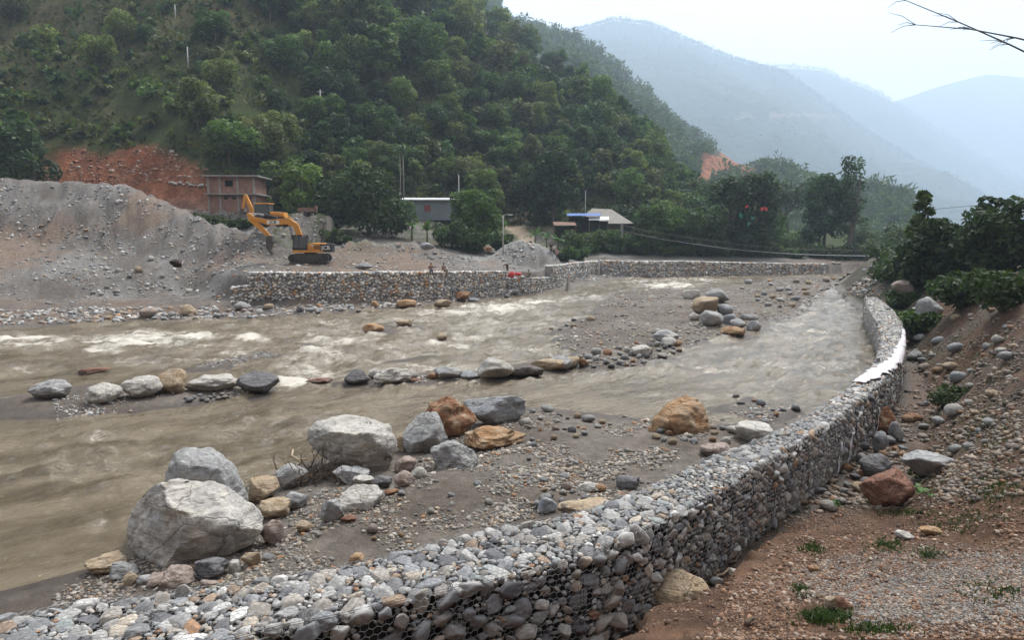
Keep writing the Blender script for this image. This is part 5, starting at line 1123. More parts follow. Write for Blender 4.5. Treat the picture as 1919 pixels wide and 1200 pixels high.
BL = [
    ((755, 772, 839, 854), 'grey', 'round speckled grey boulder right of the blocky white one', .9, 5, .05),
    ((795, 740, 893, 827), 'brown', 'rust brown boulder with a pale top leaning behind the round grey one', .9, 8, .08),
    ((868, 740, 986, 801), 'blue', 'long blue grey boulder beside the rust brown one', .6, 5, .05),
    ((868, 794, 987, 842), 'orange', 'flat yellow brown rock in front of the blue grey boulder', .8, 8, .08),
    ((806, 826, 896, 882), 'grey', 'pale grey slab leaning on the sand below the rust brown boulder', .7, 7, .07),
    ((1377, 793, 1449, 834), 'white', 'smooth pale dome of rock next to the wall top', .9, 3, .04),
    ((1312, 828, 1371, 861), 'pinkish', 'brownish boulder between the orange boulder and the wall', .9, 5, .06),
    ((1043, 928, 1158, 974), 'tan', 'broad tan boulder half buried against the wall top', .8, 4, .05),
    ((1007, 931, 1044, 963), 'blue', 'small angular grey rock left of the broad tan boulder', .8, 9, .04),
    ((1154, 890, 1199, 919), 'dark', 'rounded dark grey boulder on the gravel near the wall', .9, 4, .05),
    ((1079, 902, 1122, 923), 'white', 'cream rock lying behind the broad tan boulder', .8, 6, .05),
    ((1112, 905, 1137, 924), 'orange', 'small rusty rock touching the cream one', .8, 6, .05),
    ((466, 895, 522, 942), 'tan', 'tan and grey boulder right of the huge pale one', .9, 7, .07),
    ((487, 934, 545, 971), 'tan', 'smaller tan boulder below the tan and grey one', .9, 7, .07),
    ((518, 870, 578, 916), 'grey', 'grey boulder behind the tangle of roots', .9, 6, .06),
    ((536, 920, 578, 956), 'grey', 'grey cobble under the tangle of roots', .9, 6, .06),
    ((620, 908, 722, 980), 'white', 'flat pale slab embedded in the gravel below the white boulder', .8, 7, .06),
    ((600, 935, 645, 980), 'grey', 'thin grey slab end sticking out of the mud', .6, 7, .05),
    ((624, 871, 692, 908), 'grey', 'grey block wedged under the white boulder', .8, 7, .06),
    ((661, 889, 702, 913), 'white', 'small white rock in front of the grey wedged block', .9, 6, .05),
    ((738, 855, 782, 888), 'pinkish', 'pinkish boulder at the right foot of the white boulder', .9, 5, .06),
    ((738, 882, 776, 915), 'pinkish', 'egg shaped tan cobble in front of the pinkish boulder', .9, 3, .04),
    ((769, 874, 800, 898), 'white', 'pale round cobble by the leaning slab', .9, 4, .04),
    ((741, 815, 762, 850), 'tan', 'yellowish rock between the white and round grey boulders', .8, 5, .05),
    ((700, 893, 735, 917), 'dark', 'pair of dark stones beside the egg shaped cobble', .8, 7, .05),
    ((720, 915, 748, 928), 'brown', 'small reddish brown stone on the gravel near the pale slab', .8, 6, .05),
    ((366, 1043, 431, 1088), 'dark', 'dark speckled boulder under the front of the huge pale one', .95, 6, .05),
    ((429, 1051, 452, 1076), 'white', 'small cream block right of the dark speckled boulder', .8, 8, .03),
    ((452, 1034, 488, 1066), 'tan', 'squarish cream and tan stone near the huge pale boulder', .8, 9, .04),
    ((376, 1084, 407, 1104), 'pinkish', 'small tan cobble below the dark speckled boulder', .8, 5, .04),
    ((654, 1037, 684, 1065), 'orange', 'orange pebble shaped stone standing on the gravel by the wall', .8, 5, .04),
    ((298, 1060, 362, 1112), 'pinkish', 'brown rock half covered in mud below the huge pale boulder', .9, 6, .07),
    ((164, 1040, 236, 1078), 'tan', 'tan veined boulder at the waterline in the bottom left', .8, 6, .07),
    ((207, 1052, 257, 1087), 'grey', 'rounded grey cobble left of the huge pale boulder', .9, 4, .05),
    ((232, 1072, 258, 1102), 'tan', 'small tan wedge below the rounded grey cobble', .8, 7, .05),
    ((256, 1078, 285, 1100), 'grey', 'small grey cobble under the left foot of the huge boulder', .9, 4, .04),
    ((275, 1076, 312, 1106), 'pinkish', 'brownish stone next to the mud covered rock', .9, 6, .05),
    ((488, 975, 532, 1025), 'pinkish', 'pair of flat grey pink rocks on the mud', .8, 8, .05),
    ((556, 976, 588, 998), 'tan', 'reddish tan cobble on the mud right of the flat pink rocks', .8, 5, .05),
    ((637, 964, 668, 980), 'red', 'flat reddish stone on the gravel', .7, 6, .05),
    # islet line
    ((164, 717, 231, 757), 'white', 'layered pale boulder at the left end of the islet row', .8, 8, .07),
    ((232, 705, 301, 748), 'white', 'pointed pale boulder, second in the islet row', .8, 5, .06),
    ((290, 692, 347, 742), 'tan', 'round cream and orange boulder, third in the islet row', .9, 5, .06),
    ((348, 701, 444, 735), 'white', 'long low pale boulder, fourth in the islet row', .6, 4, .05),
    ((444, 697, 523, 741), 'dark', 'dark grey rounded boulder at the right end of the islet row', .7, 4, .05),
    ((60, 712, 130, 752), 'grey', 'grey boulder on the islet beyond the left of the row', .8, 5, .06),
    ((645, 691, 693, 721), 'dark', 'round dark mottled boulder standing in the water', .9, 3, .05),
    ((690, 690, 716, 712), 'white', 'small pale boulder squeezed behind the layered white one', .8, 4, .05),
    ((700, 687, 772, 723), 'white', 'layered white boulder in mid stream', .8, 8, .08),
    ((758, 695, 784, 714), 'white', 'small white rock right of the layered white boulder', .8, 5, .05),
    ((798, 698, 822, 711), 'brown', 'little brown stone in mid stream', .8, 5, .05),
    ((812, 686, 866, 712), 'grey', 'low grey boulder left of the big mid stream one', .6, 5, .05),
    ((854, 694, 902, 713), 'blue', 'bluish low rock touching the big mid stream boulder', .7, 5, .05),
    ((892, 669, 963, 714), 'white', 'big pale boulder in mid stream with dark wet base', .85, 3, .04),
    ((950, 683, 1020, 711), 'wet', 'dark wet rock right of the big mid stream boulder', .7, 6, .06),
    ((990, 672, 1062, 694), 'tan', 'long tan rock behind the dark wet one', .5, 5, .05),
    ((1028, 667, 1072, 697), 'grey', 'grey egg shaped boulder at the tip of the gravel island', .8, 4, .05),
    ((1052, 668, 1086, 694), 'tan', 'smooth tan boulder beside the grey egg shaped one', .8, 4, .05),
    ((1066, 665, 1087, 682), 'wet', 'small dark boulder on top of the island tip', .9, 4, .05),
    ((1082, 671, 1104, 689), 'orange', 'round orange cobble on the island tip', .9, 2, .03),
    ((572, 708, 624, 721), 'red', 'low reddish rock awash in the stream', .5, 4, .05),
    ((150, 689, 206, 703), 'red', 'flat red rock awash at the left edge', .5, 4, .04),
    ((764, 709, 792, 720), 'red', 'thin red rock awash beside the layered white boulder', .5, 4, .04),
    ((679, 606, 721, 626), 'orange', 'smooth yellow boulder in the rapids', .8, 2, .03),
    ((741, 599, 773, 614), 'tan', 'tan boulder in the rapids right of the yellow one', .7, 4, .05),
    ((818, 624, 839, 641), 'tan', 'upright block of stone in the rapids', .8, 9, .03),
    # mid island cluster
    ((1296, 555, 1345, 592), 'tan', 'large tan boulder at the top left of the island cluster', .9, 4, .05),
    ((1322, 541, 1367, 571), 'grey', 'rounded greenish grey boulder at the back of the island cluster', .8, 3, .04),
    ((1279, 542, 1312, 563), 'white', 'pale boulder at the left back of the island cluster', .8, 4, .05),
    ((1311, 581, 1355, 615), 'grey', 'round grey boulder at the front of the island cluster', .9, 2, .04),
    ((1291, 586, 1314, 602), 'white', 'pale cobble left of the round grey boulder', .8, 4, .05),
    ((1342, 569, 1374, 593), 'blue', 'blue grey boulder in the middle of the island cluster', .9, 4, .05),
    ((1352, 588, 1384, 610), 'blue', 'low blue grey rock right of the round grey boulder', .8, 5, .05),
    ((1368, 597, 1399, 618), 'grey', 'light grey boulder at the front right of the island cluster', .9, 3, .04),
    ((1385, 588, 1421, 603), 'grey', 'long low grey boulder at the right of the island cluster', .7, 4, .04),
    ((1400, 600, 1426, 623), 'grey', 'upright grey rock at the right end of the island cluster', .9, 5, .05),
    ((1350, 611, 1396, 631), 'orange', 'orange boulder at the water side of the island cluster', .8, 4, .05),
    ((1224, 617, 1273, 646), 'grey', 'rounded grey boulder alone on the gravel island', .9, 3, .05),
    ((1238, 632, 1268, 652), 'white', 'pale boulder in front of the lone rounded grey one', .9, 4, .05),
    ((1183, 647, 1220, 669), 'white', 'pale boulder in the strip of cobbles on the island', .9, 4, .05),
    ((1268, 500, 1300, 512), 'grey', 'flat grey boulder at the foot of the low far wall', .7, 4, .05),
    # far bank
    ((744, 561, 781, 581), 'orange', 'orange boulder at the foot of the tall far wall', .8, 3, .04),
    ((812, 561, 847, 578), 'tan', 'tan boulder right of the orange one under the far wall', .7, 4, .05),
    ((853, 546, 882, 567), 'brown', 'brown boulder among the stones below the far wall', .8, 5, .05),
    ((337, 571, 367, 594), 'tan', 'round tan boulder on the far shore left of the wall', .9, 3, .04),
    ((262, 576, 296, 596), 'pinkish', 'pinkish boulder on the far shore at the left', .8, 5, .05),
    ((438, 565, 470, 582), 'grey', 'grey boulder at the left foot of the tall far wall', .8, 4, .05),
    ((787, 454, 814, 469), 'blue', 'large blue grey boulder on top of the stone heap behind the far wall', .7, 4, .04),
    ((664, 492, 700, 506), 'blue', 'flat bluish slab lying above the tall far wall', .7, 8, .04),
    ((318, 484, 340, 502), 'wet', 'dark rock half sunk at the foot of the gravel heap', .8, 5, .05),
    ((905, 462, 923, 471), 'brown', 'dark brown rock on the dirt yard behind the far wall', .8, 5, .05),
    # right bank
    ((1615, 759, 1676, 818), 'brown', 'rust red boulder wedged between the wall and the bank', .8, 7, .07),
    ((1614, 879, 1708, 953), 'red', 'large reddish brown boulder at the end of the earth shoulder', .8, 6, .06),
    ((1696, 848, 1790, 900), 'grey', 'broad grey boulder on the right bank at the picture edge', .8, 5, .05),
    ((1613, 852, 1668, 897), 'dark', 'dark boulder down in the trench behind the wall', .9, 5, .05),
    ((1636, 808, 1664, 856), 'blue', 'upright blue grey stone in the trench', .8, 5, .05),
    ((1666, 790, 1692, 832), 'grey', 'rounded grey stone above the upright one on the bank', .8, 4, .05),
    ((1608, 895, 1640, 920), 'dark', 'low dark rock at the bottom of the trench', .9, 5, .05),
    ((1206, 1063, 1330, 1166), 'tan', 'smooth tan boulder bulging out of the earth lip beside the near wall', .9, 3, .04),
    ((1678, 995, 1712, 1013), 'white', 'smooth pale stone on the red earth', .8, 4, .04),
    ((1724, 984, 1766, 1006), 'orange', 'orange rock at the right of the red earth', .8, 5, .05),
    ((1545, 1117, 1568, 1148), 'tan', 'pale half of the split rock on the chippings', .8, 8, .04),
    ((1563, 1117, 1597, 1144), 'red', 'red brown half of the split rock on the chippings', .8, 8, .05),
    ((1335, 1100, 1370, 1118), 'red', 'dark reddish stone on the earth lip', .7, 6, .05),
    ((1366, 1068, 1402, 1087), 'white', 'long pale stone lying on the earth lip', .5, 5, .04),
    ((1330, 1083, 1356, 1100), 'grey', 'small grey stone beside the long pale one', .8, 5, .05),
    ((1516, 1060, 1536, 1072), 'orange', 'small orange stone at the edge of the chippings', .8, 6, .05),
    ((1718, 556, 1764, 620), 'grey', 'big rounded boulder high on the right bank slope', .8, 4, .05),
    ((1702, 575, 1728, 606), 'grey', 'grey boulder left of the big rounded one on the bank slope', .8, 4, .05),
    ((1672, 525, 1712, 548), 'pinkish', 'tan pink boulder under the thicket', .8, 5, .05),
    ((1694, 622, 1722, 640), 'grey', 'grey stone beside the wall below the bank slope', .8, 5, .05),
    ((1700, 655, 1730, 680), 'grey', 'rounded stone on the bank slope by the fabric strip', .8, 5, .05)]
for k, (bb, kd, lab, dp, fc, rf) in enumerate(BL):
    big_px = bb[2] - bb[0]
    boulder(bb, kd, lab, 2000 + k * 13, dp, fc + 3, rf * 1.5, 5 if big_px > 60 else 4 if big_px > 34 else 3, z0=0.02 if 'awash' in lab else None, sink=.3 if ('awash' in lab or 'buried' in lab or 'covered' in lab) else .48 if 'embedded' in lab else .12)
# ---- loose rocks, each an object: strips and clusters read from the photograph
ROCK_ME = {}
for kd in ('white', 'grey', 'blue', 'tan', 'orange', 'dark', 'pinkish', 'brown'):
    for j in range(3):
        V, F = rock_shape(4000 + j * 7 + len(kd), 2, 5, .06, .22); o = mk('rock', V + np.array([0, 0, 1]), F, BM[kd]); ROCK_ME[kd, j] = o.data; bpy.data.objects.remove(o)
KW = {'white': .2, 'grey': .3, 'blue': .13, 'tan': .12, 'orange': .05, 'dark': .08, 'pinkish': .08, 'brown': .04}
KN = list(KW); KP = np.array(list(KW.values())); KP /= KP.sum()
KADJ = {'white': 'pale', 'grey': 'grey', 'blue': 'blue grey', 'tan': 'tan', 'orange': 'orange', 'dark': 'dark', 'pinkish': 'pinkish', 'brown': 'brown'}
def loose(poly, n, px, label, group, seed, maxtry=30):
    rg = np.random.default_rng(seed); poly = np.array(poly, float); lo, hi = poly.min(0), poly.max(0); placed = []; c = 0
    for _ in range(n * maxtry):
        u, v = rg.uniform(lo[0], hi[0]), rg.uniform(lo[1], hi[1])
        if not inside(np.array([u]), np.array([v]), poly)[0]: continue
        w = math.exp(rg.uniform(math.log(px[0]), math.log(px[1])))
        if any((u - a) ** 2 + ((v - b) * 1.8) ** 2 < (.5 * (w + d)) ** 2 for a, b, d in placed): continue
        placed.append((u, v, w)); g = ground_px(u, v, .3); f = proj(g)[2]; a = w / 2 * float(f) / F_PX
        kd = KN[rg.choice(len(KN), p=KP)]; o = bpy.data.objects.new('rock', ROCK_ME[kd, rg.integers(3)]); COL.objects.link(o)
        sc = (a * rg.uniform(.9, 1.1), a * rg.uniform(.7, 1.0), a * rg.uniform(.5, .8)); o.scale = sc; o.location = (g[0], g[1], g[2] - sc[2] * .35); o.rotation_euler = (rg.normal() * .15, rg.normal() * .15, rg.random() * 6.28)
        fu = (u - lo[0]) / (hi[0] - lo[0]); fv = (v - lo[1]) / (hi[1] - lo[1]); sz_ = 'small' if w < px[0] * 1.35 else 'large' if w > px[1] * .7 else 'medium'
        pos = ('left end' if fu < .25 else 'left middle' if fu < .5 else 'right middle' if fu < .75 else 'right end') + (', far side' if fv < .5 else ', near side')
        tag(o, f'{sz_} {KADJ[kd]} {label}, {pos}', 'rock', group); c += 1
        if c >= n: break
loose([(1090, 690), (1085, 672), (1130, 660), (1180, 648), (1240, 640), (1285, 650), (1265, 665), (1180, 690)], 44, (11, 24), 'cobble in the front strip of the gravel island', 'cobbles in the island strip', 1)
loose([(166, 606), (166, 590), (300, 580), (460, 578), (620, 578), (740, 570), (840, 566), (960, 548), (1030, 544), (1000, 552), (900, 568), (800, 580), (620, 592), (460, 600)], 34, (10, 22), 'rock in the far shore stone band', 'rocks along the far shore', 2)
loose([(1380, 545), (1420, 522), (1560, 520), (1570, 538), (1530, 556), (1500, 580), (1440, 575)], 26, (9, 20), 'rock in rubble at the island head', 'rocks at the head of the island', 3)
loose([(1225, 800), (1300, 790), (1340, 790), (1385, 800), (1370, 830), (1310, 830), (1250, 835), (1215, 825)], 24, (10, 34), 'cobble by the big orange boulder', 'cobbles round the orange boulder', 4)
loose([(960, 770), (1010, 765), (1060, 775), (1120, 785), (1160, 800), (1060, 830), (990, 840), (975, 800)], 26, (9, 30), 'stone right of the blue grey boulder', 'stones by the blue grey boulder', 5)
loose([(500, 1000), (640, 905), (800, 880), (1000, 850), (1200, 860), (1100, 920), (900, 985), (620, 1060), (430, 1085)], 24, (10, 24), 'stone lying on the bare gravel bar', 'stones on the gravel bar', 6)
loose([(1000, 610), (1060, 600), (1110, 580), (1120, 600), (1060, 620), (1015, 622)], 10, (9, 20), 'stone on the gravel island tip', 'stones at the island tip', 7)
loose([(1690, 760), (1720, 640), (1752, 560), (1900, 560), (1900, 860), (1740, 850)], 40, (12, 36), 'stone stuck in the eroded right bank', 'stones in the right bank', 8)
loose([(1640, 940), (1620, 830), (1690, 730), (1710, 760), (1700, 850)], 12, (12, 30), 'stone in the trench behind the near wall', 'stones in the trench', 9)
loose([(1000, 922), (1060, 908), (1120, 915), (1140, 930), (1050, 945), (1010, 960)], 10, (10, 26), 'cobble beside the broad tan boulder', 'cobbles by the tan boulder', 10)
loose([(166, 525), (280, 505), (420, 512), (440, 540), (400, 560), (166, 560)], 10, (8, 18), 'rock on the terrace left of the far wall', 'rocks on the terrace', 11)
loose([(1350, 752), (1420, 738), (1500, 752), (1490, 775), (1420, 785)], 12, (9, 24), 'stone on the small shoal by the near wall', 'stones on the shoal', 12)
loose([(340, 745), (440, 735), (450, 748), (360, 758)], 14, (7, 15), 'cobble in front of the islet row', 'cobbles on the islet', 13)
loose([(1545, 510), (1650, 508), (1652, 500), (1545, 502)], 8, (8, 14), 'rock along the dark bank at the river bend', 'rocks at the river bend', 14)
loose([(1436, 985), (1520, 905), (1600, 830), (1645, 850), (1610, 930), (1560, 955), (1500, 960)], 26, (14, 40), 'stone in the gap behind the near wall', 'stones in the gap behind the near wall', 15)
loose([(1588, 552), (1612, 532), (1640, 512), (1660, 515), (1645, 550), (1620, 556)], 16, (8, 18), 'stone on the shore past the wall end', 'stones past the wall end', 16)
rgr = np.random.default_rng(44)
for k in range(13):
    u = 316 + k * 7 + rgr.normal() * 2; g = ground_far(u, 346 + k * .6 + rgr.normal() * 1.5, 95); a = rgr.uniform(.25, .5)
    o = bpy.data.objects.new('rock', ROCK_ME['white', rgr.integers(3)]); COL.objects.link(o); o.scale = (a, a * .8, a * .7); o.location = (g[0], g[1], g[2] - .1); o.rotation_euler = (0, 0, rgr.random() * 6)
    tag(o, 'pale rock in the row above the gravel heap, left of the brick house', 'rock', 'row of pale rocks left of the brick house')
# ================================================================ GRAVEL: too many stones to count
def gravel(name, label, polys, n, smin, smax, seed, pw=2.2, gain=1.0, sub=1, cond=None, sinkf=.3, maxpx=12, tint=(1., 1., 1.), clump=True, colors=None, dense=None):
    rg = np.random.default_rng(seed); U, Vv = [], []
    for poly, share in polys:
        poly = np.array(poly, float); lo, hi = poly.min(0), poly.max(0); k = int(n * share); u = rg.uniform(lo[0], hi[0], k * 4); v = rg.uniform(lo[1], hi[1], k * 4)
        m = inside(u, v, poly); U.append(u[m][:k]); Vv.append(v[m][:k])
    u, v = np.concatenate(U), np.concatenate(Vv); a = (u - CX) / F_PX; b = (CY - v) / F_PX
    d = np.stack([a, _cp + b * _sp, -_sp + b * _cp], -1); z = np.full(len(u), .3)
    for _ in range(60):
        t = (np.minimum(z, CAM_H - .5) - CAM_H) / d[:, 2]; x, y = d[:, 0] * t, d[:, 1] * t; z = .5 * z + .5 * HG(x, y)
    pe = np.abs(proj(np.stack([x, y, z], -1))[1] - v); f = y; r = smin * (1 - rg.random(len(u)) * (1 - (smin / smax) ** pw)) ** (-1 / pw)
    r = np.minimum(r, maxpx / 2 * f / F_PX)
    cl = fbm(x * .8, y * .8, 0, seed + 3, 4); keep = (cl + rg.normal(size=len(u)) * .35 > (-.12 if clump else -9)) & (z > -.05) & (z < 30) & (pe < 3) & ((hill_par(x, y)[1] > y + 1) | (x > 30))
    if dense is not None: keep &= cl + rg.normal(size=len(u)) * .22 > dense
    if cond is not None: keep &= cond(x, y, z)
    x, y, z, r = x[keep], y[keep], z[keep], r[keep]; n = len(x)
    if n == 0: return
    X = np.tile((1., 0, 0), (n, 1)); Y = np.tile((0, 1., 0), (n, 1)); Z = np.tile((0, 0, 1.), (n, 1))
    Rm = frames(X, Y, Z, rg.random(n) * 6.28, .25, rg); S = np.stack([r * rg.uniform(.9, 1.4, n), r * rg.uniform(.7, 1.05, n), r * rg.uniform(.45, .75, n)], 1)
    P = np.stack([x, y, z + S[:, 2] * (.5 - sinkf)], 1); c = (pal(rg, n) if colors is None else np.array(colors)[rg.integers(len(colors), size=n)] * rg.uniform(.7, 1.25, (n, 1))) * gain * np.array(tint)
    V, F, c = scatter_mesh(P, S, Rm, c, sub, rg); o = mk(name, V, F, M_STONE_V, col=c, smooth=True); tag(o, label, 'gravel', kind='stuff'); return o
BARPX = [(100, 1105), (330, 1000), (480, 905), (560, 880), (740, 838), (880, 778), (990, 768), (1210, 790), (1330, 800), (1440, 805), (1540, 775), (1440, 825), (1280, 885), (1160, 940), (900, 995), (760, 1050), (470, 1095), (100, 1140)]
BARPX2 = [(960, 770), (1200, 780), (1330, 830), (1300, 870), (1120, 950), (950, 980), (880, 900), (900, 840)]
gravel('gravel', 'grey brown gravel and pebbles covering the near bar', [(BARPX, .55), (BARPX2, .45)], 40000, .014, .14, 31, 1.7, tint=(.74, .68, .61), dense=.06)
gravel('gravel', 'pebbles and cobbles over the gravel island in mid river', [([(1040, 640), (1110, 590), (1150, 548), (1240, 545), (1420, 530), (1450, 519), (1560, 519), (1570, 540), (1500, 590), (1430, 625), (1290, 650), (1180, 690), (1090, 690)], .55),
       ([(1125, 575), (1150, 548), (1235, 546), (1240, 560), (1180, 575)], .2), ([(1390, 548), (1450, 520), (1560, 519), (1570, 540), (1500, 585)], .25)], 9000, .04, .22, 32, 1.6, maxpx=9, tint=(.85, .80, .73))
gravel('gravel', 'pebbles on the islets and shoals in the stream', [([(100, 745), (300, 730), (515, 728), (430, 752), (250, 772), (100, 788)], .4), ([(360, 690), (500, 655), (590, 645), (450, 690)], .2), ([(640, 716), (900, 700), (1060, 680), (960, 708), (700, 722)], .2),
       ([(1350, 770), (1420, 740), (1500, 755), (1440, 795)], .2), ([(700, 622), (770, 605), (790, 615), (740, 626)], .05)], 3800, .025, .13, 33, 1.7, maxpx=9)
gravel('gravel', 'stones and rubble along the far shore', [([(-60, 612), (166, 604), (460, 596), (800, 572), (960, 553), (1130, 524), (1130, 512), (1040, 535), (950, 546), (740, 562), (460, 574), (166, 578), (-60, 585)], .8), ([(1130, 524), (1540, 508), (1540, 504), (1130, 514)], .2)], 6500, .06, .36, 34, 1.5, maxpx=11, gain=1.05)
def strewn(name, label, n, seed, smin, smax, pw, maxpx, gain, phi=(-46, 2), ys=(58, 113)):
    """stones over the slopes of the far terrace, which rise above the eye"""
    rg = np.random.default_rng(seed); a = np.radians(rg.uniform(*phi, n)); y = rg.uniform(*ys, n); x = np.tan(a) * y; z = HG(x, y); e = .6
    gy_ = (HG(x, y + e) - HG(x, y - e)) / (2 * e); gx_ = (HG(x + e, y) - HG(x - e, y)) / (2 * e)
    df, sf, _ = seg_dist(x, y, SHORE_FAR, False); dw, sw, _ = seg_dist(x, y, FAR_LINE, False); yf = hill_par(x, y)[1]
    facing = gy_ * y / y + (CAM_H - z) / y; uu = proj(np.stack([x, y, z], -1))[0]
    cl = fbm(x * .35, y * .35, 0, seed + 3, 4); keep = (-df * sf > 3) & ((-dw * sw > 1.2) | (uu < 440)) & (y < yf - 1) & (rg.random(n) < np.clip(facing * 1.8, .02, 1)) & (cl + rg.normal(size=n) * .4 > np.where((uu < 440) & (y < 75), .35, -.1))
    x, y, z, gx_, gy_ = [q[keep] for q in (x, y, z, gx_, gy_)]; n = len(x); r = np.minimum(smin * (1 - rg.random(n) * (1 - (smin / smax) ** pw)) ** (-1 / pw), maxpx / 2 * y / F_PX)
    N_ = np.stack([-gx_, -gy_, np.ones(n)], 1); N_ /= np.linalg.norm(N_, axis=1)[:, None]; X = np.cross(np.tile((0, 1., 0), (n, 1)), N_); X /= np.linalg.norm(X, axis=1)[:, None]
    S = np.stack([r * rg.uniform(.9, 1.4, n), r * rg.uniform(.7, 1.05, n), r * rg.uniform(.5, .8, n)], 1); P = np.stack([x, y, z], 1) + N_ * (S[:, 2:3] * .15)
    V, F, c = scatter_mesh(P, S, frames(X, np.cross(N_, X), N_, rg.random(n) * 6.28, .3, rg), pal(rg, n) * gain, 1, rg); o = mk(name, V, F, M_STONE_V, col=c, smooth=True); tag(o, label, 'gravel', kind='stuff')
strewn('gravel', 'stones and pebbles strewn over the heaps behind the far wall', 46000, 35, .05, .42, 1.75, 9, .82)
def slip_stones(n, seed):
    rg = np.random.default_rng(seed); u, v = rg.uniform(130, 405, n), rg.uniform(272, 345, n); G = np.array([ground_far(a, b, 98, 150) for a, b in zip(u, v)]); sv = np.interp(u, [40, 166, 230, 270, 300, 340, 380, 405], [262, 278, 290, 270, 268, 290, 305, 330]); k = (v > sv + 4) & (G[:, 1] > 106); G = G[k]; n = len(G)
    r = np.minimum(.07 * (1 - rg.random(n) * .97) ** (-1 / 1.8), .5); I = lambda q: np.tile(q, (n, 1)); c = np.array([(.30, .17, .11), (.42, .34, .27), (.22, .09, .05), (.15, .06, .035)])[rg.integers(4, size=n)] * rg.uniform(.8, 1.2, (n, 1))
    V, F, c = scatter_mesh(G, np.stack([r, r * .8, r * .65], 1), frames(I((1., 0, 0)), I((0, 1., 0)), I((0, 0, 1.)), rg.random(n) * 6.28, .3, rg), c, 1, rg); o = mk('gravel', V, F, M_STONE_V, col=c); tag(o, 'stones showing in the red earth cut', 'gravel', kind='stuff')
slip_stones(1500, 71)
RED = [(.17, .085, .045), (.22, .12, .07), (.13, .07, .04), (.26, .17, .11), (.30, .24, .19), (.10, .055, .035)]
gravel('gravel', 'clods and small stones on the red earth', [([(1215, 1200), (1330, 1070), (1430, 980), (1560, 950), (1920, 930), (1920, 1200)], 1.0)], 15000, .011, .06, 36, 2.0, colors=RED)
def crumbs(n, seed):
    rg = np.random.default_rng(seed); x, y = rg.uniform(-1, 8, n), rg.uniform(6, 16, n); d, s_, par = seg_dist(x, y, R_EDGE, False); dl = d * s_ - 1.05; k = (dl > .5) & (dl < 3.6) & (fbm(x * .9, y * .9, 0, seed, 3) + rg.normal(size=n) * .4 > -.1); x, y = x[k], y[k]; n = len(x)
    r = np.minimum(.009 * (1 - rg.random(n) * .98) ** (-1 / 1.9), .06); I = lambda q: np.tile(q, (n, 1)); c = np.array(RED)[rg.integers(len(RED), size=n)] * rg.uniform(.7, 1.2, (n, 1))
    V, F, c = scatter_mesh(np.stack([x, y, HG(x, y) + r * .2], 1), np.stack([r, r * .8, r * .65], 1), frames(I((1., 0, 0)), I((0, 1., 0)), I((0, 0, 1.)), rg.random(n) * 6.28, .4, rg), c, 1, rg); o = mk('gravel', V, F, M_STONE_V, col=c); tag(o, 'earth crumbs and pebbles on the lip beside the near wall', 'gravel', kind='stuff')
crumbs(15000, 73)
gravel('gravel', 'crumbs of red earth on the bank', [([(1130, 1205), (1215, 1180), (1330, 1070), (1430, 985), (1560, 955), (1700, 950), (1600, 1040), (1480, 1075), (1520, 1200)], 1.0)], 9000, .008, .04, 39, 2.1, clump=False, colors=RED[:4] + RED[5:])
gravel('gravel', 'patch of grey chippings on the red earth', [([(1480, 1080), (1540, 1050), (1640, 1035), (1752, 1030), (2010, 1050), (2010, 1150), (1752, 1172), (1700, 1150), (1640, 1185), (1585, 1130), (1500, 1110)], .72), ([(1440, 1090), (1540, 1035), (1640, 1018), (1760, 1015), (2010, 1030), (2010, 1180), (1640, 1200), (1520, 1140)], .28)], 15000, .010, .03, 38, 2.6, clump=False, tint=(.60, .54, .49))
gravel('gravel', 'rubble on the shore past the wall end', [([(1575, 556), (1600, 532), (1640, 508), (1672, 512), (1650, 556)], 1.0)], 1500, .06, .3, 41, 1.5, maxpx=10, clump=False, tint=(.6, .54, .47))
gravel('gravel', 'stones in the eroded slope of the right bank', [([(1440, 985), (1500, 900), (1600, 820), (1690, 720), (1700, 600), (1660, 540), (1752, 520), (1919, 560), (1919, 930)], 1.0)], 8000, .03, .2, 37, 1.7, maxpx=16, tint=(.5, .41, .33))
# ================================================================ MACHINES AND BUILDINGS
M_YEL = plain('machine_yellow', (0.72, 0.30, 0.025), .45, var=.22, nscale=1.6)
_nt = M_YEL.node_tree; _bs = _nt.nodes['Principled BSDF']; _src = _bs.inputs['Base Color'].links[0].from_socket
_nt.links.new(mixc(_nt, ramp(_nt, noise(_nt, objco(_nt), 1.1, 8, .7), [(.42, 0.), (.68, .55)]), _src, (.26, .17, .09)), _bs.inputs['Base Color'])
M_BLK = plain('machine_black', (0.022, 0.022, 0.024), .55)
M_TRK = plain('track_steel', (0.085, 0.072, 0.062), .8, .3, var=.4)
M_GLASS = new_mat('dark_glass')[0]; _b = M_GLASS.node_tree.nodes['Principled BSDF']; _b.inputs['Base Color'].default_value = (.10, .115, .12, 1); _b.inputs['Roughness'].default_value = .08
M_STEEL = plain('worn_steel', (0.11, 0.095, 0.088), .6, .5, var=.4)
M_WHITE = plain('white_paint', (0.75, 0.74, 0.70), .5, var=.12)
M_REDP = plain('red_paint', (0.55, 0.04, 0.03), .5)
M_CHROME = plain('piston_chrome', (0.45, 0.45, 0.46), .25, .9, var=.1)
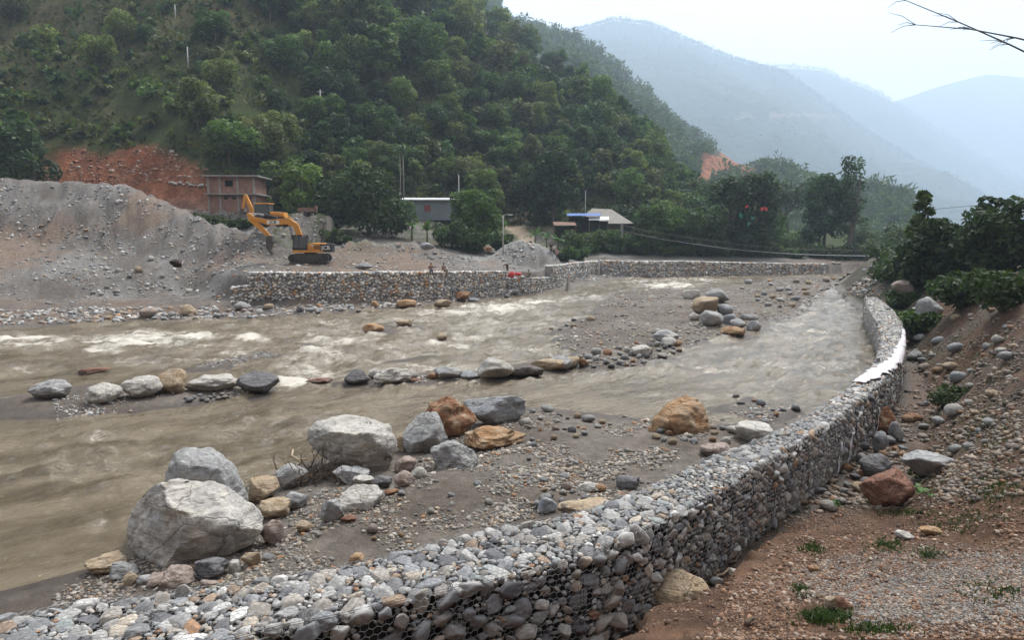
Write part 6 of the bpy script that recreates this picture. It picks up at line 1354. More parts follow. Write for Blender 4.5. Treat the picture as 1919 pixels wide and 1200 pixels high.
def letters(txt, mat, size, parent, loc, rot, depth=.012, name='lettering'):
    cu = bpy.data.curves.new(name, 'FONT'); cu.body = txt; cu.size = size; cu.extrude = depth; cu.align_x = 'CENTER'; cu.align_y = 'CENTER'; cu.resolution_u = 2; cu.offset = size * .02
    t = bpy.data.objects.new(name, cu); COL.objects.link(t); dg = bpy.context.evaluated_depsgraph_get(); me = bpy.data.meshes.new_from_object(t.evaluated_get(dg)); bpy.data.objects.remove(t)
    me.name = name; me.materials.clear(); me.materials.append(mat)
    o = bpy.data.objects.new(name, me); COL.objects.link(o); o.location = loc; o.rotation_euler = rot
    if parent is not None: o.parent = parent
    return o
def cylY(mb, c, r, w, n=16): mb.tube([(c[0], c[1] - w / 2, c[2]), (c[0], c[1] + w / 2, c[2])], r, n)
# ---- tracked excavator; local +X is forward, +Y its left side (towards the camera once turned)
p = at_y(582, 481, 79.0); EXZ = H1(p[0], p[1]); EXZ = EXZ + .02
ex = thing('excavator', 'orange yellow tracked excavator with bent boom working on the gravel heap', 'excavator', (p[0], p[1], EXZ), math.pi + .12)
for sy in (1, -1):
    mb = MB(); L, r = 3.5, .44; pts = []
    for k in range(10): a = -math.pi / 2 - math.pi * k / 9; pts.append((-L / 2 + math.cos(a) * r, .46 + math.sin(a) * r))
    for k in range(10): a = math.pi / 2 - math.pi * k / 9; pts.append((L / 2 + math.cos(a) * r, .46 + math.sin(a) * r))
    mb.prism(pts, -.29, .29); tr = mb.build('track', M_TRK, ex)
    tr.location = (0, sy * 1.15, 0)
    pd = MB()
    for k in range(len(pts)):
        q0, q1 = np.array(pts[k]), np.array(pts[(k + 1) % len(pts)]); m = max(1, int(np.linalg.norm(q1 - q0) / .19))
        for j in range(m):
            c = q0 + (q1 - q0) * (j + .5) / m; a = math.atan2(q1[1] - q0[1], q1[0] - q0[0]); pd.box((c[0], 0, c[1]), (.13, .62, .05), (0, -a, 0))
    pd.build('track_pad', M_STEEL, tr)
    w = MB(); 
    for x in (-1.75, 1.75): cylY(w, (x, sy * .02 + .3, .46), .33, .06)
    for k in range(6): cylY(w, (-1.2 + k * .48, .3, .2), .13, .05, 10)
    w.build('roller', M_BLK, tr)
mb = MB().box((0, 0, .62), (2.2, 1.9, .45)); mb.tube([(0, 0, .8), (0, 0, 1.08)], .7, 18); mb.build('undercarriage', M_BLK, ex)
hs = MB(); hs.prism([(1.75, 1.08), (1.75, 1.36), (-1.7, 1.36), (-1.7, 1.08)], -1.3, 1.3).build('deck', M_YEL, ex, bevel=.03)
MB().prism([(.1, 1.37), (.1, 2.02), (-.4, 2.14), (-1.72, 2.10), (-1.72, 1.37)], -1.28, 1.28).build('engine_cover', M_YEL, ex, bevel=.06)
cw = MB(); cw.tube([(-1.9, 1.2, 1.2)] * 1 + [(-1.9, 1.2, 2.05)], .01, 3); cw = MB()
poly = [(-1.74, -1.3), (-2.35, -1.05), (-2.62, -.5), (-2.7, 0), (-2.62, .5), (-2.35, 1.05), (-1.74, 1.3)]
V = [(x, y, 1.12) for x, y in poly] + [(x, y, 2.06) for x, y in poly]; n = 7
cwo = MB().add(V, [tuple(range(n)), tuple(range(n, 2 * n))[::-1]] + [((i + 1) % n, i, i + n, (i + 1) % n + n) for i in range(n)]).build('counterweight', M_BLK, ex, bevel=.05)
MB().box((-1.9, 1.285, 1.62), (1.25, .03, .82)).build('name_plate', M_BLK, cwo)
letters('JCB', M_WHITE, .62, cwo, (-1.9, 1.306, 1.6), (R(90), 0, R(180)))
letters('JCB', M_WHITE, .26, ex, (-.4, 1.292, 1.86), (R(90), 0, R(180)))
MB().box((.35, 1.29, 1.72), (.02, .02, .5)).box((-1.0, 1.285, 1.66), (.8, .02, .42)).build('vent_panel', M_BLK, ex)
mb = MB()
for k in range(6): mb.box((-1.0, 1.30, 1.5 + k * .065), (.74, .02, .02))
mb.build('vent_slats', M_YEL, ex)
cab = MB()
for x, y in ((.15, .32), (.15, 1.28), (1.72, .32), (1.72, 1.28)): cab.bar((x, y, 1.36), (x - (.22 if x > 1 else 0), y, 2.98), .09, .09)
cab.box((.9, .8, 1.5), (1.62, 1.02, .28)).box((.86, .8, 2.99), (1.52, 1.06, .1)).box((.18, .8, 2.1), (.08, .98, 1.2)).bar((1.0, 1.28, 1.4), (1.0, 1.28, 2.95), .07, .07)
cb = cab.build('cab', M_BLK, ex, bevel=.02)
for c_, d_ in (((.57, 1.285, 2.2), (.78, .02, 1.35)), ((1.34, 1.285, 2.2), (.6, .02, 1.35)), ((.9, .325, 2.2), (1.4, .02, 1.35))): MB().box(c_, d_).build('window', M_GLASS, cb)
MB().bar((1.71, .8, 1.65), (1.52, .8, 2.92), .92, .02).build('windscreen', M_GLASS, cb)
MB().box((.7, .8, 1.85), (.5, .5, .12)).box((.48, .8, 2.2), (.12, .5, .6)).build('seat', M_STEEL, cb)
mb = MB()
for x in (-.3, -.9, -1.5): mb.bar((x, 1.1, 2.1), (x, 1.1, 2.45), .03, .03)
mb.bar((-.2, 1.1, 2.45), (-1.6, 1.1, 2.45), .03, .03); mb.tube([(-1.2, -.5, 2.1), (-1.2, -.5, 2.7)], .06, 8); mb.build('handrail', M_BLK, ex)
bo = MB().prism([(.55, 1.5), (.95, 1.55), (1.75, 3.95), (2.45, 4.22), (4.4, 4.1), (6.15, 4.72), (6.25, 4.95), (6.05, 5.05), (4.3, 4.72), (2.25, 4.92), (1.25, 4.3), (.4, 1.75)], -.26, .26).build('boom', M_YEL, ex, bevel=.03)
MB().box((3.9, .268, 4.45), (1.35, .01, .42)).build('logo_plate', M_WHITE, bo)
letters('JCB', M_BLK, .46, bo, (3.9, .276, 4.45), (R(90), R(0), R(180)), .006)
st = MB().prism([(6.75, 5.35), (6.55, 5.5), (6.2, 5.3), (4.25, 2.95), (4.5, 2.7), (6.5, 4.6)], -.2, .2).build('stick', M_YEL, ex, bevel=.03)
mb = MB()
for y in (.42, -.42): mb.tube([(1.45, y, 1.75), (1.95, y, 3.0)], .11, 10)
mb.tube([(3.4, 0, 4.95), (4.9, 0, 5.35)], .1, 10).tube([(6.45, 0, 5.35), (5.2, 0, 3.9)], .09, 10).build('ram', M_BLK, ex)
mb = MB()
for y in (.42, -.42): mb.tube([(1.95, y, 3.0), (2.15, y, 4.1)], .06, 8)
mb.tube([(4.9, 0, 5.35), (6.5, 0, 5.42)], .055, 8).build('piston', M_CHROME, ex)
bk = MB().prism([(4.05, 2.95), (4.6, 2.95), (4.75, 2.3), (4.7, 1.55), (4.35, 1.0), (4.22, 1.05), (4.3, 1.6), (3.95, 2.2)], -.6, .6).build('bucket', M_STEEL, ex, bevel=.03)
mb = MB()
for k in range(5): mb.bar((4.3, -.5 + k * .25, 1.1), (4.22, -.5 + k * .25, .78), .08, .06)
mb.build('tooth', M_TRK, bk); MB().bar((4.55, 0, 3.3), (4.75, 0, 2.9), .3, .12).build('bucket_link', M_BLK, ex)
# ---- backhoe loader behind it
p = at_y(497, 420, 88.0); z = H1(p[0], p[1]); z = max(z, p[2] - .4)
bh = thing('backhoe_loader', 'yellow backhoe loader with raised folded rear arm behind the excavator boom', 'backhoe loader', (p[0], p[1], z), math.pi - .1)
MB().box((-.9, 0, 1.1), (3.4, .9, .6)).build('chassis', M_BLK, bh)
MB().prism([(-1.0, 1.35), (-1.0, 1.95), (-2.75, 1.8), (-2.85, 1.2)], -.55, .55).build('bonnet', M_YEL, bh, bevel=.05)
MB().box((.35, 0, 1.55), (1.9, 1.6, .22)).build('footplate', M_WHITE, bh)
cab = MB()
for x in (-.8, .95):
    for y in (-.7, .7): cab.bar((x, y, 1.3), (x * .95, y * .95, 2.85), .09, .09)
cbn = cab.box((.1, 0, 1.75), (1.75, 1.42, .1)).build('cab', M_BLK, bh)
MB().box((.07, 0, 2.92), (1.95, 1.6, .15)).build('roof', M_YEL, bh, bevel=.04)
for c_, d_ in (((.07, .69, 2.3), (1.6, .02, 1.0)), ((.07, -.69, 2.3), (1.6, .02, 1.0)), ((-.8, 0, 2.3), (.02, 1.3, 1.0))): MB().box(c_, d_).build('window', M_GLASS, cbn)
for x, r in ((.4, .78), (-2.2, .55)):
    for y in (.95, -.95):
        mb = MB(); cylY(mb, (0, 0, 0), r, .45, 20); w = mb.build('wheel', M_BLK, bh, bevel=.06); w.location = (x, y, r); mb = MB(); cylY(mb, (0, .12 * (1 if y > 0 else -1), 0), r * .5, .3, 14); mb.build('rim', M_YEL, w)
mb = MB()
for y in (.62, -.62): mb.bar((-1.0, y, 1.75), (-2.6, y, 1.5), .14, .22); mb.bar((-2.6, y, 1.5), (-3.6, y, .6), .14, .2)
mb.build('loader_arm', M_YEL, bh)
MB().prism([(-3.4, .9), (-4.0, .7), (-4.3, .15), (-3.5, .12)], -1.1, 1.1).build('loader_bucket', M_STEEL, bh)
MB().box((1.35, 0, 1.1), (.4, .7, .9)).build('swing_post', M_BLK, bh)
MB().prism([(1.35, 1.1), (1.75, 1.0), (1.95, 2.2), (2.55, 3.85), (2.45, 4.1), (2.2, 4.0), (1.5, 2.4)], -.16, .16).build('backhoe_boom', M_YEL, bh, bevel=.02)
MB().prism([(2.35, 4.05), (2.6, 4.0), (2.95, 2.3), (2.7, 2.25)], -.13, .13).build('dipper', M_YEL, bh, bevel=.02)
MB().prism([(2.6, 2.35), (3.0, 2.3), (3.1, 1.7), (2.6, 1.6), (2.45, 1.9)], -.35, .35).build('bucket', M_STEEL, bh)
# ---- brick house
def brick_mat():
    m, nt, b = new_mat('brickwork'); p = objco(nt); q = mapping(nt, p, (1, 1, 1), (R(90), 0, 0))
    br = nd(nt, 'ShaderNodeTexBrick', i_Scale=4.2); br.inputs['Color1'].default_value = (.24, .105, .075, 1); br.inputs['Color2'].default_value = (.30, .15, .11, 1); br.inputs['Mortar'].default_value = (.27, .23, .20, 1); br.inputs['Mortar Size'].default_value = .03
    nt.links.new(q, br.inputs['Vector']); n = noise(nt, p, 1.3, 5)
    nt.links.new(mixc(nt, 1.0, br.outputs['Color'], ramp(nt, n, [(.3, .7), (.7, 1.2)]), 'MULTIPLY'), b.inputs['Base Color']); b.inputs['Roughness'].default_value = .9; return m
M_BRICK = brick_mat(); M_CONC = plain('raw_concrete', (0.30, 0.285, 0.265), .9, var=.3, nscale=1.5); M_ROOMSHADE = plain('painted_room_shade', (0.02, 0.02, 0.02), .9); M_TIMBER = plain('timber', (0.20, 0.13, 0.08), .8)  # the near-black one is painted shade for room interiors
p = at_y(448, 395, 106.0); z = min(H1(p[0], p[1]), p[2]) 
hs = thing('brick_house', 'unfinished two storey red brick house with concrete frame below the hillside', 'house', (p[0], p[1], p[2]), .06)
HW, HD, F1, F2 = 6.5, 6.0, 2.4, 5.0
def wall_with_holes(x0, x1, z0, z1, y, th, holes):
    mb = MB(); xs = sorted(holes, key=lambda h: h[0]); cur = x0
    for a, b, c, d in xs:
        mb.box(((cur + a) / 2, y, (z0 + z1) / 2), (a - cur, th, z1 - z0)); mb.box(((a + b) / 2, y, (z0 + c) / 2), (b - a, th, c - z0)); mb.box(((a + b) / 2, y, (d + z1) / 2), (b - a, th, z1 - d)); cur = b
    mb.box(((cur + x1) / 2, y, (z0 + z1) / 2), (x1 - cur, th, z1 - z0)); return mb
def win(par, x0, x1, z0, z1, y):
    w = MB().box(((x0 + x1) / 2, y, z0 + .03), (x1 - x0, .12, .06)).box(((x0 + x1) / 2, y, z1 - .03), (x1 - x0, .12, .06)).box((x0 + .03, y, (z0 + z1) / 2), (.06, .12, z1 - z0 - .12)).box((x1 - .03, y, (z0 + z1) / 2), (.06, .12, z1 - z0 - .12)).build('window', M_TIMBER, par)
    return w
cx = [-3.25, -1.6, .95, 3.25]
for (z0, z1, holes) in ((-2.2, F1 - .18, [[], [(-1.1, -.55, 1.5, 2.05), (.05, .6, 1.5, 2.05)], [(2.2, 2.8, 1.4, 1.95)]]), (F1 + .02, F2 - .18, [[], [(-.9, .35, F1 + .95, F1 + 1.95)], []])):
    for k in range(3):
        wl_ = wall_with_holes(cx[k] + .14, cx[k + 1] - .14, z0, z1, -HD / 2, .2, holes[k]).build('wall', M_BRICK, hs)
        for h in holes[k]: win(hs, *h, -HD / 2 - .01)
for x in (-3.25, 3.25): MB().box((x, .1, F2 / 2 - 1.2), (.2, HD - .4, F2 + 2)).build('wall', M_BRICK, hs)
MB().box((0, HD / 2 - .2, F2 / 2 - .4), (6.3, .2, F2 + .4)).build('wall', M_BRICK, hs)
for x in cx: MB().box((x, -HD / 2 - .015, F2 / 2 - 1.2), (.27, .29, F2 + 2)).build('column', M_CONC, hs)
MB().box((0.1, -.1, F1 - .08), (7.6, HD + 1.2, .19)).build('floor_slab', M_CONC, hs); MB().box((0.1, -.1, F2 - .08), (8.0, HD + 1.3, .2)).build('roof_slab', M_CONC, hs)
MB().box((0, 0, F1 / 2 - .3), (6.1, .1, F1 - .3)).box((0, 0, (F1 + F2) / 2), (6.1, .1, F2 - F1 - .4)).build('room_shade_sheet', M_ROOMSHADE, hs)  # near-black sheets paint the dark inside both storeys
mb = MB()
for x, y in ((-3.2, -2.9), (-1.6, -2.9), (.95, -2.9), (3.2, -2.9), (3.2, 2.6), (-3.2, 2.6)):
    for d in (-.07, .07): mb.tube([(x + d, y, F2), (x + d, y, F2 + .55)], .012, 4)
mb.build('rebar', M_STEEL, hs)
# ---- grey tin shed
M_TIN = plain('grey_blue_sheet', (0.23, 0.27, 0.30), .5, .3, var=.18, nscale=.8); M_TINROOF = plain('pale_tin', (0.52, 0.54, 0.55), .45, .3, var=.15); M_SHUT = plain('red_shutter', (0.23, 0.06, 0.04), .7); M_BLUET = plain('blue_tarpaulin', (0.05, 0.14, 0.42), .55, var=.25); M_RUST = plain('rusty_sheet', (0.22, 0.13, 0.09), .8, var=.45)
p = at_y(805, 405, 130.5); sh_ = thing('tin_shed', 'long grey blue corrugated tin shed with a red shutter among the trees', 'shed', (p[0], p[1], p[2] - .2), .03)
def corrugated(name, x0, x1, z0, z1, y, mat, par, step=.22, amp=.03, slope=None):
    n = int((x1 - x0) / step * 2); V, F = [], []
    for i in range(n + 1):
        x = x0 + (x1 - x0) * i / n; d = amp * (1 if i % 2 else -1)
        V += [(x, y + d, z0), (x, y + d, z1)] if slope is None else [(x, slope[0], slope[1] + d), (x, slope[2], slope[3] + d)]
        if i: F.append((2 * i - 2, 2 * i, 2 * i + 1, 2 * i - 1))
    o = mk(name, V, F, mat, par, smooth=False); m = o.modifiers.new('thickness', 'SOLIDIFY'); m.thickness = .02; return o
for k in range(6): corrugated('wall_sheet', -5.0 + k * 1.667, -5.0 + (k + 1) * 1.667 - .02, -.6, 2.95, -2.5, M_TIN, sh_)
MB().box((-4.98, 0, 1.1), (.06, 5, 3.5)).box((4.98, 0, 1.1), (.06, 5, 3.5)).box((0, 2.5, 1.2), (9.9, .06, 3.6)).build('end_wall', M_TIN, sh_)
corrugated('roof', -5.3, 5.2, 0, 0, 0, M_TINROOF, sh_, slope=(-2.95, 3.0, 2.9, 3.7)); MB().box((0, -2.98, 3.02), (10.5, .06, .22)).build('fascia', M_TINROOF, sh_)
MB().box((-.15, -2.57, 1.55), (1.15, .07, 1.15)).build('shutter', M_SHUT, sh_)
# ---- huts by the track: hipped pale roof, blue tarpaulin lean-to, rusty roof
p = at_y(1130, 420, 139); 
hut = thing('hut', 'hut with a wide pale hipped roof above the far bank trees', 'hut', (p[0], p[1], p[2] - .8), -.05)
M_THATCH = plain('weathered_pale_roof', (0.36, 0.335, 0.295), .9, var=.2, nscale=1.0); M_MUD = plain('mud_wall', (0.20, 0.16, 0.12), .9)
V = [(-5.6, -3.4, .8), (5.6, -3.4, .9), (5.6, 3.4, .9), (-5.6, 3.4, .8), (-2.2, 0, 3.9), (1.6, 0, 3.7)]
mk('roof', V, [(0, 1, 5, 4), (1, 2, 5), (2, 3, 4, 5), (3, 0, 4)], M_THATCH, hut, smooth=False).modifiers.new('thickness', 'SOLIDIFY').thickness = .15
MB().box((0, 0, -.2), (7.8, 4.6, 2.6)).build('wall', M_MUD, hut)
def leanto(label, u, v, y, w, d, hh, mat, tilt, rz, cat='shelter', name='shelter'):
    p = at_y(u, v, y); z = H1(p[0], p[1]); t = thing(name, label, cat, (p[0], p[1], z), rz); H = p[2] - z
    corrugated('roof_sheet', -w / 2, w / 2, 0, 0, 0, mat, t, .25, .03, (-d / 2, H - tilt, d / 2, H + tilt))
    for x in (-w / 2 + .15, w / 2 - .15):
        for yy, hz in ((-d / 2 + .15, H - tilt * .9 - .05), (d / 2 - .15, H + tilt * .9 - .05)): MB().tube([(x, yy, -.3), (x, yy, max(.2, hz))], .06, 6).build('post', M_TIMBER, t)
    MB().box((0, d / 4, (H - tilt) / 2 - .1), (w * .9, .08, max(.3, H - tilt - .2))).build('shade_panel', M_ROOMSHADE, t); return t  # near-black panel paints the shade under the roof
leanto('blue tarpaulin roofed shelter left of the pale hipped roof', 1094, 402, 134.5, 6.4, 2.2, 2, M_BLUET, .25, -.12)
leanto('white sheet roofed shelter in front of the pale hipped roof', 1122, 409, 133.5, 3.8, 2.4, 2, M_TINROOF, .35, -.15)
leanto('low shack with a rusty tin roof beside the banana plants', 1058, 419, 132, 4.2, 3.0, 1.6, M_RUST, .35, .05)
# distant building, poles
p = at_y(1622, 462, 235); db = thing('distant_house', 'small hazy pale house far beyond the river bend', 'house', (p[0], p[1], p[2] - .6), 0); MB().box((0, 0, 1.2), (7, 5, 3.2)).build('wall', M_WHITE, db); MB().prism([(-4, 2.8), (4, 2.8), (0, 4.2)], -3, 3).build('roof', M_TINROOF, db)
for xx in (-2, 0.2, 2.2): MB().box((xx, -2.53, 1.4), (.9, .06, 1.1)).build('window', M_ROOMSHADE, db)
def pole(label, u, vt, vb, y, r, mat, name='utility_pole', arms=1, follow=True):
    p = at_y(u, vb, y); t0 = at_y(u, vt, y); z = min(H1(p[0], p[1]), p[2]) if follow else p[2]; t = thing(name, label, 'pole', (p[0], p[1], z - .2), .2); H = t0[2] - z + .2
    MB().tube([(0, 0, 0), (0, 0, H)], [r, r * .7], 8).build('shaft', mat, t, smooth=True)
    for k in range(arms): MB().box((0, 0, H - .4 - k * .7), (1.4, .1, .1)).build('cross_arm', mat, t)
    return t
M_POLE = plain('pale_pole', (0.42, 0.41, 0.39), .7)
def hill_depth(u, v):
    y = np.linspace(106, 330, 240); d = ray(u, v); x = d[0] / d[1] * y; z = CAM_H + d[2] / d[1] * y; h = height(x, y); m = np.flatnonzero(h > z); return float(y[m[0]]) if len(m) else 200.0
for lab, u, vt, vb, r, ar in (('thin pale pole on the open grassy slope at the upper left', 353, 87, 126, .14, 0), ('tall pale pole between the trees left of centre on the hillside', 602, 168, 232, .15, 1), ('thin pole at the upper left edge of the wood', 329, 8, 34, .13, 0)):
    pole(lab, u, vt, vb, hill_depth(u, vb) - 1.5, r, M_POLE, arms=ar)
pole('pale pole rising behind the right end of the grey shed', 860, 328, 372, 134, .12, M_POLE, arms=0)
pole('pair of poles with a transformer beside the light green tree, left pole', 561, 322, 388, 111, .13, M_POLE, arms=1); pole('pair of poles with a transformer beside the light green tree, right pole', 568, 320, 388, 111.4, .13, M_POLE, arms=0)
pole('white post on the hut roof ridge side', 1097, 357, 392, 137, .09, M_POLE, arms=0)
pole('hazy power pole with two cross arms beyond the river bend', 1645, 438, 468, 190, .18, M_BLK, arms=2)
p = at_z(943, 503, 2.5); lp = thing('lamp_post', 'tall grey lamp post on the edge of the far terrace', 'lamp post', (p[0], p[1], H1(p[0], p[1]) - .1), 0); LH = at_y(943, 402, p[1])[2] - H1(p[0], p[1])
MB().tube([(0, 0, 0), (0, 0, LH)], [.11, .06], 8).build('shaft', M_POLE, lp, smooth=True); MB().tube([(0, 0, LH - .1), (.4, 0, LH + .1), (.9, 0, LH + .1)], .04, 6).build('bracket', M_POLE, lp); MB().box((1.0, 0, LH + .06), (.6, .25, .12)).build('lamp_head', M_WHITE, lp)
# ---- footbridge slung across the river bend
BP = [(1165, 433), (1200, 441), (1240, 449), (1300, 458), (1350, 465), (1400, 470.5), (1450, 474.5), (1500, 477.5), (1550, 479), (1600, 480), (1640, 480.5), (1668, 480)]
BPy = np.linspace(126, 131, len(BP)); B3 = np.array([at_y(u, v, y) for (u, v), y in zip(BP, BPy)])
fb = thing('footbridge', 'slender cable footbridge sagging from the huts to the right bank', 'footbridge', tuple(B3[0])); b0 = B3[0]
for dy in (-.5, .5): MB().tube([tuple(q - b0 + np.array([0, dy, 0])) for q in B3], .05, 5).build('deck_cable', M_STEEL, fb)
for dy in (-.55, .55): MB().tube([tuple(q - b0 + np.array([0, dy, 1.05])) for q in B3], .035, 5).build('hand_cable', M_STEEL, fb)
Q3, _ = resample(B3, .55); pm = None
for q in Q3[:-1]:
    if pm is None: o = MB().box((0, 0, .06), (.45, 1.1, .05)).build('plank', M_TINROOF, fb); pm = o.data
    else: o = bpy.data.objects.new('plank', pm); COL.objects.link(o); o.parent = fb
    o.location = tuple(q - b0)
mb = MB()
for q in Q3[::2]:
    for dy in (-.53, .53): mb.tube([tuple(q - b0 + np.array([0, dy, 0])), tuple(q - b0 + np.array([0, dy, 1.05]))], .015, 3, cap=False)
mb.build('hanger', M_STEEL, fb)
for q in (B3[0], B3[-1]):
    for dy in (-.7, .7): MB().box(tuple(q - b0 + np.array([0, dy, .1])), (.16, .16, 2.6)).build('tower_post', M_CONC, fb)
# power line over the right bank
a, b = at_y(1600, 396, 160), at_y(2050, 352, 120); pts = [a + (b - a) * t - np.array([0, 0, 1.2 * 4 * t * (1 - t)]) for t in np.linspace(0, 1, 12)]
tag(MB().tube([tuple(q) for q in pts], .045, 5).build('power_cable', M_BLK), 'thin dark power cable crossing above the right bank thicket', 'cable')
# rusty trailer on a stone plinth, rust drum, tarpaulin heap
p = at_y(575, 405, 104); z = p[2] - .1; tr = thing('tipper_trailer', 'rusty brown tipper trailer parked above the stone heap', 'trailer', (p[0], p[1], z), .1)
MB().box((0, 0, .75), (2.3, 1.6, .1)).box((0, .78, 1.05), (2.3, .06, .55)).box((0, -.78, 1.05), (2.3, .06, .55)).box((-1.12, 0, 1.05), (.06, 1.5, .55)).box((1.12, 0, 1.05), (.06, 1.5, .55)).build('tipper_body', M_RUST, tr)
MB().box((1.35, 0, 1.15), (.3, 1.0, 1.0)).build('headboard', M_RUST, tr)
for y in (-.7, .7): mb = MB(); cylY(mb, (0, y, .38), .38, .2); mb.build('wheel', M_BLK, tr)
gz = H1(p[0], p[1]); z = min(z, gz + .9); tr.location.z = z; tag(MB().box((p[0], p[1], (gz + z) / 2 - .3), (3.2, 2.2, z - gz + .6)).build('stone_plinth', M_CORE2, bevel=.1), 'grey stone plinth under the rusty trailer', 'plinth')
# ================================================================ PEOPLE
M_SKIN = plain('skin', (0.30, 0.165, 0.10), .6, var=.1, bmp=0); M_HAIR = plain('black_hair', (0.012, 0.010, 0.010), .6, bmp=0)
def cloth(name, c): return plain(name, c, .85, var=.2, nscale=6)
def skin_mesh(name, nodes, edges, mat, parent, root=0):
    me = bpy.data.meshes.new(name); me.from_pydata([n[0] for n in nodes], edges, []); o = bpy.data.objects.new(name, me); COL.objects.link(o); o.parent = parent
    m = o.modifiers.new('skin', 'SKIN'); m.use_smooth_shade = True
    sk = me.skin_vertices[0].data
    for i, n in enumerate(nodes): r = n[1]; sk[i].radius = (r, r) if np.isscalar(r) else r; sk[i].use_root = (i == root)
    s = o.modifiers.new('sub', 'SUBSURF'); s.levels = 1; s.render_levels = 2; me.materials.append(mat); return o
def person(label, loc, rz, pose, shirt, trousers, hat=None, sc=1.0):
    """pose: stand, sit or stoop"""
    t = thing('person', label, 'person', loc, rz); t.scale = (sc,) * 3
    if pose == 'stand': hip = .90; J = dict(hip=(0, 0, .90), waist=(0, 0, 1.08), chest=(0, .01, 1.30), neck=(0, 0, 1.46), head=(0, -.02, 1.58), crown=(0, -.02, 1.70), kl=(.10, -.03, .48), kr=(-.10, .03, .48), al=(.11, .02, .07), ar=(-.11, .07, .07), fl=(.12, -.14, .03), fr=(-.13, -.09, .03),
                 sl=(.19, 0, 1.38), sr=(-.19, 0, 1.38), el=(.25, .03, 1.10), er=(-.24, .0, 1.10), hl=(.24, -.08, .86), hr=(-.20, -.16, .92))
    elif pose == 'sit': J = dict(hip=(0, 0, .12), waist=(0, .03, .28), chest=(0, -.02, .50), neck=(0, -.05, .66), head=(0, -.09, .78), crown=(0, -.09, .90), kl=(.14, -.42, .16), kr=(-.12, -.44, .14), al=(.13, -.46, -.28), ar=(-.12, -.50, -.30), fl=(.13, -.60, -.33), fr=(-.12, -.64, -.35),
                 sl=(.19, -.02, .58), sr=(-.19, -.02, .58), el=(.24, -.16, .34), er=(-.24, -.16, .34), hl=(.13, -.38, .26), hr=(-.11, -.38, .24))
    else: J = dict(hip=(0, .18, .62), waist=(0, .06, .74), chest=(0, -.16, .82), neck=(0, -.32, .84), head=(0, -.42, .84), crown=(0, -.54, .82), kl=(.12, -.02, .36), kr=(-.12, .04, .34), al=(.12, .12, .07), ar=(-.12, .2, .07), fl=(.12, -.03, .03), fr=(-.12, .05, .03),
                 sl=(.18, -.22, .80), sr=(-.18, -.22, .80), el=(.22, -.3, .52), er=(-.22, -.3, .52), hl=(.1, -.42, .3), hr=(-.1, -.42, .3))
    rad = dict(hip=.135, waist=.12, chest=.14, neck=.05, head=.085, crown=.075, kl=.062, kr=.062, al=.042, ar=.042, fl=.036, fr=.036, sl=.062, sr=.062, el=.042, er=.042, hl=.032, hr=.032)
    E = [('hip', 'waist'), ('waist', 'chest'), ('chest', 'neck'), ('neck', 'head'), ('head', 'crown'), ('hip', 'kl'), ('kl', 'al'), ('al', 'fl'), ('hip', 'kr'), ('kr', 'ar'), ('ar', 'fr'), ('chest', 'sl'), ('sl', 'el'), ('el', 'hl'), ('chest', 'sr'), ('sr', 'er'), ('er', 'hr')]
    def part(name, keys, mat, k):
        keys = list(keys); ix = {q: i for i, q in enumerate(keys)}; return skin_mesh(name, [(J[q], rad[q] * k) for q in keys], [(ix[a], ix[b]) for a, b in E if a in ix and b in ix], mat, t)
    part('body', J, M_SKIN, .92); part('shirt', ['chest', 'waist', 'hip', 'sl', 'sr', 'el', 'er'], shirt, 1.12); part('trousers', ['hip', 'kl', 'kr', 'al', 'ar'], trousers, 1.16)
    h = Vector(J['head']) * .4 + Vector(J['crown']) * .6 + Vector((0, .02, .02)); V, F = ICO[2]; mk('hair' if hat is None else 'cap', V * np.array((.095, .105, .085)) + np.array(h), F, hat or M_HAIR, t); return t
C_PINK, C_BLACK, C_WHITE, C_NAVY, C_BROWN, C_OLIVE, C_RED = [cloth(n, c) for n, c in (('pink_cloth', (.55, .30, .34)), ('black_cloth', (.015, .015, .018)), ('white_cloth', (.6, .58, .56)), ('navy_cloth', (.03, .04, .08)), ('brown_cloth', (.10, .055, .04)), ('olive_cloth', (.07, .085, .045)), ('red_cloth', (.55, .06, .06)))]
def wall_top_z(x, y, W):
    d = np.linalg.norm(W[:, :2] - np.array([x, y]), axis=1); i = np.argsort(d)[:2]; return float(W[i, 2].mean())
for u, lab, pose, sh, tr_, rz in ((1032.5, 'person in a dark top, left of the three standing by the pale gabion wall', 'stand', C_BLACK, C_NAVY, .3), (1038, 'person in white and red, middle of the three standing by the pale gabion wall', 'stand', C_WHITE, C_NAVY, -.2), (1043.5, 'person in a pink shirt, right of the three standing by the pale gabion wall', 'stand', C_PINK, C_BLACK, .1)):
    p = at_y(u, 495, 99.0 if u < 1035 or u > 1040 else 99.8); person(lab, (p[0], p[1], H1(p[0], p[1])), rz, pose, sh, tr_, sc=1.0)
for u, lab, pose, sh, tr_, rz, hat in ((806, 'person in black seated on the top of the tall far wall', 'sit', C_BLACK, C_NAVY, .2, None), (830, 'person in brown crouched on the top of the tall far wall', 'sit', C_BROWN, C_BROWN, 1.0, None), (954, 'person in black with a pale cap stooping at the end of the tall far wall', 'stoop', C_BLACK, C_BLACK, -.9, C_WHITE), (992, 'person in olive clothes crouched on the low gabion step', 'sit', C_OLIVE, C_OLIVE, -1.2, None)):
    Wk = FW[0] if u < 960 else FW[1]; q = np.interp(u, proj(np.c_[Wk[:, :2], Wk[:, 2]])[0], np.arange(len(Wk))); i = min(int(q), len(Wk) - 2); f = q - i; P_ = Wk[i] * (1 - f) + Wk[i + 1] * f
    person(lab, (P_[0], P_[1] + .3, P_[2] + .04), rz, pose, sh, tr_, hat)
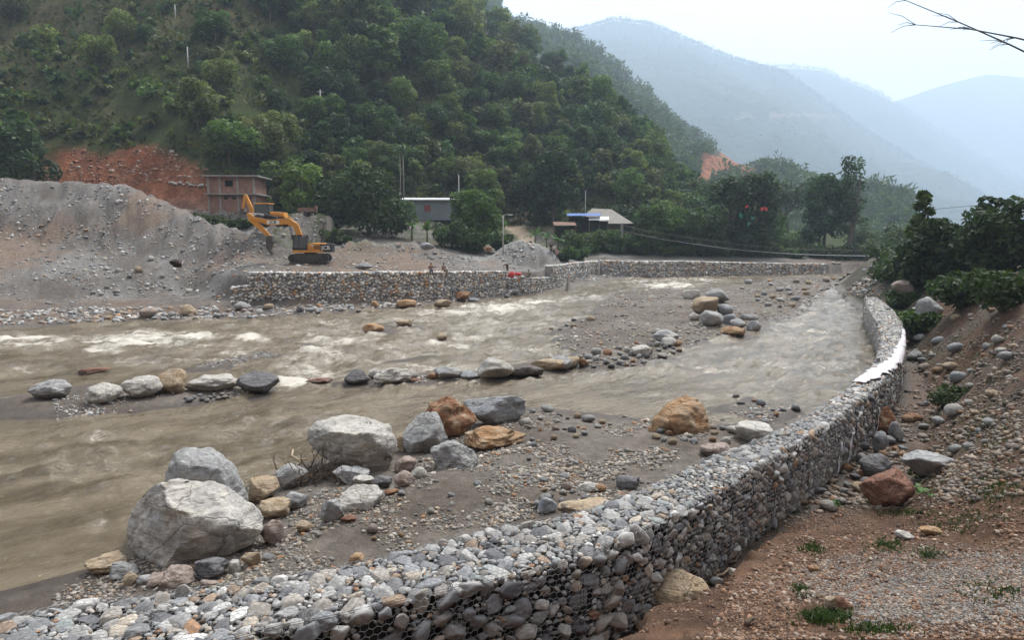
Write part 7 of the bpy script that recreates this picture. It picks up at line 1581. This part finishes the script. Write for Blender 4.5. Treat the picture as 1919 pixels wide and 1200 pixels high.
def sack(label, u, dz, c, seed, s=(.5, .35, .35)):
    q = np.interp(u, proj(FW[1])[0], np.arange(3)); i = min(int(q), 1); P_ = FW[1][i] * (1 - q + i) + FW[1][i + 1] * (q - i); V, F = rock_shape(seed, 3, 2, .04, .18); o = mk('sack', V * np.array(s), F, c); o.location = (P_[0], P_[1] + .25, P_[2] + s[2] + dz); tag(o, label, 'sack')
sack('bulging red sack on the low gabion step', 958, .0, C_RED, 61, (.42, .35, .42)); sack('flat red sack beside the bulging one', 971, .25, C_RED, 62, (.45, .3, .22)); sack('white sack under the flat red one', 974, -.02, C_WHITE, 63, (.5, .35, .18))
# ================================================================ SMALL THINGS
M_FLEECE = plain('white_fabric', (0.60, 0.575, 0.60), .85, var=.25, nscale=3, bmp=.6); M_TWIG = plain('dead_wood', (0.11, 0.075, 0.05), .9, var=.4, nscale=9); M_PALEWOOD = plain('pale_driftwood', (0.38, 0.29, 0.20), .85, var=.3, nscale=6)
def wall_sq(u, v, z=ZT):
    p = at_z(u, v, z); d = np.linalg.norm(cs - p[:2], axis=1); i = int(np.argmin(d)); off = (p[:2] - cs[i]) @ cN[i]; return cS[i], 1.9 + wR[i] + off
def ribbon(name, label, path, widths, seed, hang=False):
    """fabric lying on the wall: path in the wall's own skin (distance along, distance across)"""
    rg = np.random.default_rng(seed); path = np.array(path, float); P_, L_ = resample(path, .07); W_ = np.interp(np.linspace(0, 1, len(P_)), np.linspace(0, 1, len(widths)), widths); T = np.gradient(P_, axis=0); T /= np.linalg.norm(T, axis=1)[:, None]; N_ = np.stack([-T[:, 1], T[:, 0]], 1)
    k = 7; V = []
    for j in range(k):
        f = (j / (k - 1) - .5); jag = .25 * W_ * vnoise(np.arange(len(P_)) * .35, f * 9, 0, seed) * (abs(f) > .4)
        Q_ = P_ + N_ * (f * W_ + jag)[:, None]; A_, _, n_ = on_wall(Q_[:, 0], Q_[:, 1], .095); A_ = A_ + n_ * (.035 * fbm(Q_[:, 0] * 4, Q_[:, 1] * 5, 0, seed, 3))[:, None]; V.append(A_)
    V = np.stack(V, 1); i = np.arange(V.shape[0] * k).reshape(-1, k); F = np.stack([i[:-1, :-1], i[:-1, 1:], i[1:, 1:], i[1:, :-1]], -1).reshape(-1, 4)
    o = mk(name, V.reshape(-1, 3), F, M_FLEECE, smooth=True); m = o.modifiers.new('thickness', 'SOLIDIFY'); m.thickness = .006; tag(o, label, 'fabric strip'); return o
pth = [wall_sq(u, v) for u, v in ((1606, 717), (1628, 709), (1650, 696), (1668, 684), (1684, 672), (1690, 655), (1692, 640), (1692, 622))]
ribbon('fabric_strip', 'torn white fabric strip lying across the top of the near wall', pth, [.5, .7, .45, .55, .55, .22, .15, .1], 5)
for k, (u, v, dq, w, lab) in enumerate([(1684, 676, 2.3, .38, 'white fabric tail hanging down the land side of the wall below the strip'), (1640, 728, 1.7, .2, 'narrow white fabric tail hanging above the trench'), (1588, 768, 1.7, .26, 'looped white fabric rag on the shaded wall face'), (1570, 782, 1.8, .16, 'thin white fabric rag next to the looped one')]):
    s0, q0 = wall_sq(u, v); q0 = 1.9 + W_of(np.array([s0]))[0]; a0 = .05 if k in (0,) else .7
    ribbon('fabric_strip', lab, [(s0, q0 + a0), (s0 - .1, q0 + a0 + (dq - a0) * .4), (s0 + .05, q0 + a0 + (dq - a0) * .7), (s0 - .12, q0 + min(dq, 1.85))], [w, w * .8, w, w * .6], 20 + k)
# root tangle by the white boulder
def tangle(label, u, v, n, size, seed, mat, name='root_tangle'):
    rg = np.random.default_rng(seed); g = ground_px(u, v); t = thing(name, label, 'driftwood', tuple(g))
    big = MB(); sm = MB()
    for k in range(n):
        a = rg.random() * 6.28; p0 = np.array([rg.normal() * .25, rg.normal() * .2, rg.random() * .25]) * size; d = np.array([math.cos(a), math.sin(a) * .7, rg.uniform(-.1, .8)]); pts = [p0]
        for j in range(6): d = d + rg.normal(size=3) * .45; d /= np.linalg.norm(d); q = pts[-1] + d * .12 * size; q[2] = max(q[2], -.03); pts.append(q)
        r = rg.uniform(.006, .02) * size; (sm if r < .014 * size else big).tube([tuple(q) for q in pts], list(np.linspace(r, r * .3, 7)), 5)
    big.build('roots', mat, t, smooth=True); o = sm.build('twigs', mat, t, smooth=True); o['kind'] = 'stuff'; return t
tangle('tangle of brown roots and twigs caught beside the white boulder', 583, 905, 70, 1.3, 3, M_TWIG); tangle('mat of dead twigs between the root tangle and the mud', 640, 905, 36, .9, 4, M_TWIG, 'twig_mat'); tangle('dead twigs caught on the blue grey boulder', 962, 790, 30, .7, 6, M_TWIG, 'twig_mat')
def stick(label, a, b, r, mat, za=.06, zb=.06, bend=.05, n=6, name='stick'):
    A, B = ground_px(*a), ground_px(*b); A[2] += za; B[2] += zb; rg = np.random.default_rng(int(a[0]))
    pts = [A + (B - A) * t + rg.normal(size=3) * bend * np.linalg.norm(B - A) * (0 < t < 1) for t in np.linspace(0, 1, n)]; c = (A + B) / 2; c[2] = min(A[2], B[2]) - r
    o = MB().tube([tuple(q - c) for q in pts], list(np.linspace(r, r * .7, n)), 8).build(name, mat, smooth=True, loc=tuple(c)); tag(o, label, 'stick'); return o
stick('pale stick poking out of the root tangle', (550, 862), (576, 876), .035, M_PALEWOOD, .35, .25); stick('brown broken stick on the earth lip beside the wall', (1366, 1062), (1391, 1043), .03, M_TWIG); stick('short brown stick on the red earth in the foreground', (1397, 1180), (1413, 1168), .03, M_TWIG)
stick('curved pale root lying on the earth lip', (1246, 1172), (1268, 1160), .02, M_PALEWOOD, bend=.12); stick('tan stick by the long pale stone', (1345, 1087), (1372, 1071), .028, M_PALEWOOD); stick('branch leaning on the bank behind the leafy sprig', (1690, 962), (1742, 918), .02, M_TWIG, .1, .25)
stick('dead branch across the upper edge of the chippings', (1612, 1040), (1655, 1050), .02, M_TWIG, .04, .04, .1); stick('driftwood snag at the waterline by the far bend of the wall', (1598, 628), (1640, 622), .07, M_TWIG, .15, .3, .08)
# grass and weeds on the red earth
rg = np.random.default_rng(8)
PATCH = [(1545, 1158, 36, 12, 240), (1430, 990, 22, 14, 160), (1565, 948, 8, 8, 50), (1665, 1025, 30, 12, 120), (1700, 962, 50, 6, 120), (1525, 1030, 18, 8, 110), (1500, 1110, 14, 8, 70), (1640, 1185, 50, 10, 80), (1740, 1040, 20, 10, 60), (1305, 1095, 18, 8, 60), (1470, 960, 40, 6, 90), (1380, 1020, 30, 14, 100),
         (1800, 980, 60, 20, 120), (1860, 1110, 50, 20, 60), (1740, 900, 30, 20, 90), (1735, 800, 20, 40, 90), (1640, 940, 30, 6, 80), (1735, 660, 20, 30, 260), (1840, 800, 60, 60, 500), (1820, 660, 60, 50, 600), (1860, 920, 50, 30, 250)]
X_, Y_, Z_ = [], [], []
for u, v, su_, sv_, n in PATCH:
    uu_, vv_ = u + rg.normal(size=n) * su_ * .6, np.minimum(v + rg.normal(size=n) * sv_ * .6, 1230)
    for a, b in zip(uu_, vv_): g = ground_px(a, b, 1.0); X_.append(g[0]); Y_.append(g[1]); Z_.append(g[2])
wx_, wy_ = rg.uniform(6, 40, 5200), rg.uniform(3, 45, 5200); dd_, ss_, _ = seg_dist(wx_, wy_, R_EDGE, False); ok_ = (dd_ * ss_ > 5.5) & (fbm(wx_ * .35, wy_ * .35, 0, 98, 3) > .12) & (wx_ > .62 * wy_ + 2.5); wz_ = HG(wx_, wy_); X_ += list(wx_[ok_]); Y_ += list(wy_[ok_]); Z_ += list(wz_[ok_])
X_, Y_, Z_ = map(np.array, (X_, Y_, Z_)); n = len(X_); k = 4
X2, Y2, Z2 = np.repeat(X_, k) + rg.normal(size=n * k) * .02, np.repeat(Y_, k) + rg.normal(size=n * k) * .02, np.repeat(Z_, k)
V, F = blades(X2, Y2, Z2 - .01, rg.uniform(.03, .10, n * k), rg.uniform(.004, .012, n * k), rg, .6)
o = mk('grass', V, F, M_LEAF, col=np.repeat(np.array((.036, .060, .016)) * rg.uniform(.6, 1.5, (n * k, 1)), 5, 0), smooth=False); tag(o, 'small green weeds and grass on the red earth', 'grass', kind='stuff')
# leafy sprig at the right
def sprig(label, u, v, y, h, seed, nl=9, leaf=.17, c=(.07, .16, .025), lean=(-.35, 0)):
    rg = np.random.default_rng(seed); p = ground_px(u, v, 1.5); t = thing('leafy_sprig', label, 'plant', tuple(p)); H = h
    st_ = [(lean[0] * f * f, lean[1] * f, H * f) for f in np.linspace(0, 1, 6)]; MB().tube(st_, [.012, .011, .01, .009, .008, .006], 6).build('stem', plain_green, t, smooth=True)
    for k in range(nl):
        f = .45 + .55 * k / (nl - 1); q = np.array([lean[0] * f * f, lean[1] * f, H * f]); a = k * 2.4 + rg.random() * .5; L = leaf * rg.uniform(.8, 1.2); dr = np.array([math.cos(a), math.sin(a), .25]); sd = np.array([-math.sin(a), math.cos(a), 0]); V, F = [], []
        for i in range(6):
            g = i / 5; c_ = q + dr * L * g - np.array([0, 0, .35 * L * g * g]); w = L * .28 * math.sin(math.pi * (g * .9 + .06)) ** .8
            V += [c_ - sd * w + np.array([0, 0, w * .25]), c_, c_ + sd * w + np.array([0, 0, w * .25])]
            if i: b = 3 * i; F += [(b - 3, b - 2, b + 1, b), (b - 2, b - 1, b + 2, b + 1)]
        o = mk('leaf', V, np.array(F), M_LEAF, t, col=np.full((len(V), 3), rg.uniform(.85, 1.2)), smooth=True); o.color = tuple(c) + (1,)
sprig('bright green broad leaved sprig at the right of the earth shoulder', 1745, 945, 11.0, .42, 5, 9, .2); sprig('small weed growing at the foot of the near wall', 1563, 955, 14.3, .25, 7, 9, .12, (.06, .14, .025), (0, 0)); sprig('thin weed at the foot of the wall where the earth meets it', 1415, 1000, 14.9, .2, 8, 8, .11, (.06, .13, .025), (0, 0))
# bare tree on the right bank, its twigs reaching over
def bare_tree():
    rg = np.random.default_rng(12); base = np.array([10.6, 9.0, H1(10.6, 9.0) - .3]); t = thing('bare_tree', 'leafless tree leaning over the right bank with thin drooping twigs', 'tree', tuple(base))
    trunk = [base, base + np.array([-.3, 0, 2.2]), base + np.array([-.9, -.2, 4.4])]; MB().tube([tuple(q - base) for q in trunk], [.2, .16, .1], 10).build('trunk', M_BARK, t, smooth=True)
    tips = [at_y(1697, 0, 8.6), at_y(1716, 46, 8.6)]
    for k, tip in enumerate(tips):
        s = trunk[2] - base if k % 2 else (trunk[1] + trunk[2]) / 2 - base; e = tip - base; pts = []
        for f in np.linspace(0, 1, 9): q = s + (e - s) * f; q[2] += 1.1 * math.sin(math.pi * f) * (.4 if k < 3 else .7); pts.append(q + rg.normal(size=3) * .03 * (0 < f < 1))
        mb = MB().tube([tuple(q) for q in pts], list(np.linspace(.025, .004, 9)), 6)
        for j in range(2, 9):
            for _ in range(3):
                d = rg.normal(size=3) * .07 + (pts[j] - pts[j - 1]) * .35; q = pts[j]; mb.tube([tuple(q), tuple(q + d * .5), tuple(q + d + np.array([0, 0, -.06]))], [.005, .004, .002], 4)
        mb.build('branch', M_BARK, t, smooth=True)
bare_tree()
# cloth flags hung in the dark tree
def flag(label, u0, v0, u1, v1, y, c, seed):
    a, b = at_y(u0, v0, y), at_y(u1, v1, y); V = []
    for i in range(9):
        for j in range(5): f, g = i / 8, j / 4; V.append((a[0] + (b[0] - a[0]) * f, y + .18 * math.sin(f * 7 + seed + g * 2), a[2] + (b[2] - a[2]) * g - .12 * math.sin(f * 5 + seed)))
    V = np.array(V); i = np.arange(45).reshape(9, 5); F = np.stack([i[:-1, :-1], i[1:, :-1], i[1:, 1:], i[:-1, 1:]], -1).reshape(-1, 4); c0 = V.mean(0)
    o = mk('cloth_flag', V - c0, F, c, loc=tuple(c0)); o.modifiers.new('thickness', 'SOLIDIFY').thickness = .02; tag(o, label, 'flag')
C_TEAL = cloth('teal_cloth', (.05, .22, .18))
flag('small red flag at the left of the dark tree', 1397, 385, 1403, 389, 131, C_RED, 1); flag('larger red flag at the right of the dark tree', 1426, 389, 1438, 395, 131, C_RED, 2); flag('teal flag at the left of the dark tree', 1385, 400, 1391, 409, 131, C_TEAL, 3); flag('small teal banner in the middle of the dark tree', 1406, 406, 1413, 411, 131, C_TEAL, 4); flag('teal banner low on the dark tree', 1400, 416, 1405, 422, 131, C_TEAL, 5)
